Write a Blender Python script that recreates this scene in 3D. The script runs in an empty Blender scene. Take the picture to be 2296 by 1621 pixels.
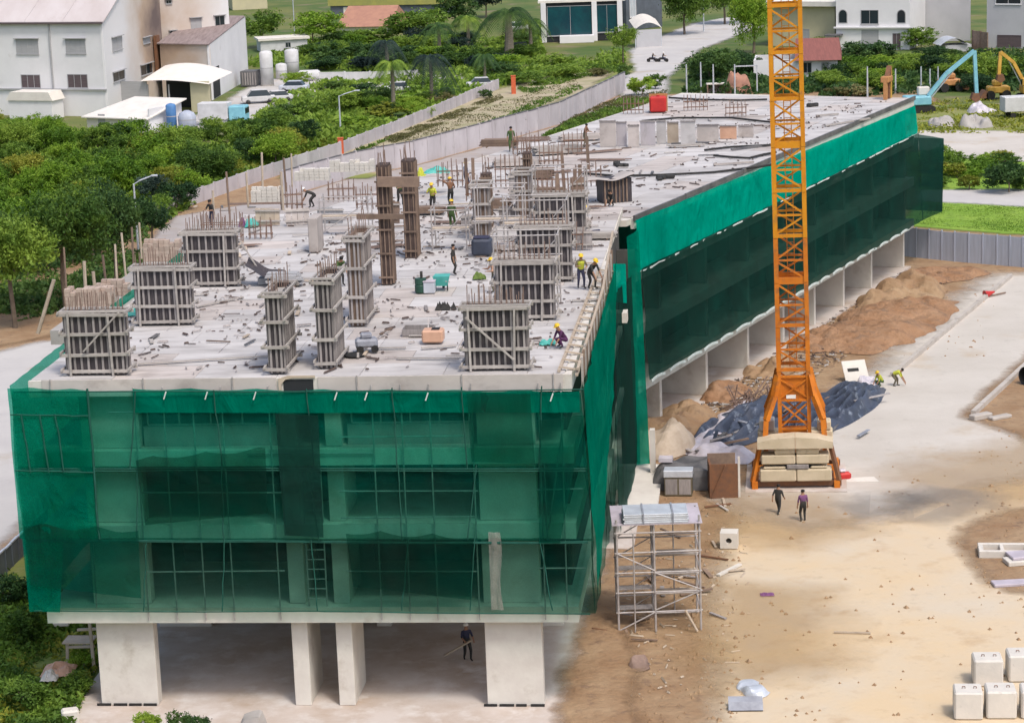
import bpy, bmesh, math, random
from mathutils import Vector, Matrix, noise
R = math.radians
scene = bpy.context.scene
COL = scene.collection

# ------------------------------------------------------------------ camera, sky, sun, exposure
CAM_F, CAM_TILT, CAM_ROLL, CAM_H = 5400.0, 12.6, 2.1, 38.0
_t, _p = R(CAM_TILT), R(CAM_ROLL)
_r0, _u0 = Vector((1, 0, 0)), Vector((0, math.sin(_t), math.cos(_t)))
C_FW = Vector((0, math.cos(_t), -math.sin(_t)))
C_R = _r0 * math.cos(_p) - _u0 * math.sin(_p)
C_U = _u0 * math.cos(_p) + _r0 * math.sin(_p)
C_O = Vector((0, 0, CAM_H))
cam_d = bpy.data.cameras.new('camera')
cam = bpy.data.objects.new('camera', cam_d)
COL.objects.link(cam)
m = Matrix((C_R, C_U, -C_FW)).transposed().to_4x4()
m.translation = C_O
cam.matrix_world = m
cam_d.sensor_width = 36.0
cam_d.lens = 36.0 * CAM_F / 2296.0
cam_d.clip_start = 1.0
cam_d.clip_end = 4000.0
scene.camera = cam

SUN_EL, SUN_AZ = 58.0, 150.0          # azimuth of the sun, degrees from +Y towards +X (behind the camera, to the right)
world = bpy.data.worlds.new('World')
scene.world = world
world.use_nodes = True
nt = world.node_tree
bg = nt.nodes['Background']
sky = nt.nodes.new('ShaderNodeTexSky')
sky.sky_type = 'NISHITA'
sky.sun_disc = False
sky.sun_elevation = R(SUN_EL)
sky.sun_rotation = R(SUN_AZ)
sky.air_density = 1.0
sky.dust_density = 4.0
sky.ozone_density = 1.0
nt.links.new(sky.outputs[0], bg.inputs[0])
bg.inputs[1].default_value = 0.15
sun_d = bpy.data.lights.new('sun', 'SUN')
sun_d.energy = 1.5
sun_d.angle = R(10)
sun_d.color = (1.0, 0.95, 0.88)
sun = bpy.data.objects.new('sun', sun_d)
COL.objects.link(sun)
sd = Vector((math.sin(R(SUN_AZ)) * math.cos(R(SUN_EL)), math.cos(R(SUN_AZ)) * math.cos(R(SUN_EL)), math.sin(R(SUN_EL))))
sun.rotation_euler = sd.to_track_quat('Z', 'Y').to_euler()
scene.view_settings.view_transform = 'Standard'
scene.view_settings.look = 'None'
scene.view_settings.gamma = 1.0
scene.view_settings.use_curve_mapping = False
scene.view_settings.exposure = 0.36
scene.cycles.transparent_max_bounces = 24
scene.cycles.max_bounces = 8

# ------------------------------------------------------------------ survey helpers (photo pixel of a 2296 px wide copy -> a real point)
def ray(px, py):
    return C_R * ((px - 1148.0) / CAM_F) - C_U * ((py - 810.5) / CAM_F) + C_FW
def G(px, py, z=0.0):
    d = ray(px, py)
    return C_O + d * ((z - C_O.z) / d.z)
def mpp(py, z=0.0):                     # metres per pixel at a point seen on the plane z at row py
    return (G(1148, py, z) - C_O).length / CAM_F
class Frame:                            # a vertical plane standing on two ground points: u along it, v behind it
    def __init__(s, p0, p1):
        s.o = Vector(p0); e = Vector(p1) - s.o; s.w = e.length; s.e = e / s.w
        s.d = Vector((-s.e.y, s.e.x, 0)); s.rz = math.atan2(s.e.y, s.e.x)
        s.M = Matrix.Translation(s.o) @ Matrix.Rotation(s.rz, 4, 'Z')
    def uz(s, px, py, v=0.0):
        d = ray(px, py); P = s.o + s.d * v
        q = C_O + d * ((P - C_O).dot(s.d) / d.dot(s.d)) - s.o
        return q.dot(s.e), q.z
    def uv(s, px, py, z):
        q = G(px, py, z) - s.o
        return q.dot(s.e), q.dot(s.d)
    def at(s, u, v, z=0.0):
        return s.o + s.e * u + s.d * v + Vector((0, 0, z))

# ------------------------------------------------------------------ mesh and object helpers
class MB:
    def __init__(s, T=None):
        s.v = []; s.f = []; s.T = T
    def add(s, vs, fs):
        n = len(s.v)
        if s.T is not None: vs = [s.T @ Vector(p) for p in vs]
        s.v += [tuple(p) for p in vs]; s.f += [tuple(i + n for i in f) for f in fs]
        return s
    def box(s, x0, x1, y0, y1, z0, z1):
        return s.add([(x0, y0, z0), (x1, y0, z0), (x1, y1, z0), (x0, y1, z0), (x0, y0, z1), (x1, y0, z1), (x1, y1, z1), (x0, y1, z1)],
                     [(3, 2, 1, 0), (4, 5, 6, 7), (0, 1, 5, 4), (1, 2, 6, 5), (2, 3, 7, 6), (3, 0, 4, 7)])
    def cbox(s, x0, x1, y0, y1, z0, z1, b):          # box with chamfered edges
        P = []
        for z, k in ((z0, b), (z0 + b, 0), (z1 - b, 0), (z1, b)):
            P += [(x0 + k + (b if not k else 0), y0 + k, z), (x1 - k - (b if not k else 0), y0 + k, z), (x1 - k, y0 + k + (b if not k else 0), z), (x1 - k, y1 - k - (b if not k else 0), z),
                  (x1 - k - (b if not k else 0), y1 - k, z), (x0 + k + (b if not k else 0), y1 - k, z), (x0 + k, y1 - k - (b if not k else 0), z), (x0 + k, y0 + k + (b if not k else 0), z)]
        F = [tuple(range(7, -1, -1)), tuple(range(24, 32))]
        for r in range(3):
            for i in range(8):
                j = (i + 1) % 8
                F.append((r * 8 + i, r * 8 + j, r * 8 + 8 + j, r * 8 + 8 + i))
        return s.add(P, F)
    def bar(s, a, b, w, h=None, up=(0, 0, 1)):
        a, b = Vector(a), Vector(b); h = h or w
        d = (b - a).normalized(); up = Vector(up)
        if abs(d.dot(up)) > 0.98: up = Vector((0, 1, 0))
        x = d.cross(up).normalized() * (w / 2); y = x.cross(d).normalized() * (h / 2)
        return s.add([a - x - y, a + x - y, a + x + y, a - x + y, b - x - y, b + x - y, b + x + y, b - x + y],
                     [(3, 2, 1, 0), (4, 5, 6, 7), (0, 1, 5, 4), (1, 2, 6, 5), (2, 3, 7, 6), (3, 0, 4, 7)])
    def tube(s, pts, r, n=6, r2=None, cap=True):
        pts = [Vector(p) for p in pts]; k = len(pts); P = []; F = []
        for i, p in enumerate(pts):
            d = (pts[min(i + 1, k - 1)] - pts[max(i - 1, 0)]).normalized()
            up = Vector((0, 0, 1)) if abs(d.z) < 0.9 else Vector((0, 1, 0))
            x = d.cross(up).normalized(); y = d.cross(x)
            rr = r if r2 is None else r + (r2 - r) * i / max(1, k - 1)
            P += [p + x * (rr * math.cos(2 * math.pi * j / n)) + y * (rr * math.sin(2 * math.pi * j / n)) for j in range(n)]
        for i in range(k - 1):
            for j in range(n):
                F.append((i * n + j, i * n + (j + 1) % n, (i + 1) * n + (j + 1) % n, (i + 1) * n + j))
        if cap: F += [tuple(range(n - 1, -1, -1)), tuple(range((k - 1) * n, k * n))]
        return s.add(P, F)
    def lathe(s, prof, n=16, c=(0, 0, 0)):
        P = []; F = []
        for r, z in prof:
            P += [(c[0] + r * math.cos(2 * math.pi * j / n), c[1] + r * math.sin(2 * math.pi * j / n), c[2] + z) for j in range(n)]
        for i in range(len(prof) - 1):
            for j in range(n):
                F.append((i * n + j, i * n + (j + 1) % n, (i + 1) * n + (j + 1) % n, (i + 1) * n + j))
        F += [tuple(range(n - 1, -1, -1)), tuple(range((len(prof) - 1) * n, len(prof) * n))]
        return s.add(P, F)
    def prism(s, poly, z0, z1):
        n = len(poly)
        return s.add([(x, y, z0) for x, y in poly] + [(x, y, z1) for x, y in poly],
                     [tuple(range(n - 1, -1, -1)), tuple(range(n, 2 * n))] + [(i, (i + 1) % n, n + (i + 1) % n, n + i) for i in range(n)])
    def prism_xz(s, poly, y0, y1):      # polygon in x,z extruded along y
        n = len(poly)
        return s.add([(x, y0, z) for x, z in poly] + [(x, y1, z) for x, z in poly],
                     [tuple(range(n)), tuple(range(2 * n - 1, n - 1, -1))] + [((i + 1) % n, i, n + i, n + (i + 1) % n) for i in range(n)])
    def grid(s, fn, nu, nv):
        P = [fn(i / nu, j / nv) for j in range(nv + 1) for i in range(nu + 1)]
        F = [(j * (nu + 1) + i, j * (nu + 1) + i + 1, (j + 1) * (nu + 1) + i + 1, (j + 1) * (nu + 1) + i) for j in range(nv) for i in range(nu)]
        return s.add(P, F)
    def mesh(s, name, mat=None, smooth=False):
        me = bpy.data.meshes.new(name); me.from_pydata(s.v, [], s.f); me.update()
        if mat is not None: me.materials.append(mat)
        if smooth:
            for p in me.polygons: p.use_smooth = True
        return me
    def build(s, name, mat, parent=None, world=False, smooth=False):
        if world and parent is not None:
            I = parent['_m'] if False else WM[parent.name].inverted()
            s.v = [tuple(I @ Vector(p)) for p in s.v]
        return put(name, s.mesh(name, mat, smooth), parent)
WM = {}
def put(name, me, parent=None, loc=None, rz=None, sc=None):
    o = bpy.data.objects.new(name, me); COL.objects.link(o)
    if parent is not None: o.parent = parent
    if loc is not None: o.location = loc
    if rz is not None: o.rotation_euler = (0, 0, rz)
    if sc is not None: o.scale = sc
    return o
def tag(o, label=None, cat=None, group=None, kind=None):
    if label: o['label'] = label
    if cat: o['category'] = cat
    if group: o['group'] = group
    if kind: o['kind'] = kind
    return o
def thing(name, label, cat, loc=(0, 0, 0), rz=0.0, group=None):
    o = bpy.data.objects.new(name, None); COL.objects.link(o)
    o.location = loc; o.rotation_euler = (0, 0, rz); o.empty_display_size = 0.3
    WM[o.name] = Matrix.Translation(Vector(loc)) @ Matrix.Rotation(rz, 4, 'Z')
    return tag(o, label, cat, group)
def struct(name, mb, mat, smooth=False):
    o = put(name, mb.mesh(name, mat, smooth)); o['kind'] = 'structure'; return o
def stuff(o):
    o['kind'] = 'stuff'; return o
def centred(me):                         # move a world-space mesh to its own base point, return that point
    xs = [v.co for v in me.vertices]
    c = Vector(((min(p.x for p in xs) + max(p.x for p in xs)) / 2, (min(p.y for p in xs) + max(p.y for p in xs)) / 2, min(p.z for p in xs)))
    for v in me.vertices: v.co -= c
    return c
def solo(name, mb, mat, label, cat, group=None, smooth=False):
    me = mb.mesh(name, mat, smooth); c = centred(me)
    o = tag(put(name, me, None, c), label, cat, group); WM[o.name] = Matrix.Translation(c)
    return o

# ------------------------------------------------------------------ materials
def mat(name, c1, c2=None, scale=1.0, lo=0.35, hi=0.65, rough=0.85, bump=0.0, bscale=8.0, metal=0.0, c3=None, scale3=8.0, lo3=0.5, hi3=0.7, stretch=None, spec=0.3, detail=8.0, obj=False, rand=0.0, bdist=0.05, soft=0.0, amax=1.0):
    M = bpy.data.materials.new(name); M.use_nodes = True
    n = M.node_tree.nodes; L = M.node_tree.links
    b = n['Principled BSDF']
    b.inputs['Roughness'].default_value = rough; b.inputs['Metallic'].default_value = metal
    b.inputs['Specular IOR Level'].default_value = spec
    if obj:
        src = n.new('ShaderNodeTexCoord').outputs['Object']
    else:
        src = n.new('ShaderNodeNewGeometry').outputs['Position']
    if stretch:
        mp = n.new('ShaderNodeMapping'); mp.inputs['Scale'].default_value = stretch
        L.new(src, mp.inputs[0]); src = mp.outputs[0]
    def ramped(sc, l, h, dt):
        t = n.new('ShaderNodeTexNoise'); t.inputs['Scale'].default_value = sc; t.inputs['Detail'].default_value = dt; t.inputs['Roughness'].default_value = 0.62
        L.new(src, t.inputs['Vector'])
        r = n.new('ShaderNodeMapRange'); r.inputs[1].default_value = l; r.inputs[2].default_value = h
        L.new(t.outputs['Fac'], r.inputs[0]); return r.outputs[0]
    def mix(fac, a, bb):
        x = n.new('ShaderNodeMix'); x.data_type = 'RGBA'
        L.new(fac, x.inputs[0])
        for s_, val in ((6, a), (7, bb)):
            if isinstance(val, tuple): x.inputs[s_].default_value = (*val, 1)
            else: L.new(val, x.inputs[s_])
        return x.outputs[2]
    out = None
    if c2: out = mix(ramped(scale, lo, hi, detail), c1, c2)
    if c3: out = mix(ramped(scale3, lo3, hi3, detail), out if out is not None else c1, c3)
    if rand:
        oi = n.new('ShaderNodeObjectInfo'); hs = n.new('ShaderNodeHueSaturation')
        r = n.new('ShaderNodeMapRange'); r.inputs[3].default_value = 1 - rand; r.inputs[4].default_value = 1 + rand
        L.new(oi.outputs['Random'], r.inputs[0]); L.new(r.outputs[0], hs.inputs['Value'])
        if out is not None: L.new(out, hs.inputs['Color'])
        else: hs.inputs['Color'].default_value = (*c1, 1)
        out = hs.outputs[0]
    if out is not None: L.new(out, b.inputs['Base Color'])
    else: b.inputs['Base Color'].default_value = (*c1, 1)
    if bump:
        t = n.new('ShaderNodeTexNoise'); t.inputs['Scale'].default_value = bscale; t.inputs['Detail'].default_value = 6
        L.new(src, t.inputs['Vector'])
        bp = n.new('ShaderNodeBump'); bp.inputs['Strength'].default_value = bump; bp.inputs['Distance'].default_value = bdist
        L.new(t.outputs['Fac'], bp.inputs['Height']); L.new(bp.outputs[0], b.inputs['Normal'])
    if soft:                               # ragged thinning at the rim of a sheet of dust or soil
        at = n.new('ShaderNodeAttribute'); at.attribute_name = 'edge'
        t = n.new('ShaderNodeTexNoise'); t.inputs['Scale'].default_value = soft; t.inputs['Detail'].default_value = 9; t.inputs['Roughness'].default_value = 0.7
        L.new(src, t.inputs['Vector'])
        ad = n.new('ShaderNodeMath'); ad.operation = 'ADD'; L.new(at.outputs['Fac'], ad.inputs[0]); L.new(t.outputs['Fac'], ad.inputs[1])
        r = n.new('ShaderNodeMapRange'); r.inputs[1].default_value = 0.62; r.inputs[2].default_value = 1.42; r.inputs[4].default_value = amax; L.new(ad.outputs[0], r.inputs[0])
        tp = n.new('ShaderNodeBsdfTransparent'); mx = n.new('ShaderNodeMixShader')
        L.new(r.outputs[0], mx.inputs[0]); L.new(tp.outputs[0], mx.inputs[1]); L.new(b.outputs[0], mx.inputs[2]); L.new(mx.outputs[0], n['Material Output'].inputs[0])
    return M
def leafmat(name, dark, mid, light, sc=0.55):
    M = bpy.data.materials.new(name); M.use_nodes = True
    n = M.node_tree.nodes; L = M.node_tree.links; b = n['Principled BSDF']
    b.inputs['Roughness'].default_value = 0.6; b.inputs['Specular IOR Level'].default_value = 0.25
    geo = n.new('ShaderNodeNewGeometry'); t = n.new('ShaderNodeTexNoise'); t.inputs['Scale'].default_value = sc; t.inputs['Detail'].default_value = 6; t.inputs['Roughness'].default_value = 0.7
    L.new(geo.outputs['Position'], t.inputs['Vector'])
    oi = n.new('ShaderNodeObjectInfo'); ma = n.new('ShaderNodeMath'); ma.operation = 'MULTIPLY_ADD'; ma.inputs[1].default_value = 0.3; ma.inputs[2].default_value = -0.15
    L.new(oi.outputs['Random'], ma.inputs[0]); ad = n.new('ShaderNodeMath'); L.new(t.outputs['Fac'], ad.inputs[0]); L.new(ma.outputs[0], ad.inputs[1])
    cr = n.new('ShaderNodeValToRGB'); e = cr.color_ramp.elements
    e[0].position = 0.34; e[0].color = (*dark, 1); e[1].position = 0.68; e[1].color = (*light, 1)
    x = e.new(0.5); x.color = (*mid, 1)
    L.new(ad.outputs[0], cr.inputs[0]); L.new(cr.outputs[0], b.inputs['Base Color'])
    tr = n.new('ShaderNodeBsdfTranslucent'); L.new(cr.outputs[0], tr.inputs[0])
    mx = n.new('ShaderNodeMixShader'); mx.inputs[0].default_value = 0.3
    L.new(b.outputs[0], mx.inputs[1]); L.new(tr.outputs[0], mx.inputs[2]); L.new(mx.outputs[0], n['Material Output'].inputs[0])
    return M
def netmat(name, col, col2, alpha, var=0.2, tl=0.35, tint=(0.30, 0.72, 0.58)):
    M = bpy.data.materials.new(name); M.use_nodes = True
    n = M.node_tree.nodes; L = M.node_tree.links
    n.remove(n['Principled BSDF'])
    geo = n.new('ShaderNodeNewGeometry')
    t = n.new('ShaderNodeTexNoise'); t.inputs['Scale'].default_value = 0.45; t.inputs['Detail'].default_value = 7; t.inputs['Roughness'].default_value = 0.65
    L.new(geo.outputs['Position'], t.inputs['Vector'])
    mx = n.new('ShaderNodeMix'); mx.data_type = 'RGBA'; mx.inputs[6].default_value = (*col, 1); mx.inputs[7].default_value = (*col2, 1)
    r = n.new('ShaderNodeMapRange'); r.inputs[1].default_value = 0.35; r.inputs[2].default_value = 0.65
    L.new(t.outputs['Fac'], r.inputs[0]); L.new(r.outputs[0], mx.inputs[0])
    d = n.new('ShaderNodeBsdfDiffuse'); tl_ = n.new('ShaderNodeBsdfTranslucent'); tp = n.new('ShaderNodeBsdfTransparent')
    L.new(mx.outputs[2], d.inputs[0]); L.new(mx.outputs[2], tl_.inputs[0])
    fm = n.new('ShaderNodeMapping'); fm.inputs['Scale'].default_value = (0.75, 0.75, 0.4); L.new(geo.outputs['Position'], fm.inputs[0])
    fo = n.new('ShaderNodeTexNoise'); fo.inputs['Scale'].default_value = 1.1; fo.inputs['Detail'].default_value = 5; fo.inputs['Distortion'].default_value = 0.8; L.new(fm.outputs[0], fo.inputs['Vector'])
    bp = n.new('ShaderNodeBump'); bp.inputs['Strength'].default_value = 0.9; bp.inputs['Distance'].default_value = 0.35
    L.new(fo.outputs['Fac'], bp.inputs['Height']); L.new(bp.outputs[0], d.inputs['Normal']); L.new(bp.outputs[0], tl_.inputs['Normal'])
    tp.inputs[0].default_value = (*tint, 1)
    # fine weave
    wv = n.new('ShaderNodeTexNoise'); wv.inputs['Scale'].default_value = 14.0; wv.inputs['Detail'].default_value = 3
    mp = n.new('ShaderNodeMapping'); mp.inputs['Scale'].default_value = (1, 1, 2.2); L.new(geo.outputs['Position'], mp.inputs[0]); L.new(mp.outputs[0], wv.inputs['Vector'])
    a1 = n.new('ShaderNodeMath'); a1.operation = 'MULTIPLY_ADD'; a1.inputs[1].default_value = var; a1.inputs[2].default_value = alpha - var * 0.5
    av = n.new('ShaderNodeMath'); av.operation = 'MULTIPLY_ADD'; av.inputs[1].default_value = 0.5
    xs_ = n.new('ShaderNodeMath'); xs_.operation = 'ADD'; xm = n.new('ShaderNodeMath'); xm.operation = 'MULTIPLY'; xm.inputs[1].default_value = 0.5; L.new(t.outputs['Fac'], xs_.inputs[0]); L.new(fo.outputs['Fac'], xs_.inputs[1]); L.new(xs_.outputs[0], xm.inputs[0])
    hv = n.new('ShaderNodeMath'); hv.operation = 'MULTIPLY'; hv.inputs[1].default_value = 0.5
    L.new(wv.outputs['Fac'], hv.inputs[0]); L.new(xm.outputs[0], av.inputs[0]); L.new(hv.outputs[0], av.inputs[2]); L.new(av.outputs[0], a1.inputs[0])
    m1 = n.new('ShaderNodeMixShader'); m1.inputs[0].default_value = tl; L.new(d.outputs[0], m1.inputs[1]); L.new(tl_.outputs[0], m1.inputs[2])
    m2 = n.new('ShaderNodeMixShader'); L.new(a1.outputs[0], m2.inputs[0]); L.new(tp.outputs[0], m2.inputs[1]); L.new(m1.outputs[0], m2.inputs[2])
    L.new(m2.outputs[0], n['Material Output'].inputs[0])
    return M

M = {}
M['terrain'] = mat('terrain', (0.07, 0.12, 0.025), (0.16, 0.17, 0.05), 0.06, 0.4, 0.6, c3=(0.22, 0.17, 0.11), scale3=0.15, lo3=0.55, hi3=0.7, bump=0.5, bscale=3)
M['sand'] = mat('sand_yard', (0.62, 0.48, 0.31), (0.58, 0.50, 0.39), 0.10, 0.40, 0.64, c3=(0.46, 0.32, 0.19), scale3=0.5, lo3=0.54, hi3=0.88, bump=0.5, bscale=3, soft=0.9)
M['haul'] = mat('haul_road', (0.50, 0.46, 0.41), (0.56, 0.52, 0.47), 0.12, 0.4, 0.6, c3=(0.46, 0.37, 0.27), scale3=0.16, lo3=0.56, hi3=0.72, bump=0.3, bscale=6, soft=0.9)
M['earth'] = mat('brown_earth', (0.27, 0.165, 0.09), (0.36, 0.25, 0.15), 0.35, 0.35, 0.65, c3=(0.20, 0.13, 0.085), scale3=1.2, lo3=0.55, hi3=0.7, bump=0.8, bscale=2.5, bdist=0.15, soft=0.9)
M['pilesand'] = mat('pile_sand', (0.27, 0.145, 0.075), (0.34, 0.205, 0.12), 0.45, c3=(0.17, 0.115, 0.08), scale3=1.0, lo3=0.52, hi3=0.72, bump=1.0, bscale=2, bdist=0.3)
M['pad'] = mat('pad_concrete', (0.56, 0.50, 0.46), (0.42, 0.33, 0.26), 0.3, 0.4, 0.7, c3=(0.62, 0.58, 0.55), scale3=0.7, lo3=0.5, hi3=0.7, bump=0.25, bscale=6)
M['grey_road'] = mat('grey_road', (0.46, 0.44, 0.43), (0.52, 0.50, 0.48), 0.2, c3=(0.40, 0.34, 0.27), scale3=0.12, lo3=0.58, hi3=0.7, soft=0.9)
M['lawn'] = mat('lawn', (0.17, 0.30, 0.025), (0.24, 0.36, 0.045), 0.3, c3=(0.12, 0.2, 0.03), scale3=1.5, bump=0.8, bscale=6, soft=0.9)
M['rough_grass'] = mat('rough_grass', (0.13, 0.19, 0.035), (0.25, 0.25, 0.08), 0.12, c3=(0.35, 0.28, 0.18), scale3=0.25, lo3=0.55, hi3=0.68, bump=0.8, bscale=3, soft=0.9)
M['deck'] = mat('deck_concrete', (0.60, 0.57, 0.55), (0.50, 0.47, 0.46), 0.35, c3=(0.42, 0.39, 0.37), scale3=1.3, lo3=0.56, hi3=0.75, bump=0.2, bscale=8)
M['ply'] = mat('pale_plywood', (0.56, 0.54, 0.53), (0.43, 0.41, 0.40), 0.30, c3=(0.25, 0.23, 0.22), scale3=0.5, lo3=0.50, hi3=0.80, rand=0.08, stretch=(0.6, 2.2, 1), bump=0.15, bscale=5)
M['ply2'] = mat('dusty_plywood', (0.52, 0.47, 0.44), (0.42, 0.38, 0.355), 0.5, c3=(0.26, 0.22, 0.20), scale3=0.8, lo3=0.52, hi3=0.76, rand=0.12, stretch=(0.6, 2.2, 1), bump=0.15, bscale=5)
M['conc'] = mat('cast_concrete', (0.67, 0.64, 0.58), (0.59, 0.55, 0.50), 0.8, c3=(0.44, 0.39, 0.33), scale3=0.6, lo3=0.58, hi3=0.75, bump=0.15, bscale=6)
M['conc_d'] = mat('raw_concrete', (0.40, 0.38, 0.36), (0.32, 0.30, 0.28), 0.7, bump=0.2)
M['ballast'] = mat('ballast_concrete', (0.60, 0.51, 0.37), (0.50, 0.42, 0.29), 0.9, c3=(0.36, 0.3, 0.2), scale3=2.0, lo3=0.6, hi3=0.75, bump=0.2)
M['block'] = mat('white_block', (0.66, 0.62, 0.56), (0.58, 0.55, 0.50), 1.2, c3=(0.45, 0.42, 0.38), scale3=3, lo3=0.62, hi3=0.78, bump=0.15)
M['inner'] = mat('inner_shade_brick', (0.10, 0.095, 0.09), (0.065, 0.06, 0.06), 0.8)  # near-black brick, the interior shade put into its colour
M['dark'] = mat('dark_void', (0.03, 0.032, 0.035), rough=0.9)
M['steelform'] = mat('form_board', (0.075, 0.065, 0.07), (0.04, 0.035, 0.04), 2.5, c3=(0.16, 0.145, 0.145), scale3=3, lo3=0.58, hi3=0.75, stretch=(4, 4, 0.6), rough=0.6)
M['stud'] = mat('grey_timber', (0.34, 0.31, 0.30), (0.24, 0.22, 0.215), 3.0, stretch=(3, 3, 0.5), rand=0.22)
M['rail'] = mat('waler_timber', (0.44, 0.41, 0.38), (0.34, 0.31, 0.29), 2.0, stretch=(1, 3, 3), rand=0.12)
M['wood'] = mat('brown_timber', (0.24, 0.17, 0.125), (0.17, 0.12, 0.095), 2.5, rand=0.25)
M['darkwood'] = mat('dark_form_wood', (0.095, 0.065, 0.055), (0.06, 0.045, 0.042), 1.5, c3=(0.16, 0.12, 0.10), scale3=2, lo3=0.55, hi3=0.7, stretch=(3, 3, .5))
M['woodp'] = mat('pale_timber', (0.50, 0.42, 0.33), (0.42, 0.34, 0.26), 2.0, rand=0.15)
M['pipe'] = mat('scaffold_steel', (0.50, 0.47, 0.46), (0.36, 0.33, 0.32), 3.0, rough=0.5, metal=0.2)
M['rust'] = mat('rusty_steel', (0.22, 0.10, 0.05), (0.15, 0.08, 0.05), 4.0, rough=0.7)
M['rebar'] = mat('rebar', (0.19, 0.13, 0.105), (0.27, 0.19, 0.155), 3.0, rough=0.7)
M['zinc'] = mat('zinc_sheet', (0.62, 0.66, 0.72), (0.50, 0.53, 0.58), 1.5, rough=0.45, metal=0.3)
M['lilac'] = mat('pale_lilac_sheet', (0.52, 0.47, 0.53), (0.42, 0.38, 0.42), 1.5, rough=0.6)
M['orange'] = mat('crane_orange', (0.62, 0.20, 0.02), (0.52, 0.15, 0.015), 1.2, rough=0.5, c3=(0.26, 0.11, 0.045), scale3=1.6, lo3=0.52, hi3=0.72)
M['yellow'] = mat('crane_yellow', (0.66, 0.28, 0.015), (0.58, 0.22, 0.012), 1.2, rough=0.5, c3=(0.36, 0.17, 0.05), scale3=1.6, lo3=0.54, hi3=0.74)
M['plantyel'] = mat('plant_yellow', (0.62, 0.38, 0.08), (0.5, 0.28, 0.05), 1.5, rough=0.5)
M['plantorg'] = mat('plant_orange', (0.50, 0.25, 0.10), (0.38, 0.18, 0.07), 1.5, rough=0.55)
M['plantblue'] = mat('plant_blue', (0.24, 0.52, 0.60), (0.18, 0.42, 0.52), 1.5, rough=0.45)
M['black'] = mat('black_rubber', (0.02, 0.02, 0.022), (0.035, 0.033, 0.03), 3.0, rough=0.8)
M['glass'] = mat('dark_glass', (0.02, 0.03, 0.035), rough=0.12, spec=0.6)
M['teal_glass'] = mat('teal_glass', (0.01, 0.07, 0.085), (0.01, 0.04, 0.06), 0.4, rough=0.12, spec=0.6)
M['white'] = mat('white_wall', (0.74, 0.73, 0.74), (0.68, 0.67, 0.68), 0.3, c3=(0.58, 0.56, 0.55), scale3=0.5, lo3=0.62, hi3=0.8)
M['white2'] = mat('cream_wall', (0.72, 0.68, 0.60), (0.66, 0.62, 0.54), 0.4)
M['greywall'] = mat('grey_wall', (0.48, 0.48, 0.50), (0.42, 0.42, 0.44), 0.3)
M['yellowwall'] = mat('yellow_wall', (0.55, 0.50, 0.33), (0.48, 0.44, 0.30), 0.4)
M['roofpale'] = mat('pale_roof', (0.56, 0.51, 0.50), (0.48, 0.42, 0.40), 0.25, stretch=(1, 0.2, 1), c3=(0.36, 0.29, 0.27), scale3=0.3, lo3=0.6, hi3=0.8)
M['roofbrown'] = mat('brown_roof', (0.22, 0.17, 0.165), (0.32, 0.26, 0.25), 0.8, stretch=(3, 0.3, 1))
M['roofred'] = mat('red_roof', (0.26, 0.10, 0.085), (0.2, 0.08, 0.07), 1.5, stretch=(3, 0.3, 1))
M['roofwhite'] = mat('white_roof', (0.74, 0.70, 0.64), (0.66, 0.62, 0.57), 0.8)
M['roofgreen'] = mat('olive_roof', (0.38, 0.36, 0.10), (0.30, 0.30, 0.10), 0.4)
M['terracotta'] = mat('terracotta', (0.42, 0.22, 0.15), (0.35, 0.18, 0.13), 0.8)
M['shutter'] = mat('grey_shutter', (0.40, 0.40, 0.41), (0.34, 0.34, 0.35), 2.0, stretch=(0.3, 0.3, 6))
M['shutterbrown'] = mat('brown_shutter', (0.13, 0.10, 0.105), (0.09, 0.07, 0.075), 2.0, stretch=(0.3, 0.3, 6))
M['fence'] = mat('site_fence', (0.42, 0.46, 0.55), (0.35, 0.38, 0.45), 0.8, rough=0.5, stretch=(6, 6, 0.4), rand=0.08)
M['fenced'] = mat('dark_fence', (0.12, 0.14, 0.17), (0.09, 0.1, 0.12), 0.8, rough=0.5, rand=0.1)
M['wallpanel'] = mat('wall_panel', (0.52, 0.49, 0.51), (0.43, 0.40, 0.42), 0.5, c3=(0.30, 0.28, 0.27), scale3=0.9, lo3=0.58, hi3=0.75, rand=0.07, stretch=(1, 1, 0.4))
M['post_red'] = mat('orange_paint', (0.62, 0.14, 0.06), (0.52, 0.11, 0.05), 3)
M['tank_red'] = mat('red_paint', (0.52, 0.035, 0.03), (0.42, 0.03, 0.03), 2, rough=0.45)
M['tank_blue'] = mat('blue_plastic', (0.10, 0.24, 0.48), (0.07, 0.18, 0.40), 1, rough=0.5)
M['tank_white'] = mat('tank_white', (0.62, 0.62, 0.63), (0.5, 0.5, 0.5), 0.8)
M['tarp'] = mat('blue_tarp', (0.06, 0.075, 0.115), (0.035, 0.042, 0.062), 0.8, c3=(0.19, 0.22, 0.27), scale3=1.4, lo3=0.58, hi3=0.68, rough=0.45, spec=0.5)
M['plastic'] = mat('white_plastic', (0.62, 0.58, 0.62), (0.48, 0.44, 0.48), 1.5, rough=0.4, spec=0.5)
M['darktarp'] = mat('dark_tarp', (0.08, 0.08, 0.085), (0.16, 0.155, 0.155), 1.0, rough=0.55)
M['teal'] = mat('teal_plastic', (0.06, 0.36, 0.31), (0.10, 0.45, 0.40), 2, rough=0.5)
M['purple'] = mat('purple_cloth', (0.20, 0.08, 0.19), (0.14, 0.06, 0.14), 2)
M['tanblock'] = mat('tan_block', (0.46, 0.37, 0.31), (0.38, 0.29, 0.24), 2.0, rand=.15)
M['peach'] = mat('peach_paint', (0.62, 0.38, 0.26), (0.54, 0.32, 0.22), 2, rough=0.5)
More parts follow.
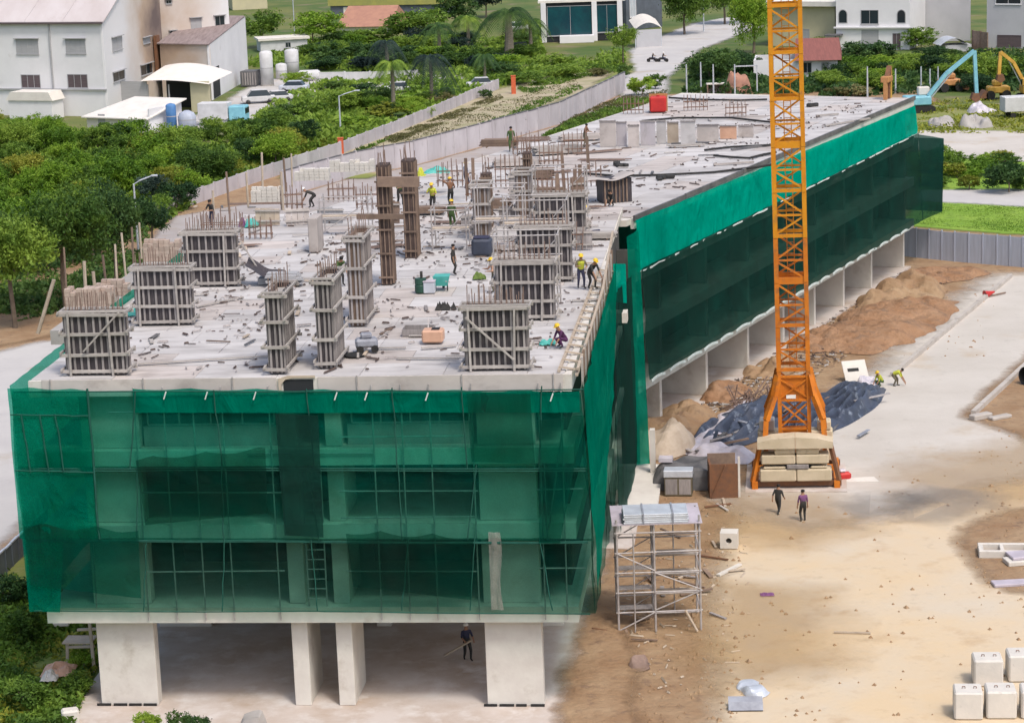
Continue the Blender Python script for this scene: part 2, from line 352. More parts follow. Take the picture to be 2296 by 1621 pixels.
M['bluegrey'] = mat('blue_grey_metal', (0.32, 0.34, 0.39), (0.22, 0.23, 0.27), 2, rough=0.45)
M['bin'] = mat('green_bin', (0.03, 0.085, 0.06), (0.02, 0.06, 0.045), 2, rough=0.5)
M['moss'] = mat('green_cloth', (0.14, 0.20, 0.05), (0.08, 0.13, 0.03), 3)
M['skin'] = mat('skin', (0.34, 0.19, 0.12), rough=0.6)
M['hivis'] = mat('hi_vis', (0.50, 0.52, 0.06), (0.42, 0.45, 0.05), 5)
M['navy'] = mat('navy_cloth', (0.03, 0.035, 0.07), (0.05, 0.05, 0.09), 5)
M['charcoal'] = mat('charcoal_cloth', (0.03, 0.03, 0.03), (0.05, 0.048, 0.045), 5)
M['bluecloth'] = mat('pale_blue_cloth', (0.24, 0.28, 0.36), (0.2, 0.22, 0.3), 5)
M['greencloth'] = mat('green_cloth_b', (0.07, 0.12, 0.04), (0.05, 0.09, 0.03), 5)
M['olive'] = mat('olive_cloth', (0.16, 0.14, 0.09), (0.12, 0.10, 0.07), 5)
M['violet'] = mat('violet_cloth', (0.10, 0.03, 0.10), (0.07, 0.025, 0.07), 5)
M['yhat'] = mat('yellow_helmet', (0.72, 0.48, 0.03), rough=0.35)
M['what'] = mat('white_helmet', (0.78, 0.78, 0.76), rough=0.35)
M['hair'] = mat('hair', (0.012, 0.01, 0.01), rough=0.6)
M['bark'] = mat('bark', (0.13, 0.10, 0.075), (0.2, 0.16, 0.12), 2, bump=0.5)
M['palmbark'] = mat('palm_bark', (0.30, 0.26, 0.21), (0.2, 0.17, 0.13), 3, stretch=(1, 1, 3))
M['leaf_mid'] = leafmat('leaf_mid', (0.045, 0.10, 0.016), (0.13, 0.225, 0.03), (0.25, 0.36, 0.05))
M['leaf_dark'] = leafmat('leaf_dark', (0.018, 0.05, 0.018), (0.05, 0.11, 0.03), (0.11, 0.19, 0.04))
M['leaf_bright'] = leafmat('leaf_bright', (0.08, 0.17, 0.015), (0.18, 0.31, 0.025), (0.30, 0.42, 0.05))
M['leaf_yellow'] = leafmat('leaf_yellow', (0.13, 0.16, 0.02), (0.24, 0.27, 0.03), (0.36, 0.36, 0.06))
M['leaf_blue'] = leafmat('leaf_blue', (0.012, 0.026, 0.026), (0.028, 0.052, 0.045), (0.06, 0.10, 0.07))
M['leaf_dry'] = leafmat('leaf_dry', (0.10, 0.10, 0.035), (0.2, 0.19, 0.07), (0.32, 0.29, 0.13))
M['net'] = netmat('green_net', (0.008, 0.10, 0.075), (0.03, 0.075, 0.06), 0.25, 0.50, tint=(0.39, 0.60, 0.54))  # darkest of three net copies; light fading downward is put into the colour
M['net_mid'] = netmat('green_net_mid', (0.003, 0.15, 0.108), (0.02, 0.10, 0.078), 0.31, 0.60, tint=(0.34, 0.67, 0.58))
M['net_up'] = netmat('green_net_up', (0.0, 0.21, 0.15), (0.012, 0.14, 0.105), 0.39, 0.65, tint=(0.30, 0.74, 0.62))  # brightest of the three, light on the top row put into its colour
M['net_top'] = netmat('green_net_double', (0.0, 0.27, 0.175), (0.0, 0.20, 0.13), 0.74, 0.35, tint=(0.2, 0.75, 0.6))
M['net_left'] = netmat('green_net_backlit', (0.0, 0.30, 0.20), (0.0, 0.22, 0.145), 0.52, 0.45, 0.5, tint=(0.22, 0.75, 0.58))  # brighter copy, the glow of bright ground behind put into its colour
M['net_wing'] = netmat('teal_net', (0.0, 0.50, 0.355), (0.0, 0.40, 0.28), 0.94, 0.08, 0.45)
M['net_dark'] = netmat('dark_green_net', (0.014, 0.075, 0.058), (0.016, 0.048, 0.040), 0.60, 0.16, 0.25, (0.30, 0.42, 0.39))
M['film'] = netmat('clear_film', (0.55, 0.52, 0.48), (0.45, 0.42, 0.38), 0.5, 0.6, 0.4, (0.9, 0.9, 0.88))
M['net_rope'] = mat('net_rope', (0.01, 0.07, 0.05), (0.015, 0.10, 0.075), 3)
M['hem'] = mat('pale_hem', (0.62, 0.68, 0.66), (0.5, 0.58, 0.55), 2)
M['earth_s'] = mat('brown_earth_heap', (0.27, 0.165, 0.09), (0.36, 0.25, 0.15), 0.35, c3=(0.20, 0.13, 0.085), scale3=1.2, lo3=0.55, hi3=0.7, bump=0.8, bscale=2.5, bdist=0.15)
M['haul_s'] = mat('kerb_concrete', (0.50, 0.46, 0.42), (0.42, 0.38, 0.34), 0.8, bump=0.2)
M['lane'] = mat('lane_soil', (0.44, 0.37, 0.26), (0.36, 0.32, 0.20), 0.15, c3=(0.24, 0.24, 0.11), scale3=0.3, lo3=0.5, hi3=0.7, soft=0.6)
M['strip'] = mat('back_strip', (0.40, 0.37, 0.36), (0.33, 0.29, 0.27), 0.3, c3=(0.34, 0.27, 0.20), scale3=0.5, lo3=0.55, hi3=0.75, soft=0.6)
M['damp'] = mat('damp_patch', (0.30, 0.28, 0.26), (0.25, 0.24, 0.23), 0.4, soft=0.5, amax=0.4)
M['track'] = mat('tyre_track', (0.38, 0.27, 0.17), (0.44, 0.34, 0.23), 0.6, soft=0.9, amax=0.2)
M['dust'] = mat('pale_dust', (0.55, 0.47, 0.36), (0.50, 0.44, 0.37), 0.3, soft=0.35, amax=0.6)
M['ochre'] = mat('ochre_soil', (0.46, 0.31, 0.14), (0.40, 0.26, 0.12), 0.4, soft=0.25, amax=0.4)

# ------------------------------------------------------------------ ground and its zones
rnd = random.Random(7)
def zone(name, px, mt, z, rag=0.5, step=2.0, z_at=0.0, rim=1.6):
    pts = [G(x, y, z_at) for x, y in px]; out = []
    for i, a in enumerate(pts):
        b = pts[(i + 1) % len(pts)]; L = (b - a).length; n = max(1, int(L / step))
        d = (b - a) / L; nn = Vector((-d.y, d.x, 0))
        for k in range(n):
            q = a + (b - a) * (k / n)
            j = noise.noise(q * 0.35) * rag + noise.noise(q * 1.3) * rag * 0.5 if k else 0
            q = q + nn * j; out.append((q.x, q.y, z))
    area = sum(out[i][0] * out[(i + 1) % len(out)][1] - out[(i + 1) % len(out)][0] * out[i][1] for i in range(len(out)))
    if area < 0: out.reverse()
    n = len(out); inn = []
    for i in range(n):
        a, b = Vector(out[i - 2]), Vector(out[(i + 2) % n]); d = (b - a); d = d.normalized() if d.length > 1e-6 else Vector((1, 0, 0))
        inn.append(tuple(Vector(out[i]) + Vector((d.y, -d.x, 0)) * rim))
    mb = MB(); mb.add(out + inn, [tuple(range(n))] + [(n + i, n + (i + 1) % n, (i + 1) % n, i) for i in range(n)])
    o = struct(name, mb, mt)
    at = o.data.attributes.new('edge', 'FLOAT', 'POINT')
    at.data.foreach_set('value', [1.0] * n + [0.0] * n)
    return o
gm = MB(); gm.grid(lambda a, b: (-900 + 1800 * a, -40 + 1900 * b, -0.02), 60, 60)
struct('ground', gm, M['terrain'])
zone('site_ground', [(-400, 1500), (-400, 690), (200, 540), (400, 430), (800, 330), (1400, 215), (2050, 205), (2296, 330), (2500, 400), (2700, 1800), (1200, 1900), (150, 1800), (60, 1500)], M['earth'], 0.0, 0.8)
zone('back_strip', [(330, 560), (400, 486), (640, 446), (800, 400), (930, 376), (1159, 312), (1256, 284), (1403, 214), (1500, 215), (1480, 260), (1100, 420), (420, 620)], M['strip'], 0.015, 0.6, rim=1.0)
zone('side_road', [(-500, 1330), (-40, 1230), (52, 1140), (200, 900), (300, 780), (220, 760), (100, 770), (-20, 800), (-500, 900)], M['grey_road'], 0.02, 0.6)
zone('brown_lane', [(-200, 800), (0, 772), (110, 748), (210, 740), (230, 600), (150, 600), (-30, 690), (-200, 730)], M['earth'], 0.03, 0.6)
zone('yard_sand', [(1655, 1700), (1665, 1520), (1655, 1440), (1640, 1345), (1680, 1190), (1690, 1120), (1860, 1060), (1880, 960), (1960, 870), (2006, 838), (2262, 622), (2600, 640), (2700, 900), (2700, 1800)], M['sand'], 0.02, 0.5, rim=2.2)
zone('haul_road', [(1690, 1122), (1870, 1060), (1882, 960), (1962, 868), (2006, 838), (2262, 622), (2560, 622), (2420, 700), (2180, 925), (2240, 960), (2330, 1000), (2270, 1060), (2060, 1100), (1930, 1150), (1800, 1165)], M['haul'], 0.04, 0.9, rim=3.5)
zone('ochre_patch', [(1670, 1330), (1760, 1340), (1780, 1480), (1690, 1520), (1668, 1430)], M['ochre'], 0.07, 1.0, rim=5)
zone('ochre_patch', [(1690, 1130), (1790, 1130), (1860, 1180), (1760, 1200), (1690, 1190)], M['ochre'], 0.07, 1.0, rim=5)
zone('ochre_patch', [(2080, 1080), (2296, 1010), (2420, 1050), (2380, 1110), (2200, 1110)], M['ochre'], 0.07, 1.0, rim=6)
zone('damp_patch', [(1915, 1140), (1960, 1122), (2030, 1108), (2045, 1128), (1990, 1148), (1940, 1152)], M['damp'], 0.09, 0.6, rim=2.0)
zone('damp_patch', [(2060, 1120), (2130, 1105), (2190, 1120), (2120, 1160), (2070, 1165)], M['damp'], 0.09, 0.6, rim=3.0)
zone('dirt_patch', [(2185, 935), (2300, 825), (2420, 740), (2600, 900), (2560, 1010), (2330, 990), (2235, 950)], M['earth'], 0.05, 0.6)
zone('dirt_patch', [(2190, 1190), (2290, 1150), (2500, 1150), (2500, 1330), (2290, 1320), (2230, 1290)], M['earth'], 0.05, 0.8)
zone('far_slab', [(2040, 295), (2600, 300), (2600, 372), (2200, 358), (2085, 345)], M['haul'], 0.05, 0.4)
zone('far_path', [(2080, 430), (2500, 428), (2600, 470), (2300, 462), (2080, 450)], M['grey_road'], 0.06, 0.3)
zone('lawn', [(2040, 505), (2075, 455), (2300, 463), (2600, 475), (2600, 540), (2250, 522)], M['lawn'], 0.05, 0.3)
zone('scrub_ground', [(2040, 345), (2085, 340), (2200, 352), (2600, 372), (2600, 430), (2080, 432)], M['lawn'], 0.04, 0.8)
zone('rubble_ground', [(2040, 240), (2600, 225), (2600, 305), (2040, 300)], M['rough_grass'], 0.04, 0.8)
zone('far_road', [(1405, 215), (1400, 150), (1430, 110), (1560, 55), (1640, 40), (1700, 60), (1560, 112), (1490, 170), (1480, 215)], M['grey_road'], 0.06, 0.6)
zone('crop_field', [(900, 225), (930, 195), (1130, 175), (1150, 195), (1010, 225)], M['lawn'], 0.07, 0.8)
zone('grass_verge', [(640, 400), (860, 300), (1060, 215), (1400, 118), (1410, 160), (1290, 215), (1020, 300), (820, 400)], M['rough_grass'], 0.08, 1.0)
zone('sandy_lane', [(700, 360), (850, 300), (1060, 222), (1285, 160), (1370, 158), (1290, 212), (1020, 296), (860, 352)], M['lane'], 0.10, 0.8)
zone('factory_yard', [(330, 300), (480, 250), (600, 180), (1000, 160), (1030, 180), (700, 260), (640, 290)], M['grey_road'], 0.05, 1.0)
zone('left_bed', [(-200, 1720), (-200, 1370), (60, 1250), (140, 1300), (235, 1380), (240, 1480), (175, 1610), (160, 1720)], M['rough_grass'], 0.04, 0.4)

zone('dirt_spill', [(1275, 1720), (1300, 1560), (1322, 1440), (1345, 1350), (1385, 1240), (1420, 1240), (1400, 1500), (1400, 1720)], M['earth'], 0.175, 0.8, rim=1.2)
# ------------------------------------------------------------------ the concrete building (front block and wing)
F = Frame(G(230, 1588), G(1225, 1590))
W = Frame(G(1483, 957), G(2027, 602))
ZD, ZW = 15.2, 14.4
def fbox(mb, u0, u1, v0, v1, z0, z1): mb.T = F.M; mb.box(u0, u1, v0, v1, z0, z1)
bld = thing('concrete_building', 'unfinished concrete building with open ground floor and pale roof deck behind green nets', 'building', F.at(10, 0), F.rz)
pad = MB(F.M); pad.box(-1.3, 22.6, -3.2, 46, -0.1, 0.16)
pad.build('floor_pad', M['pad'], bld, True)
wing_near = []
# the wing slab starts on the back edge of the front block (v = 44)
def wing_pt(w, t=None):
    if t is not None: return W.at(t, w)
    a = W.at(-40, w); d = W.e
    k = (44.0 - (a - F.o).dot(F.d)) / d.dot(F.d)
    return a + d * k
wpoly = [wing_pt(-0.5), W.at(57.0, -0.5), W.at(58.5, 20.5), wing_pt(20.5)]
def wing_slab(z0, z1, off=0.0):
    mb = MB(); P = [(p.x, p.y) for p in wpoly]; mb.prism(P, z0, z1); return mb
wing_slab(0.0, 0.14).build('floor_pad', M['pad'], bld, True)
for z0, z1 in ((3.75, 4.2), (7.3, 7.75), (10.75, 11.2), (14.0, 14.37)):
    wing_slab(z0, z1).build('floor_slab', M['conc'], bld, True)
    mb = MB(W.M); mb.box(-5.6, 57, -0.75, -0.502, z0 - 0.25, z1 + 0.02)
    mb.build('edge_beam', M['conc'], bld, True)
for z0, z1 in ((4.55, 4.9), (8.3, 8.65), (11.65, 12.0), (14.8, 15.16)):
    mb = MB(F.M); mb.box(-2.0, 21.3, -0.40, 44, z0, z1); mb.build('floor_slab', M['conc'], bld, True)
    mb = MB(F.M); mb.box(-2.0, 21.3, -0.62, -0.402, z0 - 0.32, z1 + 0.04); mb.build('edge_beam', M['conc'], bld, True)
    mb = MB(F.M); mb.box(21.302, 21.55, -0.62, 26, z0 - 0.32, z1 + 0.04); mb.build('edge_beam', M['conc'], bld, True)
cols = [(-0.02, 2.58, 0.7), (17.36, 19.86, 0.7)]
for v in (0.0, 10.7, 20.4, 31.0):
    for u0, u1, dp in cols:
        for z0, z1 in ((0.16, 4.54), (4.91, 8.29), (8.66, 11.64), (12.01, 14.79)):
            mb = MB(F.M); mb.cbox(u0, u1, v, v + dp, z0, z1, 0.025); mb.build('column', M['conc'], bld, True)
    for u0, u1 in ((8.78, 9.5), (10.76, 11.48)):
        for z0, z1 in ((0.16, 4.54), (4.91, 8.29), (8.66, 11.64), (12.01, 14.79)):
            mb = MB(F.M); mb.cbox(u0, u1, v + 0.02, v + 3.0, z0, z1, 0.025); mb.build('column', M['conc'], bld, True)
# dark strip where the forms stood at the foot of the two outer columns
for u0, u1 in ((-0.25, 2.62), (17.2, 19.95)):
    mb = MB(F.M)
    for k in range(4):
        a = u0 + (u1 - u0) * k / 4
        mb.box(a + rnd.uniform(0, .12), a + (u1 - u0) / 4 - rnd.uniform(0.02, .2), -0.09, -0.025, 0.165, 0.27)
    mb.build('kicker_strip', M['black'], bld, True)
# inner partition walls of the front block, set back, added near-black to keep the storeys dark
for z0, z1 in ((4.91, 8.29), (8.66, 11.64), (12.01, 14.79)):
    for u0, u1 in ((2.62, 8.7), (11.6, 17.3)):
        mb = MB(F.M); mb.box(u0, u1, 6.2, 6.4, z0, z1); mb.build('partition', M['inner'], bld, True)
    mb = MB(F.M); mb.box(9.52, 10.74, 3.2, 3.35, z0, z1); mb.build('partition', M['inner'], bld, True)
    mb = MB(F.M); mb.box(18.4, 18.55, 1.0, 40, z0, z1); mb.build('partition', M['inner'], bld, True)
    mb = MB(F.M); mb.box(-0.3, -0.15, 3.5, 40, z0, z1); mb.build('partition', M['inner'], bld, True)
    # window frames in the openings
    for u0, u1, k in ((2.9, 8.5, 4), (11.9, 17.0, 4)):
        mb = MB(F.M); z2 = z0 + 0.95; z3 = z1 - 0.45
        mb.box(u0, u1, 0.36, 0.42, z2 - 0.04, z2 + 0.04); mb.box(u0, u1, 0.36, 0.42, z3 - 0.04, z3 + 0.04)
        for i in range(k + 1):
            a = u0 + (u1 - u0) * i / k; mb.box(a - 0.035, a + 0.035, 0.36, 0.42, z2 + 0.041, z3 - 0.041)
        if z0 > 8.7: mb.build('window_frame', M['pipe'], bld, True)
        sb = MB(F.M); sb.box(u0 - .2, u1 + .2, 0.30, 0.46, z0, z0 + (0.9 if z0 > 8.7 else 0.35))
        if z0 > 8.7: sb.build('parapet', M['conc_d'], bld, True)
# block wall of the front block towards the recess, recess shaft, and wing inner walls, added near-black to darken the inside
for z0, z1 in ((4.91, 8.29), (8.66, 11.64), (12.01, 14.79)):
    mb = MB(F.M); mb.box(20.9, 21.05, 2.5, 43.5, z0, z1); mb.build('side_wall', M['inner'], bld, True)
mb = MB(F.M); mb.box(21.06, 22.15, 40.5, 40.7, 0.16, 13.2); mb.build('shaft_wall', M['inner'], bld, True)  # near-black wall added so the narrow recess reads dark
mb = MB(F.M); mb.box(21.3, 22.25, 29.0, 30.0, 11.2, 11.75); mb.build('landing', M['block'], bld, True)
mb = MB(F.M); mb.box(21.3, 23.6, 30.5, 39.5, 0.165, 0.4); mb.build('plinth', M['conc'], bld, True)
for q in ((21.4, 21.7, 31.0, 31.4, 0.4, 2.6), (22.9, 23.2, 37.5, 38, .4, 3.0)):
    MB(F.M).box(*q).build('plinth_post', M['conc'], bld, True)
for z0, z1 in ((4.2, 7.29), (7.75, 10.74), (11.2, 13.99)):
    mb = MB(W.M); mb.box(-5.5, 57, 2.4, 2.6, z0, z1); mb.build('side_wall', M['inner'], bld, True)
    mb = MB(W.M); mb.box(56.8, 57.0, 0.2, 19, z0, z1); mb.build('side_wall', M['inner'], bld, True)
wing_cols = (0.0, 8.45, 16.8, 24.6, 32.0, 39.4, 47.0, 56.5)
for t in wing_cols:
    mb = MB(W.M); mb.cbox(t - 0.2, t + 0.2, -0.02, 3.4, 0.14, 3.74, 0.02); mb.build('column', M['conc'], bld, True)
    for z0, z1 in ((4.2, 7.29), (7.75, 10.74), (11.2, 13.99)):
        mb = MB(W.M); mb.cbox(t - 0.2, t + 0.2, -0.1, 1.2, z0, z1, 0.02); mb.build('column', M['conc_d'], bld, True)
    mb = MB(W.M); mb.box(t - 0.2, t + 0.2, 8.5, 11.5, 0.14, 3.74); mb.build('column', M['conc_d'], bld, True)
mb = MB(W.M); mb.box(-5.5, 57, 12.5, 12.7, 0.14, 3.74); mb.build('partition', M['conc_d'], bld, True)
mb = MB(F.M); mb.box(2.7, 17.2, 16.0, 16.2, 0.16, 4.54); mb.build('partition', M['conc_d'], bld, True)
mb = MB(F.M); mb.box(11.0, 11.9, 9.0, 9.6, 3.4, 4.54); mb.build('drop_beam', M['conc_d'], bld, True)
# roof deck laid with pale boards
ctr = 0
board_cache = {}
def deck_boards(T, u0, u1, v0, v1, z, du, dv, inside, shift=True):
    v = v0; row = 0
    while v < v1 - 0.05:
        w = min(dv, v1 - v); u = u0 - (du * 0.5 if shift and row % 2 else 0)
        while u < u1 - 0.05:
            a, b = max(u, u0), min(u + du, u1)
            c = T @ Vector(((a + b) / 2, v + w / 2, 0))
            if b - a > 0.3 and inside(c):
                key = (round(b - a, 2), round(w, 2))
                mi = 'ply' if rnd.random() < 0.72 else 'ply2'
                k2 = key + (mi,)
                if k2 not in board_cache:
                    hx, hy = key[0] / 2 - 0.012, key[1] / 2 - 0.012
                    board_cache[k2] = MB().box(-hx, hx, -hy, hy, 0, 0.03).mesh('plywood_sheet', M[mi])
                o = bpy.data.objects.new('plywood_sheet', board_cache[k2]); COL.objects.link(o); o.parent = bld
                X = WM[bld.name].inverted() @ (T @ Matrix.Translation(((a + b) / 2, v + w / 2, z + rnd.uniform(0, 0.02))) @ Matrix.Rotation(rnd.uniform(-.004, .004), 4, 'Z') @ Matrix.Rotation(rnd.uniform(-.004, .004), 4, 'X'))
                o.matrix_local = X
            u += du
        v += dv; row += 1
def in_wing(c):
    q = c - W.o
    return (c - F.o).dot(F.d) > 44.9 and -0.5 < q.dot(W.d) < 20.3
deck_boards(F.M, -1.95, 21.25, -0.38, 43.9, 15.165, 3.6, 2.46, lambda c: True)
deck_boards(W.M, -20, 56.9, -0.45, 20.3, 14.375, 3.66, 2.6, in_wing)
# upstand along the front edge of the deck, with a break at the shaft
for u0, u1 in ((-1.4, 8.9), (10.7, 21.2)):
    mb = MB(F.M); mb.box(u0, u1, -0.66, -0.625, 14.50, 15.24); mb.build('edge_board', M['ply2'], bld, True)
for u in (-1.0, 3.1, 7.0, 12.4, 16.9, 20.8):
    mb = MB(F.M); mb.bar((u, -0.70, 14.2), (u, -0.70, 15.3), 0.05); mb.build('edge_post', M['pipe'], bld, True)
# near-black panel painting the shade of a shaft opening in the deck edge
mb = MB(F.M); mb.box(9.2, 10.5, -0.64, -0.628, 14.2, 15.14); mb.build('shaft_shade_panel', M['dark'], bld, True)
mb = MB(F.M)
mb.prism_xz([(9.0, 15.2), (9.0, 14.3), (9.12, 14.3), (9.12, 14.95), (9.3, 15.15), (9.6, 15.22), (10.6, 15.22), (10.6, 15.32), (9.4, 15.32)], -0.72, -0.66)
mb.build('shaft_trim', M['woodp'], bld, True)
# dark upstand along the outer edge of the wing roof
segs = [(-5.7, 3.0), (3.05, 14), (14.05, 26), (26.1, 40), (40.05, 57.2)]
for a, b in segs:
    mb = MB(W.M); mb.bar((a, -0.78, 14.42), (b, -0.78, 14.38), 0.12, 0.34); mb.build('edge_board', M['darktarp'], bld, True)

# ------------------------------------------------------------------ nets
def net_sheet(name, T, p00, p10, p01, p11, nu, nv, mt, label, amp=0.10, sag=0.0, cat='safety net', group='green safety nets', seed=0.0, hem=False):
    p00, p10, p01, p11 = map(Vector, (p00, p10, p01, p11))
    nrm = (p10 - p00).cross(p01 - p00).normalized()
    def fn(a, b):
        p = (p00 * (1 - a) + p10 * a) * (1 - b) + (p01 * (1 - a) + p11 * a) * b
        q = Vector((p.x * 0.55 + seed, p.y * 0.55, p.z * 0.5)); q2 = Vector((p.x * 2.1 + seed, p.y * 2.1, p.z * 0.45 + seed))
        p = p + nrm * (amp * noise.noise(q) + amp * 0.45 * noise.noise(q * 3.1) + amp * 0.55 * noise.noise(q2))
        k = (b ** 3) * sag * (abs(math.sin(a * nu * 0.35 + seed)) - 0.4)
        return p - Vector((0, 0, k))
    mb = MB(T); mb.grid(fn, nu, nv)
    return solo(name, mb, M[mt], label, cat, group, smooth=True)
V = -0.95
net_sheet('safety_net', F.M, (-2.5, V, 4.95), (22.3, V, 4.72), (-2.55, V, 8.25), (22.25, V, 8.1), 90, 14, 'net', 'green net coloured dark for shade across the lowest covered storey of the front face', seed=1)
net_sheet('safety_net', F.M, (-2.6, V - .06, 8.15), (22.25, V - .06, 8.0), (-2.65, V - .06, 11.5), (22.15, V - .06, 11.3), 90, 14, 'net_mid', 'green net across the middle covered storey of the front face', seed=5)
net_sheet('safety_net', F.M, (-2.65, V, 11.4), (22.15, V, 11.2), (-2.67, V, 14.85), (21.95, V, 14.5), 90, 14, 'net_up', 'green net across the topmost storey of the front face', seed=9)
net_sheet('safety_net', F.M, (2.7, V - .1, 13.85), (21.9, V - .1, 13.65), (2.7, V - .08, 14.92), (21.9, V - .08, 14.58), 60, 5, 'net_top', 'bright doubled strip of green net along the deck edge of the front face', seed=13, sag=0.1, amp=0.06)
net_sheet('safety_net', F.M, (-2.76, V - .26, 8.3), (0.75, V - .26, 8.25), (-2.76, V - .26, 15.08), (0.85, V - .26, 14.95), 18, 26, 'net_left', 'net panel with backlit brightness in its colour at the top left corner of the front face', seed=17, sag=0.08)
net_sheet('safety_net', F.M, (-2.6, V - .24, 4.95), (-1.2, V - .24, 4.95), (-2.65, V - .24, 8.35), (-0.8, V - .24, 8.35), 6, 10, 'net_left', 'net strip with backlit brightness in its colour at the bottom left corner of the front face', seed=21)
net_sheet('safety_net', F.M, (-2.66, V, 4.95), (-3.0, 30, 4.95), (-2.72, V, 15.1), (-2.4, 30, 15.5), 50, 16, 'net_left', 'emerald net down the left side of the building seen edge on', seed=25)
# seams and ropes of the front nets
FN = [o for o in scene.objects if o.name.startswith('safety_net')]
def seam(net, u0, z0, u1, z1, v=V - .2, r=.03, mt='net_rope'):
    n = 10; P = []
    for i in range(n + 1):
        a = i / n; P.append((u0 + (u1 - u0) * a + .05 * noise.noise(Vector((a * 4, u0, z0))), v - .03 * math.sin(a * 9), z0 + (z1 - z0) * a + (.05 * noise.noise(Vector((a * 6, z0, u0))) if abs(u1 - u0) > 1 else 0)))
    MB(F.M).tube(P, r, 5).build('seam', M[mt], net, True)
for i, (za, zb) in enumerate(((4.95, 8.2), (8.1, 11.45), (11.3, 14.85))):
    for u in (2.65, 6.3, 10.3, 14.2, 17.2, 20.2): seam(FN[i], u + rnd.uniform(-.3, .3), za, u + rnd.uniform(-.3, .3), zb)
    seam(FN[i], -2.5, zb, 22.1, zb - .2); seam(FN[i], -2.4, za + .05, 22.1, za - .15)
seam(FN[4], .82, 8.3, .8, 15, V - .33, .05); seam(FN[4], -2.7, 13.9, .8, 13.8, V - .33); seam(FN[4], -2.7, 11.4, .8, 11.3, V - .33)
for u in (-2.0, -1.2, -.5): seam(FN[4], u, 11.3, u - .2, 13.9, V - .34, .035)
for u in (4.2, 6.0, 8.1, 11.6, 12.9, 15.5, 20.8): MB(F.M).bar((u, V - .22, 14.88 - u * .017), (u - .12, V - .24, 14.55 - u * .017), .07, .05).build('tie', M['hem'], FN[3], True)
# odd overlapping pieces of net on the front
net_sheet('safety_net', F.M, (17.25, V - .34, 11.6), (19.95, V - .34, 11.5), (17.15, V - .34, 14.6), (19.85, V - .34, 14.55), 14, 14, 'net_mid', 'second layer of green net over the top of the right outer column', seed=61, amp=.07)
net_sheet('safety_net', F.M, (9.0, V - .3, 8.4), (10.7, V - .3, 8.3), (8.9, V - .3, 13.8), (10.75, V - .3, 13.7), 8, 20, 'net_dark', 'dark net strip hanging before the ladder in the middle of the front face', seed=63, amp=.07)
net_sheet('safety_net', F.M, (2.9, V - .36, 8.9), (8.3, V - .36, 9.4), (2.7, V - .36, 11.9), (8.4, V - .36, 12.3), 22, 12, 'net', 'slack extra net patch over the middle storey left of the ladder', seed=65, amp=.10, sag=.2)
net_sheet('safety_net', F.M, (11.9, V - .36, 6.1), (17.0, V - .36, 5.5), (11.7, V - .36, 8.6), (17.2, V - .36, 8.3), 22, 12, 'net', 'slack extra net patch over the lowest storey right of the ladder', seed=67, amp=.10, sag=.2)
net_sheet('safety_net', F.M, (20.0, V - .34, 8.0), (20.9, V - .34, 8.0), (20.2, V - .34, 13.4), (22.1, V - .34, 13.6), 10, 22, 'net_mid', 'slanting net piece at the right end of the front face', seed=69, amp=.10)
net_sheet('safety_net', F.M, (-2.4, V - .36, 6.2), (2.5, V - .36, 5.6), (-2.5, V - .36, 9.0), (2.6, V - .36, 8.7), 20, 12, 'net_mid', 'slack extra net patch at the lower left of the front face', seed=71, amp=.12, sag=.25)
# right side of the front block
net_sheet('safety_net', F.M, (22.3, V, 4.72), (21.85, 23.5, 3.4), (21.95, V, 14.52), (21.95, 23.5, 15.1), 50, 16, 'net', 'sloping green net down the right side of the front block', seed=29, amp=0.12)
net_sheet('safety_net', F.M, (22.48, V - .02, 5.6), (22.0, 23.2, 11.4), (22.08, V - .02, 14.62), (22.1, 23.3, 15.7), 40, 14, 'net_top', 'bright green upper net folded over the right side of the front block', seed=33, amp=0.1)
net_sheet('safety_net', F.M, (21.85, 23.6, 0.9), (22.15, 38.8, 0.8), (21.95, 23.6, 13.9), (22.0, 38.8, 12.0), 16, 16, 'net_dark', 'dark net over the narrow recess between front block and wing', seed=37)
# wing nets
w0 = Vector((-5.9, -1.0, 0)); 
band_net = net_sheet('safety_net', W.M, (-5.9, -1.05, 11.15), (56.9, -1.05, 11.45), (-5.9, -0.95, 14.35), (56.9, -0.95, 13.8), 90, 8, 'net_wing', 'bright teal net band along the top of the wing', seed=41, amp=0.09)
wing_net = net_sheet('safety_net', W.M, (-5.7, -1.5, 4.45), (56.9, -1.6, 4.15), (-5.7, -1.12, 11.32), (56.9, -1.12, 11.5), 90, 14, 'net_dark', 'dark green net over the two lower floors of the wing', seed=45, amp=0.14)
net_sheet('safety_net', W.M, (56.8, -1.55, 4.15), (61.6, -2.0, 4.15), (56.8, -1.2, 11.4), (61.8, -2.0, 10.4), 10, 10, 'net_dark', 'dark net flap running on past the far end of the wing', seed=47)
net_sheet('safety_net', W.M, (61.5, -2.0, 4.15), (62.5, 12, 4.15), (61.8, -2.0, 10.4), (62.5, 12, 10.4), 14, 10, 'net_dark', 'dark green net round the far end of the wing', seed=49)
net_sheet('safety_net', F.M, (22.0, 39.0, .5), (22.8, 39.2, .5), (21.75, 39.2, 14.2), (22.45, 39.4, 14.6), 6, 24, 'net_top', 'narrow bright green net strip down the near corner of the wing', seed=53, amp=0.12)
net_sheet('safety_net', F.M, (21.2, 30.0, 12.2), (22.2, 30.0, 12.1), (21.15, 30, 14.3), (22.2, 30, 14.3), 6, 8, 'net_wing', 'small teal net square above the recess beside the wing corner', seed=57)
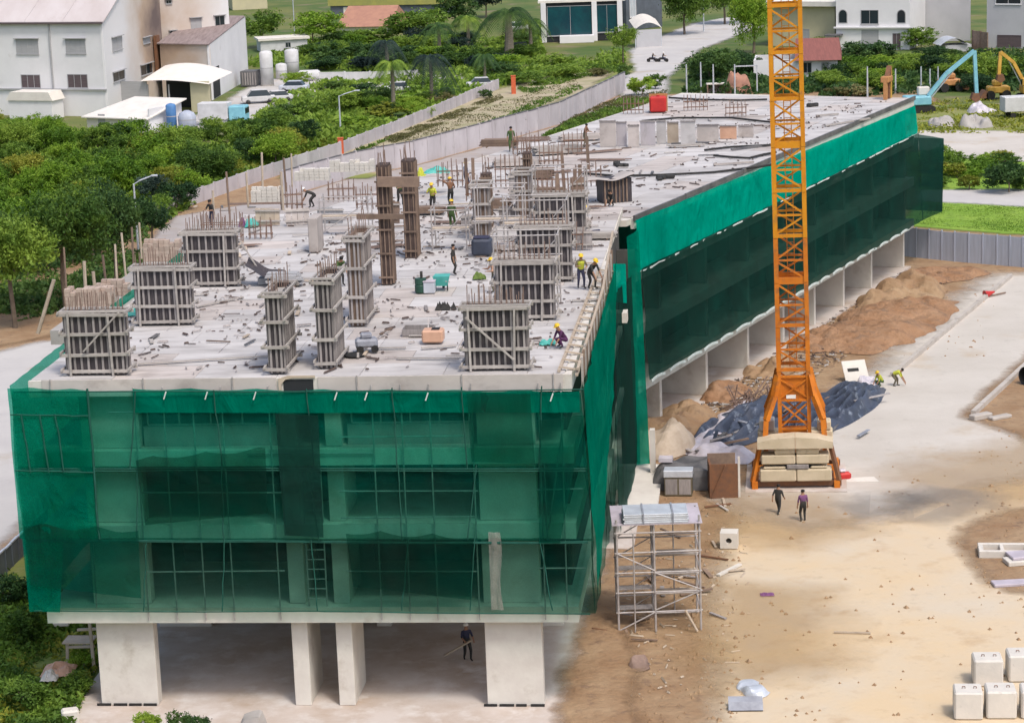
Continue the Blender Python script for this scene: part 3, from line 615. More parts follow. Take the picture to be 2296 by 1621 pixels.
# pale hems where the wing bands end
def hem(name, label, z0, z1, v, nseg, t0, t1, h):
    for k in range(nseg):
        a = t0 + (t1 - t0) * k / nseg; b = t0 + (t1 - t0) * (k + 1) / nseg
        if rnd.random() < 0.12: continue
        b -= (b - a) * rnd.uniform(0.05, 0.3)
        zz = lambda t: z0 + (z1 - z0) * (t - t0) / (t1 - t0)
        mb = MB(W.M); n = 5
        for i in range(n):
            p, q = a + (b - a) * i / n, a + (b - a) * (i + 1) / n
            s0, s1 = 4 * (i / n) * (1 - i / n), 4 * ((i + 1) / n) * (1 - (i + 1) / n)
            mb.bar((p, v, zz(p) + s0 * h), (q, v, zz(q) + s1 * h), 0.05, 0.16)
        yield mb
for mb in hem('hem', '', 4.35, 4.1, -1.62, 19, -5.5, 53, 0.12):
    mb.build('hem', M['hem'], wing_net, True)
mb = MB(W.M)
for k in range(60):
    t0, t1 = -5.8 + k * 1.04, -5.8 + (k + 1) * 1.04
    z = lambda t: 11.15 + (t + 5.8) / 62.6 * 0.3 + 0.1 * noise.noise(Vector((t * .6, 3, 0)))
    mb.bar((t0, -1.12, z(t0)), (t1, -1.12, z(t1)), 0.04, 0.07 + 0.05 * rnd.random())
mb.build('hem', M['hem'], band_net, True)
# pale film added to stand for a gap in the lowest front net
ua, za = F.uz(1090, 1200, V - .2); ub, zb = F.uz(1122, 1366, V - .2)
mb = MB(F.M)
mb.grid(lambda a, b: (ua + .1 + (0.5 + .06 * math.sin(b * 7)) * a, V - .25 + .03 * math.sin(a * 9 + b * 4) + 0.04 * noise.noise(Vector((a * 5, b * 9, 0))), za + .15 + (zb - za - .15) * b), 8, 24)
solo('plastic_sheet', mb, M['film'], 'added pale translucent strip standing for a gap in the lowest front net before the right column', 'plastic sheet', smooth=True)

# tube scaffold behind the front net
sc = thing('tube_scaffold', 'thin grey tube scaffold standing behind the front net', 'scaffold', F.at(10, -0.75, 4.9), F.rz)
def tubepart(T, a, b, parent, name='scaffold_tube', r=0.035, mt='pipe'):
    mb = MB(T); mb.tube([a, b], r, 6); return mb.build(name, M[mt], parent, True)
for x in (310, 375, 440, 505, 610, 840, 905, 968, 1062, 1212, 1262):
    u = F.uz(x, 1050, -.78)[0]; tubepart(F.M, (u, -0.78, 4.4), (u + .02, -0.78, 14.9), sc)
for z, u0, u1 in ((6.6, 2.6, 8.8), (6.6, 11.5, 17.3), (10.2, 2.7, 9.6), (10.2, 11.4, 17.4), (9.0, 11.4, 17.3), (13.8, 1.5, 8.7), (13.8, 11.4, 17.2), (12.6, 11.5, 17.0), (6.7, 19.9, 21.9), (10.2, 19.9, 21.9), (11.9, 7.5, 13.0)):
    tubepart(F.M, (u0, -0.70, z), (u1, -0.70, z + rnd.uniform(-.05, .05)), sc)
tubepart(F.M, (21.2, -.72, 13.4), (20.4, -.72, 8.5), sc)
tubepart(F.M, (-2.2, -.72, 8.2), (1.2, -.72, 8.15), sc)
tubepart(F.M, (0.3, -.72, 5.0), (0.35, -.72, 8.2), sc)
ld = thing('ladder', 'narrow ladder between the two thin walls behind the front net', 'ladder', F.at(10.1, -0.3, 4.9), F.rz)
for u in (9.75, 10.55): tubepart(F.M, (u, -0.5, 4.95), (u, -0.35, 11.3), ld, 'rail')
for k in range(14): tubepart(F.M, (9.75, -0.49 + k * .01, 5.3 + k * 0.44), (10.55, -0.49 + k * .01, 5.3 + k * 0.44), ld, 'rung', 0.025)

# ------------------------------------------------------------------ wording: say what a small repeated thing lies next to
LM_DECK = [(215, 770, 'the front left column form'), (370, 660, 'the second left column form'), (475, 580, 'the third left column form'), (620, 750, 'the wall form left of the shaft'), (720, 710, 'the wall form right of the shaft'), (808, 620, 'the brown mid deck wall form'), (868, 520, 'the left tall dark form'), (922, 480, 'the right tall dark form'),
           (970, 750, 'the peach motor box'), (825, 770, 'the blue grey machine'), (955, 635, 'the dark green drum'), (1110, 760, 'the front right column form'), (1178, 650, 'the second right column form'), (1220, 565, 'the third right column form'), (1082, 550, 'the dark blue water tank'), (1262, 760, 'the worker in violet'), (1310, 610, 'the two yellow helmeted workers'), (598, 590, 'the dark warped sheet'), (700, 455, 'the bending dark worker'), (560, 500, 'the teal cloth bundle'), (710, 520, 'the pale wall stub'),
           (960, 480, 'the hi-vis worker'), (1240, 440, 'the tallest brown stack')]
LM_WING = [(1380, 430, 'the crate form'), (1476, 235, 'the red tank'), (1365, 295, 'the leftmost standing panel'), (1510, 295, 'the tan panel'), (1634, 300, 'the low peach panel'), (1590, 285, 'the wide low panel'), (1147, 320, 'the worker in dark green'), (1250, 345, 'the grey board stack'), (1160, 372, 'the nearest pale board stack'), (1200, 400, 'the brown board stack'), (1545, 324, 'the plank on two blocks'), (1700, 350, 'the crane mast')]
LM_TREES = [(312, 400, 'the lamp by the deck'), (386, 262, 'the blue upright tank'), (421, 270, 'the squat blue tank'), (70, 250, 'the white annex'), (270, 280, 'the low cream building'), (503, 255, 'the truck'), (802, 210, 'the second lamp'), (765, 330, 'the left orange post'), (470, 365, 'the large round tree of the thicket'), (265, 390, 'the round tree above the lamp'), (95, 420, 'the round tree at the left'), (620, 335, 'the round tree by the orange post'), (560, 410, 'the low wall'), (660, 380, 'the middle of the low wall'), (20, 320, 'the large tree at the left edge'), (395, 320, 'the round tree before the blue tank'), (150, 520, 'the tallest broad tree'),
            (580, 225, 'the white van'), (882, 200, 'the thin palm'), (968, 180, 'the drooping palm'), (1142, 90, 'the biggest palm'), (1087, 160, 'the small palm'), (868, 130, 'the dark palm'), (694, 170, 'the lying tank'), (820, 60, 'the terracotta roof'), (830, 168, 'the long pale wall'), (1225, 75, 'the showroom bush'), (1130, 215, 'the right orange post'), (935, 280, 'the sandy lane'), (1165, 110, 'the dark car'),
            (1958, 80, 'the villa'), (1945, 120, 'the tree before the villa door'), (1850, 150, 'the red roof house'), (1990, 190, 'the yellow hoist post'), (2085, 120, 'the bell shaped tree'), (2110, 180, 'the blue arm'), (2140, 110, 'the grey shack'), (2262, 400, 'the large dark bush'), (2250, 345, 'the white slab'), (2090, 400, 'the far end of the wing net'), (2180, 440, 'the grey path')]
USED = {}
def near(base, px, py, LM, alone):
    best = sorted(LM, key=lambda q: (q[0] - px) ** 2 + ((q[1] - py) * 1.6) ** 2)
    for x, y, nm in best[:4]:
        dx, dy = px - x, (py - y) * 1.6; d = math.hypot(dx, dy)
        rel = ('just ' if d < 34 else '') + (('right of' if dx > 0 else 'left of') if abs(dx) > abs(dy) else ('in front of' if dy > 0 else 'behind'))
        lb = '%s %s %s' % (base, rel, nm)
        if lb not in USED and len(lb.split()) <= 16: USED[lb] = 1; return lb
    for x, y, nm in best[:3]:
        for w in ('farther ', 'well '):
            dx, dy = px - x, py - y
            lb = '%s %s%s %s' % (base, w, ('right of' if dx > 0 else 'left of') if abs(dx) > abs(dy) else ('in front of' if dy > 0 else 'behind'), nm)
            if lb not in USED: USED[lb] = 1; return lb
    return alone
# ------------------------------------------------------------------ column forms standing on the deck
def shared(cache, key, fn):
    if key not in cache: cache[key] = fn()
    return cache[key]
SM = {}
def formwork(label, u, v, w, d, h, nst, nsd, brace=1, rebar=True, mt='steelform', z=ZD + 0.035, T=None, group='timber column forms on the roof deck', cap=True, levels=(0.06, 0.33, 0.66, 0.97), name='column_formwork'):
    T = T or F
    t = thing(name, label, 'formwork', T.at(u + w / 2, v + d / 2, z), T.rz, group)
    hx, hy = w / 2, d / 2
    for (x0, x1, y0, y1) in ((-hx, hx, -hy, -hy + .03), (-hx, hx, hy - .03, hy), (-hx, -hx + .03, -hy + .03, hy - .03), (hx - .03, hx, -hy + .03, hy - .03)):
        MB().box(x0, x1, y0, y1, 0, h).build('form_panel', M[mt], t)
    MB().box(-hx + .04, hx - .04, -hy + .04, hy - .04, h - .25, h - .2).build('concrete_top', M['conc_d'], t)
    st = shared(SM, ('stud', round(h, 2)), lambda: MB().box(-.045, .045, -.035, .035, 0.02, h - 0.02).mesh('stud', M['stud']))
    for i in range(nst):
        x = -hx + 0.08 + (w - 0.16) * i / (nst - 1) + rnd.uniform(-.03, .03)
        for y in (-hy - .037, hy + .037): put('stud', st, t, (x, y, rnd.uniform(0, .04)))
    for i in range(nsd):
        y = -hy + 0.1 + (d - 0.2) * (i / (nsd - 1) if nsd > 1 else .5)
        for x in (-hx - .037, hx + .037): put('stud', st, t, (x, y, rnd.uniform(0, .04)), math.pi / 2)
    for k, lv in enumerate(levels):
        zz = lv * h; e = 0.22 + rnd.uniform(0, .12)
        for y in (-hy - .125, hy + .125):
            MB().bar((-hx - e, y, zz + rnd.uniform(-.03, .03)), (hx + e, y, zz + rnd.uniform(-.03, .03)), .10, .13).build('waler', M['rail'], t)
        for x in (-hx - .19, hx + .19):
            MB().bar((x, -hy - e, zz + .11), (x, hy + e, zz + .11), .08, .10).build('waler', M['rail'], t)
    for i, x in enumerate((-0.42 * w, 0.3 * w) if w > 1.5 else ()):
        MB().bar((x, -hy - .24, -.02), (x + rnd.uniform(-.1, .1), -hy - .24, h + rnd.uniform(-.1, .15)), .09, .06).build('upright', M['rail'], t)
    if brace == 1: MB().bar((-hx * .35, -hy - .30, h * .4), (hx * .95, -hy - .30, h * 1.02), .09, .07).build('brace', M['rail'], t)
    if brace == 2: MB().bar((-hx * .95, -hy - .30, h * .86), (hx * .6, -hy - .30, h * .18), .09, .07).build('brace', M['rail'], t)
    if brace == 3: MB().bar((hx + .2, 0, h * .85), (hx + 1.5, .2, 0.02), .09, .07).build('brace', M['rail'], t)
    if cap:
        MB().bar((-hx - .2, -hy - .02, h + .05), (hx + .2, -hy - .02, h + .06), .14, .09).build('cap_beam', M['rail'], t)
        MB().bar((-hx - .15, hy, h + .05), (hx + .25, hy, h + .05), .14, .09).build('cap_beam', M['rail'], t)
    if rebar:
        mb = MB(); n = max(5, int(w / .22))
        for i in range(n):
            x = -hx + .12 + (w - .24) * i / (n - 1)
            for y in (-hy + .1, hy - .1):
                mb.bar((x, y, h - .3), (x + rnd.uniform(-.05, .05), y + rnd.uniform(-.04, .04), h + rnd.uniform(.45, 1.0)), .035)
        stuff(mb.build('rebar', M['rebar'], t))
    return t
formwork('wide column form at the front left deck corner, its diagonal rising to the right', -0.5, 0.35, 2.6, 0.75, 2.75, 9, 2, 1)
formwork('wide column form second from the front along the left deck edge, no diagonal', -0.1, 10.9, 2.6, 0.75, 2.75, 9, 2, 0)
formwork('wide column form third along the left deck edge, prop leaning on its right side', 0.05, 20.5, 2.6, 0.75, 2.8, 8, 2, 3)
formwork('wide column form at the front right of the deck, diagonal falling to the right', 17.0, 0.3, 2.6, 0.75, 2.75, 10, 2, 2)
formwork('wide column form second along the right deck edge, behind the front right form', 17.25, 10.8, 2.6, 0.75, 2.75, 8, 2, 0, mt='steelform')
formwork('wide column form third along the right deck edge, beside the two yellow helmeted workers', 17.35, 20.3, 2.6, 0.75, 2.8, 9, 2, 0)
formwork('wide column form fourth along the right deck edge, among brown boards', 17.3, 31.0, 2.6, 0.75, 2.8, 8, 2, 0)
G2 = 'narrow wall forms on the roof deck'
formwork('narrow wall form left of the dark shaft at the deck front', 8.5, 0.1, 0.62, 2.6, 3.5, 3, 6, 0, group=G2, name='wall_formwork')
formwork('narrow wall form right of the dark shaft at the deck front', 10.5, 1.0, 0.62, 2.6, 3.9, 3, 6, 0, group=G2, name='wall_formwork')
formwork('narrow wall form in mid deck behind the dark shaft, brown stained', 10.4, 9.9, 0.62, 2.7, 4.2, 3, 6, 0, group=G2, name='wall_formwork', mt='wood')
def tall_form(label, px, py, top, w, d):
    u, v = F.uv(px, py, ZD); h = F.uz(px, top, v)[1] - ZD
    t = thing('tall_wall_form', label, 'formwork', F.at(u, v + d / 2, ZD + .03), F.rz, 'tall dark wall forms in mid deck')
    MB().box(-w / 2, w / 2, -d / 2, d / 2, 0, h).build('form_panel', M['darkwood'], t)
    for i in range(3): MB().box(-w / 2 + .04 + i * (w - .14) / 2, -w / 2 + .10 + i * (w - .14) / 2, -d / 2 - .07, -d / 2 - .003, 0.05, h - .1).build('stud', M['wood'], t)
    for i in range(4): MB().box(w / 2 + .003, w / 2 + .07, -d / 2 + .1 + i * (d - .3) / 3, -d / 2 + .2 + i * (d - .3) / 3, 0.05, h - .1).build('stud', M['wood'], t)
    for k in range(5): MB().bar((-w / 2 - .1, -d / 2 - .11, .4 + k * h * .2), (w / 2 + .1, -d / 2 - .11, .4 + k * h * .2), .07, .09).build('waler', M['wood'], t)
    mb = MB()
    for k in range(8): x, y = rnd.uniform(-w / 2, w / 2), rnd.uniform(-d / 2, d / 2); mb.bar((x, y, h - .2), (x + rnd.uniform(-.1, .1), y, h + rnd.uniform(.4, 1.1)), .035)
    stuff(mb.build('rebar', M['rebar'], t))
    return t
tall_form('tall slender dark form, left of the pair joined by a cross beam', 868, 640, 372, .58, 1.1)
tall_form('tall slender dark form, right of the pair joined by a cross beam', 922, 580, 362, .66, 1.2)
tall_form('slender dark form standing behind, right of the tall pair', 1092, 512, 392, .5, .9)
tall_form('slender dark form at the back by the brown stacks', 1184, 478, 345, .45, .9)
formwork('dark wall form standing far back in the middle of the deck beside a scaffold', 13.6, 33, 0.75, 1.4, 3.1, 3, 4, 0, group=G2, name='wall_formwork', mt='wood', rebar=False)
formwork('dark wall form standing far back with brown boards stacked before it', 15.6, 37, 0.8, 1.4, 3.2, 3, 4, 0, group=G2, name='wall_formwork', mt='wood', rebar=False)
def beam_px(xa, xb, py, v, w, h):
    a, b = F.uz(xa, py, v), F.uz(xb, py, v); return MB(F.M).bar((a[0], v, a[1]), (b[0], v, b[1]), w, h)
mb = beam_px(846, 940, 408, F.uv(868, 640, ZD)[1] - .2, .24, .5)
solo('cross_beam', mb, M['wood'], 'dark timber beam tied across the two tall wall forms', 'beam')
mb = beam_px(800, 905, 486, F.uv(868, 640, ZD)[1] - .25, .2, .25)
solo('cross_beam', mb, M['wood'], 'lower grey timber beam tied to the tall dark wall forms', 'beam')

def g0(px, py): return G(px, py, 0.03)
def D(px, py, z=None): return G(px, py, ZD + 0.05 if z is None else z)
def DW(px, py): return G(px, py, ZW + 0.05)
# scaffold frames on the deck
def frame_scaffold(label, u, v, w, d, h, lv, z=ZD + .05, T=None, group='tube scaffolds on the roof deck'):
    T = T or F
    t = thing('deck_scaffold', label, 'scaffold', T.at(u, v, z), T.rz, group)
    for x in (0, w):
        for y in (0, d): MB().tube([(x, y, 0), (x, y, h + rnd.uniform(0, .3))], .04, 6).build('post', M['pipe'], t)
    for k in range(1, lv + 1):
        zz = h * k / lv
        for y in (0, d): MB().tube([(-.15, y, zz), (w + .15, y, zz)], .035, 6).build('ledger', M['pipe'], t)
        for x in (0, w): MB().tube([(x, -.15, zz - .06), (x, d + .15, zz - .06)], .035, 6).build('ledger', M['pipe'], t)
    MB().tube([(0, -.05, .1), (w, -.05, h * .95)], .03, 6).build('diagonal', M['pipe'], t)
    MB().box(-.1, w + .1, .1, min(d, .7), h * (lv - 1) / lv + .04, h * (lv - 1) / lv + .08).build('platform', M['woodp'], t)
    return t
frame_scaffold('tube scaffold just behind the second column form on the right', 16.9, 13.0, 3.0, 1.6, 3.6, 3)
frame_scaffold('tube scaffold by the third column form on the right', 16.4, 22.5, 3.2, 1.8, 3.8, 3)
frame_scaffold('tube scaffold at the back of the deck in front of brown boards', 14.2, 28.5, 2.6, 1.5, 3.6, 2)
frame_scaffold('tube scaffold farthest back on the deck, near the wing', 16.6, 36.5, 3.0, 1.8, 3.4, 2)
frame_scaffold('tube scaffold round the workers in hi-vis at the back of the deck', 11.6, 30.0, 1.9, 1.4, 2.2, 2)
frame_scaffold('low tube scaffold at the back left of the deck', 4.4, 35.5, 2.8, 1.4, 2.0, 2)
# stacks of boards
def board_stack(label, loc, rz, L, w, n, per, mt, group='stacks of boards on the building', th=0.06, jit=.06, name='board_stack'):
    t = thing(name, label, 'timber stack', loc, rz, group)
    for x in (-L * .35, L * .35): MB().box(x - .05, x + .05, -w / 2, w / 2, 0, .08).build('bearer', M['wood'], t)
    bw = w / per
    me = MB().box(-L / 2, L / 2, -bw / 2 + .008, bw / 2 - .008, 0, th).mesh('board', M[mt])
    for k in range(n):
        for i in range(per):
            if k == n - 1 and rnd.random() < .3: continue
            put('board', me, t, (rnd.uniform(-jit, jit) * 3, -w / 2 + bw * (i + .5), .082 + k * (th + .004)), rnd.uniform(-.01, .01))
    return t
SB = [(1110, 470, 1.9, .8, 9, 3, 'wood', 'brown boards stacked high behind the hi-vis workers'),
      (1225, 455, 2.3, 1.0, 13, 4, 'wood', 'tallest stack of brown boards, at the back right of the deck'),
      (1290, 505, 1.6, .9, 6, 3, 'ply2', 'pale boards stacked by the right deck edge'),
      (1330, 535, 2.4, 1.0, 5, 3, 'rail', 'grey boards stacked near the recess'),
      (1140, 560, 1.8, .9, 4, 3, 'ply2', 'low pale boards between two column forms'),
      (960, 480, 2.0, .8, 6, 3, 'wood', 'brown boards under the teal sheet')]
for px, py, L, w, n, per, mt, lb in SB: board_stack(lb, D(px, py), F.rz + rnd.uniform(-.15, .15), L, w, n, per, mt)
SBW = [(1160, 372, 3.2, 1.2, 7, 4, 'ply2', 'pale boards stacked where the wing deck begins'), (1250, 345, 3.4, 1.2, 8, 4, 'rail', 'grey boards stacked left of the white panels'),
       (1300, 315, 3.0, 1.0, 6, 4, 'ply2', 'pale boards stacked at the left edge of the wing deck'), (1120, 330, 2.6, 1.0, 8, 3, 'wood', 'brown boards stacked at the far left edge of the deck'),
       (1200, 400, 2.4, 1.0, 9, 3, 'wood', 'brown boards stacked in front of the pale ones on the wing'), (1540, 330, 2.6, .5, 2, 2, 'rail', 'flat grey boards lying in mid wing deck')]
for px, py, L, w, n, per, mt, lb in SBW: board_stack(lb, DW(px, py), F.rz + rnd.uniform(-.1, .35), L, w, n, per, mt)
# upright brown props and boards in the back clutter
PR = [(1085, 505, 2.9), (1093, 505, 2.9), (1178, 470, 2.6), (1190, 470, 2.7), (1252, 480, 2.4), (1290, 470, 2.5), (1048, 440, 2.4), (1062, 440, 2.4), (1300, 440, 2.0), (1320, 380, 2.2), (1265, 420, 2.2), (1238, 520, 2.2)]
for i, (px, py, h) in enumerate(PR):
    p = D(px, py); mb = MB(); mb.bar(p, p + Vector((rnd.uniform(-.1, .1), rnd.uniform(-.1, .1), h)), .2, .13)
    solo('timber_prop', mb, M['wood'], near('upright brown timber prop', px, py - 30, LM_DECK + LM_WING, 'upright brown timber prop in the clutter at the back of the deck'), 'prop', 'brown props at the back of the deck')
# starter bars and bundles of reinforcing rods
def rods(label, p, rz, nx, ny, sp, h, group, ties=2):
    t = thing('rebar_cage', label, 'rebar', p, rz, group)
    for i in range(nx):
        for j in range(ny):
            if 0 < i < nx - 1 and 0 < j < ny - 1: continue
            x, y = (i - nx / 2 + .5) * sp, (j - ny / 2 + .5) * sp
            MB().bar((x, y, 0), (x + rnd.uniform(-.08, .08), y + rnd.uniform(-.08, .08), h * rnd.uniform(.8, 1.15)), .045).build('rod', M['rebar'], t)
    for k in range(ties):
        zz = h * (k + .6) / (ties + .6); X, Y = (nx / 2 - .5) * sp + .03, (ny / 2 - .5) * sp + .03
        for q in (((-X, -Y, zz), (X, -Y, zz)), ((-X, Y, zz), (X, Y, zz)), ((-X, -Y, zz), (-X, Y, zz)), ((X, -Y, zz), (X, Y, zz))): MB().bar(*q, .035).build('tie', M['rust'], t)
for px, py, nx, ny, h, lb in ((1240, 440, 7, 2, 1.7, 'starter bars behind the wide brown form board'), (1320, 418, 6, 2, 1.5, 'starter bars left of the crate form'), (1075, 450, 6, 2, 1.8, 'starter bars behind the slender dark form'), (1140, 420, 6, 2, 1.9, 'starter bars behind the brown board stack'),
        (1010, 418, 6, 2, 1.6, 'starter bars right of the turquoise sheet'), (830, 470, 6, 2, 1.5, 'starter bars left of the tall pair of dark forms'), (765, 452, 6, 2, 1.3, 'starter bars in the back left of the deck'), (1280, 560, 5, 2, 1.4, 'starter bars right of the third right column form'), (655, 470, 5, 2, 1.5, 'starter bars by the bending dark worker'), (500, 545, 8, 3, 1.8, 'starter bars behind the third left column form'), (585, 535, 5, 2, 1.2, 'starter bars left of the pale wall stub')):
    rods(lb, D(px, py), F.rz, nx, ny, .32, h, 'starter bars on the roof deck')
for px, py, nx, ny, h, lb in ((1180, 345, 7, 2, 1.5, 'starter bars at the left of the wing deck'), (1290, 345, 6, 2, 1.6, 'starter bars before the leftmost standing panel'), (1236, 372, 6, 2, 1.5, 'starter bars between the board stacks on the wing'), (1420, 255, 6, 2, 1.3, 'starter bars behind the standing panels, left'), (1560, 248, 7, 2, 1.2, 'starter bars behind the standing panels, right'), (1650, 262, 6, 2, 1.2, 'starter bars behind the low peach panel')):
    rods(lb, DW(px, py), F.rz, nx, ny, .32, h, 'starter bars on the wing deck')
for k in range(16):
    far = k > 8; qx, qy = (rnd.uniform(1120, 1380), rnd.uniform(310, 400)) if far else (rnd.uniform(420, 1300), rnd.uniform(450, 560)); p = (DW if far else D)(qx, qy)
    t = thing('rod_bundle', near('bundle of brown rods lying', qx, qy, LM_WING if far else LM_DECK, 'bundle of brown reinforcing rods lying on the deck'), 'rod bundle', p, F.rz + rnd.uniform(-.2, .5), 'rod bundles on the wing deck' if far else 'rod bundles on the front deck')
    for i in range(7): MB().bar((-1.7 + rnd.uniform(-.2, .2), i * .07, .05 + rnd.uniform(0, .05)), (1.7 + rnd.uniform(-.3, .3), i * .09 - .05, .05 + rnd.uniform(0, .05)), .05).build('rod', M['rebar'], t)
# form boards leaning and standing in the clutter
FB = [(1092, 508, .75, 2.6, 'wood', 'dark brown form board standing behind the turquoise sheet'), (1162, 448, 1.1, 1.7, 'stud', 'grey form board standing left of the tallest brown stack'), (1232, 478, 2.0, 1.5, 'wood', 'wide brown form board before the tallest brown stack'),
      (1150, 505, 1.6, 1.1, 'stud', 'low grey form board in front of the scaffold at the back'), (1258, 512, 1.5, 1.8, 'ply2', 'pale form board left of the crate form'), (1298, 478, .9, 2.1, 'wood', 'narrow brown form board beside the yellow sack'),
      (1060, 520, 1.3, 1.0, 'ply2', 'low pale form board right of the worker in a green coat'), (1205, 540, 1.8, 1.3, 'ply2', 'pale form board behind the third right column form'), (1308, 560, 1.0, 1.1, 'stud', 'low grey form board by the recess'),
      (880, 500, .9, 1.3, 'wood', 'brown form board between the tall dark wall forms'), (740, 500, 1.6, .9, 'shutter', 'low grey form board left of the tall dark wall forms'), (668, 505, 1.4, 1.0, 'ply2', 'low pale form board near the bending dark worker'), (600, 505, 1.5, 1.0, 'woodp', 'tan form board right of the teal cloth bundle')]
for px, py, w, h, mt, lb in FB:
    t = thing('form_board', lb, 'form board', D(px, py), F.rz + rnd.uniform(-.25, .25), 'form boards standing on the deck')
    n = max(2, int(w / .28)); bw = w / n
    for i in range(n): MB(Matrix.Rotation(R(-7), 4, 'X')).box(-w / 2 + i * bw + .01, -w / 2 + (i + 1) * bw - .01, 0, .05, 0, h + rnd.uniform(-.05, .05)).build('board', M[mt], t)
    for zz in (h * .2, h * .8): MB(Matrix.Rotation(R(-7), 4, 'X')).box(-w / 2 - .08, w / 2 + .08, -.09, -.004, zz, zz + .1).build('batten', M['rail'], t)
    MB().bar((0, .3, .02), (0, .12 + h * .12, h * .75), .08).build('prop', M['wood'], t)
for k in range(90):
    far = k > 58
    x, y = (rnd.uniform(1080, 1700), rnd.uniform(265, 420)) if far else (rnd.uniform(330, 1330), rnd.uniform(440, 820))
    if far and x > 1330 and y > 470 - (x - 1330) * .42: continue
    p = (DW if far else D)(x, y); a = rnd.choice([0, 1.57]) + rnd.uniform(-.3, .3) + F.rz; L = rnd.uniform(.4, 1.6)
    d = Vector((math.cos(a), math.sin(a), 0)) * L; mb = MB(); mb.bar(p + Vector((0, 0, .05)), p + d + Vector((0, 0, .05)), rnd.uniform(.08, .2), .05)
    mk = rnd.choice(['wood', 'rail', 'darktarp', 'stud'] if far else ['wood', 'rail', 'stud', 'darktarp', 'woodp']); wd = {'wood': 'brown', 'rail': 'pale grey', 'darktarp': 'black', 'stud': 'grey', 'woodp': 'tan'}[mk]
    if far: solo('short_board', mb, M[mk], near('short %s board lying %s' % (wd, 'lengthwise' if abs(d.y) > abs(d.x) else 'crosswise'), x, y, LM_WING, 'short loose board lying on the pale wing deck'), 'board', 'short loose boards on the wing deck')
    else: solo('short_board', mb, M[mk], near('short %s board lying %s' % (wd, 'lengthwise' if abs(d.y) > abs(d.x) else 'crosswise'), x, y, LM_DECK, 'short loose board lying on the front roof deck'), 'board', 'short loose boards on the front deck')
def bits(name, label, fn, n, mt, seed):
    r = random.Random(seed); mb = MB()
    for k in range(n):
        p = fn(r); 
        if p is None: continue
        a, L, w = r.uniform(0, 3.14), r.uniform(.05, .5) * r.random() ** 2 + .04, r.uniform(.02, .07); mb.T = Matrix.Translation(p) @ Matrix.Rotation(a, 4, 'Z'); h = r.uniform(.02, .09)
        mb.add([(-L, -w, 0), (L, -w, 0), (L, w, 0), (-L, w, 0), (-L * .9, 0, h), (L * .9, 0, h)], [(0, 1, 5, 4), (2, 3, 4, 5), (1, 2, 5), (3, 0, 4)])
    tag(stuff(put(name, mb.mesh(name, M[mt]))), label)
def deck_pt(r):
    u, v = r.uniform(-1.7, 21), 43.5 * r.random() ** .75
    return F.at(u, v, ZD + .05) if noise.noise(Vector((u * .25, v * .2, 4))) + r.uniform(-.3, .3) > -.05 else None
def wing_pt2(r):
    t, w_ = r.uniform(-8, 55), r.uniform(0, 19); q = W.at(t, w_, ZW + .05)
    return q if (q - F.o).dot(F.d) > 45.5 and noise.noise(Vector((t * .2, w_ * .25, 9))) + r.uniform(-.3, .3) > 0 else None
bits('deck_litter', 'dark offcuts and litter strewn over the front roof deck', deck_pt, 1300, 'darkwood', 3)
bits('deck_litter', 'grey offcuts and cement crumbs strewn over the front roof deck', deck_pt, 900, 'stud', 5)
bits('deck_litter', 'dark offcuts and litter strewn over the wing deck', wing_pt2, 1300, 'darkwood', 7)
bits('yard_litter', 'pale chips and scraps strewn over the yard', lambda r: g0(r.uniform(1350, 1680), r.uniform(1130, 1560)), 170, 'woodp', 9)
# loose planks on the deck
PK = [((1000, 800), (1110, 803), 'rail', 'thin grey plank lying before the front right column form'), ((780, 515), (920, 508), 'wood', 'dark plank lying left of the tall dark forms'),
      ((795, 545), (905, 541), 'wood', 'dark plank at the foot of the tall dark forms'), ((310, 818), (610, 800), 'rail', 'long thin plank along the front left of the deck'),
      ((890, 805), (1030, 806), 'rail', 'thin plank behind the front edge at mid deck'), ((440, 690), (545, 668), 'rail', 'thin plank lying beside the second column form'),
      ((1270, 525), (1345, 518), 'navy', 'dark blue plank by the recess'), ((1190, 590), (1330, 592), 'woodp', 'pale plank behind the yellow helmeted workers')]
for a, b, mt, lb in PK:
    mb = MB(); mb.bar(D(*a) + Vector((0, 0, .05)), D(*b) + Vector((0, 0, .05)), .14, .06); solo('plank', mb, M[mt], lb, 'plank')
PKW = [((1505, 325), (1590, 323), 'darktarp', 'dark plank on two blocks in mid wing deck'), ((1600, 372), (1690, 366), 'ply2', 'pale plank on the wing deck near the crane mast'), ((1640, 338), (1720, 328), 'darktarp', 'dark plank left of the crane mast'),
       ((1850, 285), (1950, 268), 'rail', 'thin plank on the wing deck right of the crane mast'), ((1830, 262), (1880, 258), 'rail', 'short plank on the wing deck right of the crane mast')]
for a, b, mt, lb in PKW:
    mb = MB(); mb.bar(DW(*a) + Vector((0, 0, .08)), DW(*b) + Vector((0, 0, .08)), .18, .12); solo('plank', mb, M[mt], lb, 'plank')
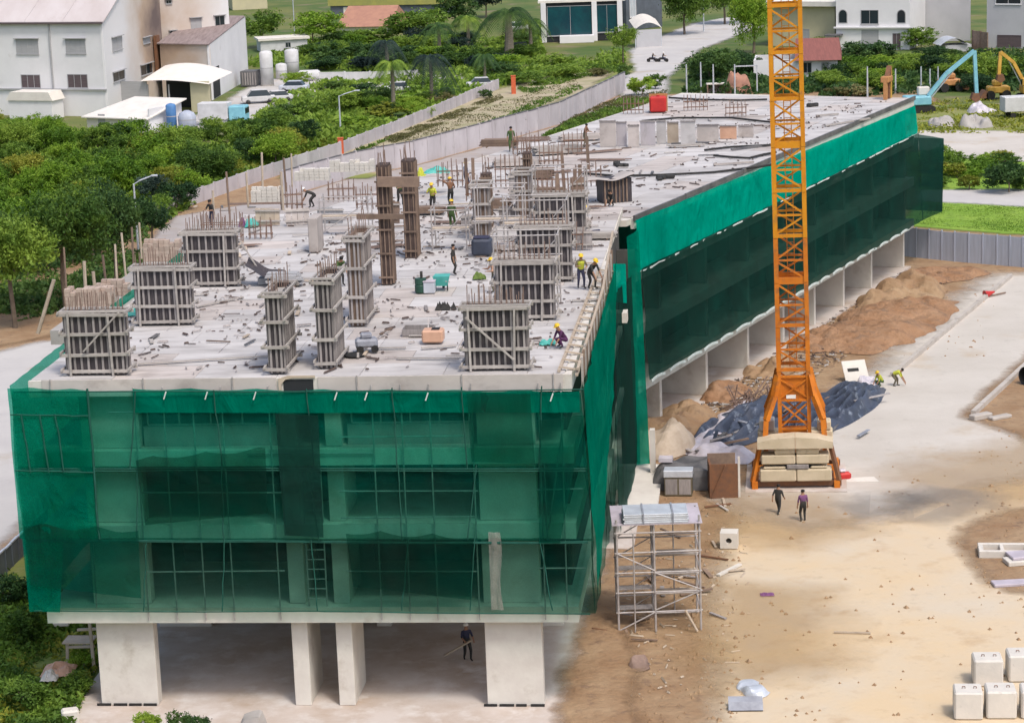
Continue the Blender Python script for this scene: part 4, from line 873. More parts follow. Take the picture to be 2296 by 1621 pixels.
# black hoses on the wing deck
HS = [([(1300, 392), (1380, 398), (1480, 396), (1600, 390), (1700, 378), (1735, 372)], 'black hose sagging across mid wing deck'),
      ([(1600, 352), (1640, 356), (1680, 358), (1712, 350), (1740, 345)], 'black hose curling beside the crane mast'),
      ([(1580, 340), (1640, 333), (1700, 330), (1740, 328)], 'black hose above the curling one by the mast'),
      ([(1500, 222), (1560, 226), (1660, 228), (1720, 226)], 'black hose along the far end of the wing deck'),
      ([(1440, 275), (1520, 268), (1640, 268), (1730, 278)], 'black hose along the tops of the pale panels')]
for pts, lb in HS:
    P = [DW(*p) + Vector((0, 0, .10)) for p in pts]
    if 'tops' in lb: P = [p + Vector((0, 0, .02)) for p in P]
    mb = MB(); mb.tube(P, .085, 6); solo('hose', mb, M['black'], lb, 'hose', 'black hoses on the wing deck')
# row of standing panels on the wing
PN = [(1345, 1382, 330, 72, 'ply2', 'dusty panel at the left end of the standing row'), (1382, 1406, 328, 66, 'wallpanel', 'narrow pale panel second from the left in the standing row'),
      (1408, 1434, 330, 60, 'ply2', 'whitish panel third from the left in the standing row'), (1436, 1470, 326, 66, 'wallpanel', 'grey panel fourth in the standing row, left of the tan one'),
      (1472, 1494, 322, 62, 'ply', 'white panel just left of the tan panel'), (1496, 1522, 322, 58, 'woodp', 'tan panel in the middle of the standing row'),
      (1526, 1560, 326, 66, 'ply', 'whitest panel, right of the tan one'), (1563, 1612, 318, 46, 'ply2', 'wide low dusty panel right of the whitest one'),
      (1614, 1652, 312, 36, 'peach', 'low peach panel near the crane mast'), (1655, 1690, 308, 32, 'ply2', 'low pale panel near the crane mast')]
for x0, x1, y, h, mt, lb in PN:
    a, b = DW(x0, y), DW(x1, y); s_ = mpp(y, ZW); fr = Frame(a, b)
    t = thing('standing_panel', lb, 'panel', a, fr.rz, 'row of standing panels on the wing deck')
    hh = h * s_ * .8; MB().box(0.02, fr.w - .02, 0, .07, 0, hh).build('board', M[mt], t)
    MB().bar((.1, .12, 0), (.1, .12, hh + .05), .09, .08).build('upright', M['stud'], t)
    MB().bar((fr.w - .1, .12, 0), (fr.w - .1, .12, hh + .05), .09, .08).build('upright', M['stud'], t)
    MB().bar((-.02, -.03, hh), (fr.w + .02, -.03, hh), .06, .09).build('cap_beam', M['stud'], t)
    MB().bar((fr.w * .5, .16, hh * .8), (fr.w * .5, 1.5, .03), .08).build('brace', M['stud'], t)
# dark crate form under a warped pale sheet near the wing corner
a, b = DW(1342, 458), DW(1420, 452); fr = Frame(a, b)
t = thing('crate_form', 'dark timber crate form under a warped pale sheet near the wing corner', 'formwork', a, fr.rz)
MB().box(0.35, fr.w - .05, .1, 1.5, 0, 1.5).build('box', M['steelform'], t)
for i in range(7): MB().box(.42 + i * .24, .50 + i * .24, .03, .098, 0, 1.5).build('slat', M['wood'], t)
mb = MB(); mb.grid(lambda p, q: (-.9 + (fr.w + 1.0) * p, -.25 + 2.1 * q, 1.56 + .22 * math.sin(p * 7 + 1) * p + .06 * math.sin(q * 5)), 20, 8); mb.build('cover_sheet', M['ply2'], t)
# red tank at the far deck edge
p = DW(1476, 252)
t = thing('red_tank', 'red rounded tank at the far left edge of the wing deck', 'tank', p, F.rz)
MB().cbox(-.68, .68, -.55, .55, .05, 1.30, .12).build('body', M['tank_red'], t)
MB().box(-.55, .55, -.45, .45, 0, .05).build('skid', M['black'], t)
MB().lathe([(.14, 1.30), (.14, 1.38), (.1, 1.40)], 10).build('cap', M['tank_red'], t)
mb = MB(); mb.box(-.75, .75, .57, .63, 0, 1.45); mb.build('guard', M['plantorg'], t)
# brown machine head with yellow post at the far end of the wing
p = DW(1990, 222)
t = thing('concrete_hoist', 'small brown hoist with a yellow post at the far end of the wing deck', 'hoist', p, W.rz)
MB().bar((-.6, 0, 0), (-.6, 0, 1.5), .3).build('leg', M['plantorg'], t); MB().bar((.3, 0, 0), (.3, 0, 1.4), .25).build('leg', M['rust'], t)
MB().cbox(-.75, .55, -.3, .4, 1.4, 1.9, .06).build('head', M['plantorg'], t); MB().prism_xz([(-.2, 1.9), (.5, 1.9), (.5, 2.7)], -.2, .2).build('hopper', M['rust'], t)
MB().bar((.8, .0, 0), (.75, 0, 2.6), .26).build('post', M['plantyel'], t)

# ------------------------------------------------------------------ equipment lying on the deck
p = D(972, 768); t = thing('mixer_box', 'peach coloured motor box with a dark opening, on mid deck', 'machine', p, F.rz)
MB().cbox(-.48, .48, -.4, .4, .06, .62, .07).build('body', M['peach'], t); MB().box(-.05, .3, -.2, .2, .60, .66).build('hatch', M['black'], t)
MB().bar((-.3, .45, .4), (-.3, 1.0, .9), .05).build('handle', M['pipe'], t)
p = D(940, 752); t = thing('tray', 'shallow grey tray half hidden behind the peach motor box', 'tray', p, F.rz)
MB().box(-.75, .6, -.1, .9, 0, .03).build('floor', M['darktarp'], t)
for q in ((-.78, .63, -.14, -.1, 0, .3), (-.78, .63, .9, .94, 0, .3), (-.78, -.75, -.1, .9, 0, .3), (.6, .63, -.1, .9, 0, .3)): MB().box(*q).build('side', M['stud'], t)
p = D(825, 788); t = thing('power_trowel', 'blue grey concrete machine on wheels in front deck centre', 'machine', p, F.rz + .2)
MB().cbox(-.55, .45, -.35, .35, .22, .62, .1).build('body', M['bluegrey'], t); MB().cbox(-.3, .2, -.25, .25, .62, .85, .06).build('motor', M['bluegrey'], t)
for x in (-.35, .3):
    MB().tube([(x, -.42, .17), (x, -.36, .17)], .17, 12).build('wheel', M['black'], t); MB().tube([(x, .36, .17), (x, .42, .17)], .17, 12).build('wheel', M['black'], t)
MB().tube([(.45, 0, .5), (.9, 0, .85), (1.05, 0, .85)], .03, 6).build('handle', M['pipe'], t)
MB().lathe([(.5, 0.02), (.5, .06)], 16, (-.6, -.7, 0)).build('disc', M['black'], t)
p = D(992, 650); t = thing('wheelbarrow', 'teal wheelbarrow on mid deck beside the green bin', 'wheelbarrow', p, F.rz)
MB().add([(-.3, -.3, .25), (.3, -.3, .25), (.25, .3, .25), (-.25, .3, .25), (-.42, -.42, .75), (.42, -.42, .75), (.38, .42, .75), (-.38, .42, .75)], [(3, 2, 1, 0), (0, 1, 5, 4), (1, 2, 6, 5), (2, 3, 7, 6), (3, 0, 4, 7), (4, 5, 6, 7)]).build('tray', M['teal'], t)
for x in (-.3, .3): MB().bar((x, -.3, 0), (x, -.25, .4), .06).build('leg', M['black'], t)
MB().tube([(-.05, .5, .17), (.05, .5, .17)], .17, 12).build('wheel', M['black'], t)
for x in (-.3, .3): MB().tube([(x, .5, .3), (x, -.9, .6)], .025, 6).build('handle', M['pipe'], t)
p = D(944, 656); t = thing('drum', 'dark green round drum on mid deck', 'drum', p)
MB().lathe([(.26, 0), (.3, .05), (.3, .38), (.27, .42), (.3, .46), (.28, .72)], 16).build('body', M['bin'], t); MB().lathe([(.07, .72), (.07, 1.05)], 8, (.05, .1, 0)).build('neck', M['charcoal'], t)
p = D(963, 656); t = thing('grey_chest', 'grey metal chest next to the dark green drum', 'chest', p, F.rz)
MB().cbox(-.27, .3, -.25, .25, 0, .55, .03).build('body', M['zinc'], t); MB().cbox(-.29, .32, -.27, .27, .55, .62, .02).build('lid', M['lilac'], t)
mb = MB()
for k in range(26):
    a = rnd.uniform(0, 6.28); r = rnd.uniform(0, .55); q = D(1000, 692) + Vector((r * math.cos(a), r * .5 * math.sin(a), 0)); s_ = rnd.uniform(.06, .16)
    mb.add([q + Vector((-s_, -s_, 0)), q + Vector((s_, -s_, 0)), q + Vector((s_ * .8, s_, 0)), q + Vector((-s_, s_ * .7, 0)), q + Vector((rnd.uniform(-.05, .05), 0, s_ * 2.4))], [(0, 1, 4), (1, 2, 4), (2, 3, 4), (3, 0, 4), (3, 2, 1, 0)])
tag(stuff(solo('scrap_heap', mb, M['charcoal'], 'small heap of dark scrap behind the front right column form', 'scrap heap')))
# dark blue drum tank standing near the third right form
p = D(1082, 572); t = thing('water_tank', 'dark blue open water tank near the right column forms', 'tank', p, F.rz)
MB().cbox(-.55, .55, -.5, .5, 0, .95, .14).build('body', M['tarp'], t); MB().cbox(-.45, .45, -.4, .4, .955, 1.02, .02).build('rim', M['navy'], t)
# curved dark sheet, upturned like a hull
p = D(598, 640)
mb = MB(); mb.grid(lambda a, b: (-1.05 + 1.9 * a, -.4 + 1.3 * b, .35 + .75 * (1 - a) ** 2 + .5 * (b - .3) ** 2 + .05 * math.sin(a * 9)), 16, 8)
t = thing('bent_sheet', 'dark warped sheet curling up on the left of the deck', 'sheet', p, F.rz); mb.build('sheet', M['steelform'], t); MB().box(-.5, 1.0, .2, 1.1, 0, .32).build('block', M['shutter'], t)
board_stack('grey boards stacked right of the dark warped sheet', D(640, 640), F.rz, 1.6, 1.0, 9, 3, 'shutter')
mb = MB(); mb.cbox(-.22, .22, -.2, .2, 0, 1.2, .03); mb.T = None
solo('concrete_stub', MB(Matrix.Translation(D(710, 560)) @ Matrix.Rotation(F.rz, 4, 'Z')).cbox(-.26, .26, -.9, .9, 0, 1.9, .03), M['ply2'], 'pale grey finished wall stub behind the bending dark worker', 'wall stub')
# cloths
def cloth(px, py, w, d, h, mt, label, z=None, cat='cloth', name='cloth', seed=0):
    p = D(px, py, z)
    mb = MB(); mb.grid(lambda a, b: (p.x + w * (a - .5), p.y + d * (b - .5), p.z + .03 + h * math.sin(math.pi * a) ** .6 * math.sin(math.pi * b) ** .6 * (.65 + .7 * noise.noise(Vector((a * 3 + seed, b * 3, seed)))) + .06 * noise.noise(Vector((a * 7, b * 7 + seed, 1)))), 14, 10)
    return solo(name, mb, M[mt], label, cat, smooth=False)
cloth(980, 388, 1.7, .9, .5, 'teal', 'bright turquoise sheet over boards at the back of the deck', G(980, 388, ZD + .6).z, seed=3)
cloth(565, 508, .8, .8, .55, 'teal', 'teal cloth bundle at the back left of the deck', seed=5)
cloth(543, 508, .4, .5, .7, 'purple', 'purple bag beside the teal cloth bundle', cat='bag', name='bag', seed=6)
cloth(1228, 772, .75, .5, .3, 'teal', 'small turquoise bag beside the crouching worker in violet', cat='bag', name='bag', seed=7)
cloth(1075, 625, .7, .6, .4, 'moss', 'moss green cloth near the second right column form', seed=8)
cloth(300, 705, 1.1, 1.0, .5, 'teal', 'pale teal net scrap behind the front left column form', cat='net scrap', name='net_scrap', seed=9)
cloth(1312, 470, .5, .5, .45, 'yhat', 'yellow sack lying near the wing corner', cat='sack', name='sack', seed=10)
cloth(945, 395, .6, .6, .7, 'hivis', 'yellow green jacket heap left of the turquoise sheet', seed=11)
# stair like edge walkway on the right edge of the deck
t = thing('edge_walkway', 'pale timber walkway frame along the right edge of the roof deck', 'walkway', F.at(21.3, 0, ZD), F.rz)
MB(F.M).bar((21.0, -.3, ZD + .08), (21.2, 23.4, ZD + .08), .12, .1).build('rail', M['woodp'], t, True)
MB(F.M).bar((21.75, -.3, ZD - .1), (21.9, 23.4, ZD - .1), .12, .1).build('rail', M['woodp'], t, True)
MB(F.M).bar((21.8, -.2, ZD + .15), (22.1, 12.5, ZD + 1.1), .11, .1).build('handrail', M['woodp'], t, True)
MB(F.M).bar((22.1, 12.5, ZD + 1.1), (21.95, 23.4, ZD + 2.0), .11, .1).build('handrail', M['woodp'], t, True)
for k in range(16): MB(F.M).bar((20.98 + k * .015, .2 + k * 1.5, ZD + .16), (21.8 + k * .015, .2 + k * 1.5, ZD + .02), .16, .06).build('tread', M['woodp'], t, True)
for k in range(24):
    v = 1.0 + k * .95; MB(F.M).bar((21.9, v, ZD - .9), (21.9, v, ZD + .35 + k * .035 + rnd.uniform(-.1, .2)), .09, .22, (0, 1, 0)).build('paling', M['wood' if k % 2 else 'rail'], t, True)
# left edge clutter: rods, brick stacks, leaning pole
for i, (px, py, h, r) in enumerate([(150, 668, 2.6, .05), (192, 655, 1.6, .09), (213, 652, 1.0, .09), (238, 640, 1.6, .07), (262, 628, 1.9, .06), (282, 618, 2.3, .06), (300, 600, 2.2, .06), (318, 580, 2.0, .06), (480, 490, 1.7, .07), (515, 480, 2.6, .07), (557, 466, 2.2, .07), (590, 440, 2.8, .07), (642, 430, 2.2, .07), (635, 472, 2.4, .08), (655, 420, 2.2, .06)]):
    p = D(px, py); mb = MB(); mb.tube([p, p + Vector((rnd.uniform(-.08, .08), 0, h))], r, 7)
    solo('edge_pole', mb, M['woodp' if i % 3 else 'wood'], near('upright deck edge pole', px, py - 20, LM_DECK, 'upright pole along the back left edge of the roof deck'), 'pole', 'upright poles along the left deck edge')
p = G(85, 748, 11.0); q = p + Vector((1.1, 0.2, 3.0))
solo('leaning_pole', MB().tube([p, q], .11, 8), M['woodp'], 'pale pole leaning beside the left edge of the building', 'pole')
def brick_pile(label, px, py, nx, ny, nz, mt='terracotta', bw=.28, z=None):
    t = thing('block_pile', label, 'block pile', D(px, py, z), F.rz, 'stacks of tan blocks on the left deck edge')
    me = shared(SM, ('blk', bw, mt), lambda: MB().box(-bw / 2 + .01, bw / 2 - .01, -.14, .14, 0, .19).mesh('block', M[mt]))
    for k in range(nz):
        for j in range(ny):
            for i in range(nx):
                if k == nz - 1 and rnd.random() < .35: continue
                put('block', me, t, (-nx * bw / 2 + (i + .5) * bw, j * .3, k * .2), rnd.uniform(-.05, .05))
mb = MB(F.M); mb.box(-4.6, -2.02, 11.5, 43.9, 14.2, 14.9); mb.build('side_slab', M['conc_d'], bld, True)
brick_pile('nearest stack of tan blocks on the left deck edge', 200, 690, 8, 3, 5, 'tanblock', .3, 14.92)
brick_pile('middle stack of tan blocks on the left deck edge', 252, 662, 6, 2, 4, 'tanblock', .3, 14.92)
brick_pile('wide stack of tan blocks behind the second left column form', 365, 585, 7, 2, 6, 'tanblock', .3, 14.92)
brick_pile('stack of pale blocks by the teal cloth bundle', 600, 455, 6, 2, 5, 'block', .34)
brick_pile('stack of pale blocks at the back left of the deck', 700, 405, 7, 2, 4, 'block', .34)
brick_pile('long stack of pale blocks on the far left of the deck', 790, 385, 9, 2, 4, 'block', .34)

# ------------------------------------------------------------------ people
def ik(a, b, l1, l2, bend):
    d = b - a; L = min(d.length, (l1 + l2) * 0.995); dn = d.normalized()
    x = (L * L + l1 * l1 - l2 * l2) / (2 * L); h = math.sqrt(max(0, l1 * l1 - x * x))
    p = bend - dn * bend.dot(dn)
    return a + dn * x + p.normalized() * h
def person(label, loc, rz, shirt, legs, hat=None, pose='stand', vest=None, group=None, sc=1.0):
    t = thing('person', label, 'person', loc, rz, group)
    P = dict(lean=3, hip=.93, back=0.0, fl=(.11, .03), fr=(-.11, -.05), hl=(.27, -.12, .84), hr=(-.27, -.10, .84), hz=0)
    P.update({'stand': {}, 'walk': dict(fl=(.09, -.32), fr=(-.09, .30), hip=.90, hl=(.26, .16, .88), hr=(-.26, -.25, .92), lean=6),
              'bend': dict(lean=72, hip=.86, back=.18, fl=(.14, -.10), fr=(-.14, .12), hl=(.16, -.62, .32), hr=(-.16, -.66, .30)),
              'stoop': dict(lean=42, hip=.88, back=.12, fl=(.13, -.12), fr=(-.13, .10), hl=(.2, -.55, .62), hr=(-.2, -.52, .66)),
              'crouch': dict(lean=35, hip=.36, back=.12, fl=(.15, -.10), fr=(-.15, -.02), hl=(.16, -.42, .26), hr=(-.16, -.46, .24)),
              'work': dict(lean=14, hl=(.2, -.42, 1.12), hr=(-.18, -.45, 1.2), fl=(.13, -.12), fr=(-.13, .08)),
              'carry': dict(lean=-3, hl=(.22, -.36, 1.02), hr=(-.22, -.34, 1.05), fl=(.1, -.2), fr=(-.1, .16), hip=.91),
              'reach': dict(lean=10, hl=(.22, -.42, 1.55), hr=(-.24, -.3, 1.0)),
              'sit': dict(lean=12, hip=.74, back=0, fl=(.17, -.22), fr=(-.17, -.22), hl=(.28, -.5, 1.0), hr=(-.28, -.5, 1.0), foot=.25)}[pose])
    a = R(P['lean']); up = Vector((0, -math.sin(a), math.cos(a))); pel = Vector((0, P['back'], P['hip']))
    sp, ch = pel + up * .22, pel + up * .42; nk = pel + up * .54
    hu = Vector((0, -math.sin(a * .6), math.cos(a * .6))); hb = nk + hu * .09; ht = hb + hu * .15; hf = Vector((0, -hu.z, hu.y))
    fz = P.get('foot', .08)
    V_ = [pel, sp, ch, nk, hb, ht]; RR = [.16, .15, .17, .065, .09, .09]; ED = [(0, 1), (1, 2), (2, 3), (3, 4), (4, 5)]; BK = ['legs', 'shirt', 'shirt', 'skin', 'skin']
    def addv(p, r, par, key):
        V_.append(p); RR.append(r); ED.append((par, len(V_) - 1)); BK.append(key); return len(V_) - 1
    addv(hb + hu * .04 + hf * .105, .022, 4, 'skin')
    for s_, f, h in ((1, P['fl'], P['hl']), (-1, P['fr'], P['hr'])):
        hip = pel + Vector((s_ * .10, 0, -.05)); ank = Vector((f[0], f[1], fz)); kn = ik(hip, ank, .43, .42, Vector((s_ * .12, -1, .1)))
        i = addv(hip, .108, 0, 'legs'); i = addv(kn, .075, i, 'legs'); i = addv(ank, .045, i, 'legs'); addv(ank + Vector((s_ * .03, -.17, -.045)), .038, i, 'boot')
        sh = pel + up * .47 + Vector((s_ * .19, 0, 0)); hn = Vector(h); el = ik(sh, hn, .29, .26, Vector((s_ * .5, .9, -.3)))
        i = addv(sh, .07, 2, 'shirt'); i = addv(el, .052, i, 'shirt'); i = addv(hn, .032, i, 'skin')
        fd = (hn - el).normalized(); sd_ = fd.cross(Vector((0, 0, 1))); sd_ = sd_.normalized() if sd_.length > .05 else Vector((1, 0, 0)); dn = sd_.cross(fd)
        pm = addv(hn + fd * .06, .034, i, 'skin')
        for k, ln in enumerate((.075, .085, .08, .06)):
            q = hn + fd * .085 + sd_ * (.027 - .018 * k); j = addv(q, .0095, pm, 'skin'); addv(q + fd * ln * .8 + dn * -.03, .008, j, 'skin')
        j = addv(hn + fd * .04 + sd_ * .035, .011, i, 'skin'); addv(hn + fd * .085 + sd_ * .055 - dn * .02, .009, j, 'skin')
    me = bpy.data.meshes.new('body'); me.from_pydata([tuple(v) for v in V_], ED, [])
    ob = bpy.data.objects.new('body', me); COL.objects.link(ob)
    ob.modifiers.new('skin', 'SKIN')
    if not me.skin_vertices: me.update()
    for i, sv in enumerate(me.skin_vertices[0].data): sv.radius = (RR[i], RR[i] * (0.72 if i in (0, 1, 2) else 1.0)); sv.use_root = (i == 0)
    sb = ob.modifiers.new('sub', 'SUBSURF'); sb.levels = 1; sb.render_levels = 1
    dg = bpy.context.evaluated_depsgraph_get(); ev = ob.evaluated_get(dg)
    nm = bpy.data.meshes.new_from_object(ev); nm.name = 'body'
    bpy.data.objects.remove(ob)
    keys = ['skin', 'shirt', 'legs', 'boot']; nm.materials.clear()
    for k in (M['skin'], M[shirt], M[legs], M['black']): nm.materials.append(k)
    for p in nm.polygons:
        c = p.center; best = None
        for (i, j), k in zip(ED, BK):
            A, B = V_[i], V_[j]; ab = B - A; u_ = max(0, min(1, (c - A).dot(ab) / max(1e-6, ab.length_squared)))
            d = (A + ab * u_ - c).length - RR[j] * .8
            if best is None or d < best[0]: best = (d, k)
        p.material_index = keys.index(best[1]); p.use_smooth = True
    put('body', nm, t)
    hc = hb + hu * .07
    for s_ in (-.035, .035):
        e = hc + hf * .088 + Vector((s_, 0, 0)) + hu * .01
        MB(Matrix.Translation(e)).lathe([(.004, -.011), (.011, 0), (.004, .011)], 6).build('eye', M['hair'], t)
    q = hu.to_track_quat('Z', 'Y').to_matrix().to_4x4(); TT = Matrix.Translation(hc) @ q
    if hat:
        hm = MB(TT); hm.lathe([(.135, .045), (.137, .055), (.122, .06), (.118, .10), (.09, .145), (.045, .165), (.005, .17)], 14)
        hb_ = hm.build('helmet', M[hat], t, smooth=True)
        MB(TT).box(-.08, .08, -.19, -.11, .04, .052).build('brim', M[hat], hb_)
    else:
        MB(TT).lathe([(.098, .0), (.108, .05), (.098, .09), (.06, .12), (.005, .128)], 12).build('hair', M['hair'], t, smooth=True)
    if vest:
        VT = Matrix.Translation(pel) @ up.to_track_quat('Z', 'Y').to_matrix().to_4x4()
        mb = MB(VT); pr = [(.155, .06), (.165, .2), (.178, .38), (.165, .46), (.11, .50)]; n = 14; vs = []; fs = []
        for r, z in pr: vs += [(1.12 * r * math.cos(2 * math.pi * j / n), .84 * r * math.sin(2 * math.pi * j / n), z) for j in range(n)]
        for i in range(len(pr) - 1):
            for j in range(n): fs.append((i * n + j, i * n + (j + 1) % n, (i + 1) * n + (j + 1) % n, (i + 1) * n + j))
        mb.add(vs, fs); mb.build('vest', M[vest], t, smooth=True)
    if sc != 1: t.scale = (sc, sc, sc)
    return t
pd = lambda x, y: G(x, y, ZD + 0.06)
pw = lambda x, y: G(x, y, ZW + 0.06)
person('worker in a white helmet and dark top carrying a board under the building', G(1048, 1478, .17), R(20), 'navy', 'charcoal', 'what', 'carry')
a = G(1048, 1478, .17)
solo('board', MB().bar(a + Vector((-1.05, -.3, .35)), a + Vector((.25, -.38, 1.08)), .22, .06), M['woodp'], 'pale board tilted in the hands of the worker under the building', 'board')
person('walking worker in dark clothes left of the two people before the crane base', G(1745, 1153), R(150), 'charcoal', 'charcoal', None, 'walk')
person('worker in a purple top and dark trousers right of the other one before the crane', G(1801, 1170), R(190), 'purple', 'charcoal', None, 'stand', sc=1.05)
person('crouching worker in hi-vis yellow at the edge of the pale road', G(1974, 866), R(-60), 'hivis', 'greencloth', 'yhat', 'crouch', 'hivis')
person('bent over worker in hi-vis yellow beside the crouching one on the pale road', G(2008, 866), R(70), 'hivis', 'olive', None, 'bend', 'hivis')
person('crouching worker in violet near the right deck edge', pd(1262, 778), R(-60), 'violet', 'violet', 'yhat', 'crouch')
person('worker in a yellow helmet and dark blue trousers by the right deck edge, farther one', pd(1303, 646), R(10), 'olive', 'navy', 'yhat', 'work', 'hivis')
person('stooping worker in a yellow helmet by the right deck edge, nearer one', pd(1327, 648), R(40), 'charcoal', 'charcoal', 'yhat', 'stoop')
person('bending worker in black with a pale hat on the left of the deck', pd(700, 466), R(-90), 'charcoal', 'charcoal', 'what', 'bend')
person('worker in green near the tall dark wall forms', pd(897, 462), R(30), 'greencloth', 'charcoal', 'yhat', 'work')
person('worker in a yellow green vest before the brown board stack', pd(972, 474), R(-20), 'hivis', 'charcoal', 'yhat', 'work', 'hivis')
person('worker in a green coat standing before the pale edge at the back of the deck', pd(1014, 516), R(160), 'greencloth', 'greencloth', 'yhat', 'stand')
person('worker in reddish brown working at the back scaffold', pd(1012, 462), R(200), 'rust', 'charcoal', 'yhat', 'reach')
person('worker in olive under the cross beam between the tall dark forms', pd(928, 470), R(0), 'olive', 'charcoal', None, 'stoop')
person('worker in pale blue behind the turquoise sheet', pd(1045, 425), R(120), 'bluecloth', 'navy', 'yhat', 'stand')
person('slim worker in dark grey standing alone in mid deck', pd(1017, 616), R(80), 'charcoal', 'charcoal', None, 'stand', sc=.92)
person('worker in dark clothes standing at the back left edge of the deck', pd(478, 512), R(-40), 'charcoal', 'navy', None, 'work')
person('worker with bare arms beside the second right column form', pd(1110, 655), R(-70), 'peach', 'olive', 'yhat', 'work')
person('worker in dark green standing at the far left edge of the wing deck', pw(1147, 340), R(0), 'greencloth', 'greencloth', None, 'stand', sc=1.05)
person('worker in brown among boards on the wing deck', pw(1312, 330), R(60), 'rust', 'olive', None, 'work')
person('worker crouching in black beside the crate form', pw(1372, 462), R(-30), 'charcoal', 'charcoal', None, 'crouch')
person('worker in charcoal behind the narrow wall form right of the shaft', pd(762, 640), R(30), 'greencloth', 'charcoal', None, 'stoop')
# three small dark heaps on the wing deck
for px, py, lb in ((1390, 372, 'dark coil lying on the wing deck, nearest the board stacks'), (1402, 392, 'dark tool heap beside the coil on the wing deck'), (1492, 402, 'dark sliver of sheet lying on the wing deck'), (1825, 238, 'small dark scrap at the far end of the wing deck')):
    p = DW(px, py); mb = MB()
    for k in range(4):
        mb.T = Matrix.Translation(p + Vector((rnd.uniform(-.4, .4), rnd.uniform(-.5, .5), 0))) @ Matrix.Rotation(rnd.uniform(0, 3), 4, 'Z'); mb.cbox(-.3, .3, -.18, .18, 0, rnd.uniform(.12, .3), .04)
    tag(stuff(solo('scrap', mb, M['charcoal'], lb, 'scrap')))

# ------------------------------------------------------------------ tower crane
cb = G(1785, 1072)
crane = thing('tower_crane', 'orange lattice tower crane mast standing on stacked pale ballast blocks', 'tower crane', cb, R(-7))
crane.rotation_euler = (0, R(-0.75), R(-7))
mw = 0.84; z0, z1 = 6.6, 37.6; SH = 2.6
def cbar(name, a, b, w, mt='orange', h=None, up=(0, 0, 1)): return MB().bar(a, b, w, h, up).build(name, M[mt], crane)
corners = [(-mw, -mw), (mw, -mw), (mw, mw), (-mw, mw)]
nsec = int((z1 - z0) / SH)
for k in range(nsec):
    za, zb = z0 + k * SH, z0 + (k + 1) * SH; mt = 'orange' if k < 3 else 'yellow'
    for i in range(4):
        (xa, ya), (xb, yb) = corners[i], corners[(i + 1) % 4]
        cbar('chord', (xa, ya, za + .012), (xa, ya, zb - .012), .25, mt)
        big = k in (2, 5)
        cbar('horizontal_bar', (xa, ya, za + .12), (xb, yb, za + .12), .12, mt, .40 if big else .20)
        cbar('horizontal_bar', (xa, ya, za + SH * .5), (xb, yb, za + SH * .5), .11, mt)
        flip = (k + i) % 2
        lo, hi = za + .2, za + SH * .5 - .05
        cbar('diagonal_brace', (xa, ya, lo) if flip else (xb, yb, lo), (xb, yb, hi) if flip else (xa, ya, hi), .10, mt)
        lo, hi = za + SH * .5 + .05, zb - .05
        cbar('diagonal_brace', (xb, yb, lo) if flip else (xa, ya, lo), (xa, ya, hi) if flip else (xb, yb, hi), .10, mt)
    for s_ in (-.2, .2): cbar('ladder_rail', (s_, .45, za), (s_, .45, zb), .05, mt)
    mb = MB()
    for j in range(8): mb.bar((-.2, .45, za + .2 + j * .32), (.2, .45, za + .2 + j * .32), .035)
    stuff(mb.build('ladder_rung', M[mt], crane))
for zz in (z0 + 7 * SH, z0 + 2 * SH):
    MB().box(-mw + .1, mw - .1, -.1, mw - .1, zz - .06, zz).build('platform', M['yellow'], crane)
# lower flared part
for i, (x, y) in enumerate(corners):
    cbar('leg', (x, y, .9), (x, y, z0), .22)
    sx, sy = (1 if x > 0 else -1), (1 if y > 0 else -1)
    pts = [(x + sx * .05, y, 6.4), (x + sx * .30, y + sy * .3, 5.2), (sx * 1.62, sy * 1.5, 3.9), (sx * 1.72, sy * 1.6, 2.6), (sx * 1.70, sy * 1.62, .75)]
    for j in range(4): cbar('strut', pts[j], pts[j + 1], .30 if j < 3 else .2)
    xb, yb = corners[(i + 1) % 4]
    for zz in (1.4, 3.2, 4.9, 6.3): cbar('horizontal_bar', (x, y, zz), (xb, yb, zz), .13)
    for a_, b_ in ((1.5, 3.1), (3.3, 4.8), (5.0, 6.2)):
        cbar('diagonal_brace', (x, y, a_), (xb, yb, b_), .09); cbar('diagonal_brace', (xb, yb, a_), (x, y, b_), .09)
MB().box(-.75, .75, -.78, -.70, 4.95, 6.2).build('plate', M['orange'], crane)
MB().box(-.45, .1, -.86, -.83, 5.0, 5.22).build('plate', M['what'], crane)
MB().box(-.7, .7, -.2, .7, 1.5, 3.0).build('base_box', M['orange'], crane)
for s_ in (-1, 1):
    MB().bar((s_ * 2.35, -2.6, .30), (s_ * 2.35, 2.6, .30), .34, .46).build('ground_beam', M['orange'], crane)
    MB().bar((s_ * 2.48, -2.45, .5), (s_ * 2.02, -2.2, 2.55), .26, .2).build('side_post', M['orange' if s_ < 0 else 'rust'], crane)
    MB().bar((s_ * 2.35, s_ * .01, .62), (s_ * 1.6, 0, .66), .3).build('ground_beam', M['orange'], crane)
for y in (-2.2, 2.2): MB().bar((-2.6, y, .34), (2.6, y, .34), .3, .3).build('ground_beam', M['rust'], crane)
def ball(x0, x1, y0, y1, za, zb, b=.07, mt='ballast'): return MB().cbox(x0, x1, y0, y1, za, zb, b).build('ballast_block', M[mt], crane)
ball(-2.05, .02, -2.75, -1.75, .56, 1.28); ball(.04, 2.05, -2.75, -1.75, .56, 1.28)
ball(-1.85, -.55, -2.7, -1.8, 1.30, 1.44); ball(-.5, .75, -2.78, -1.8, 1.30, 1.56, .04, 'stud'); ball(.85, 1.8, -2.7, -1.8, 1.30, 1.44)
ball(-1.95, .0, -2.75, -1.75, 1.58, 2.14); ball(.03, 1.9, -2.75, -1.75, 1.58, 2.14)
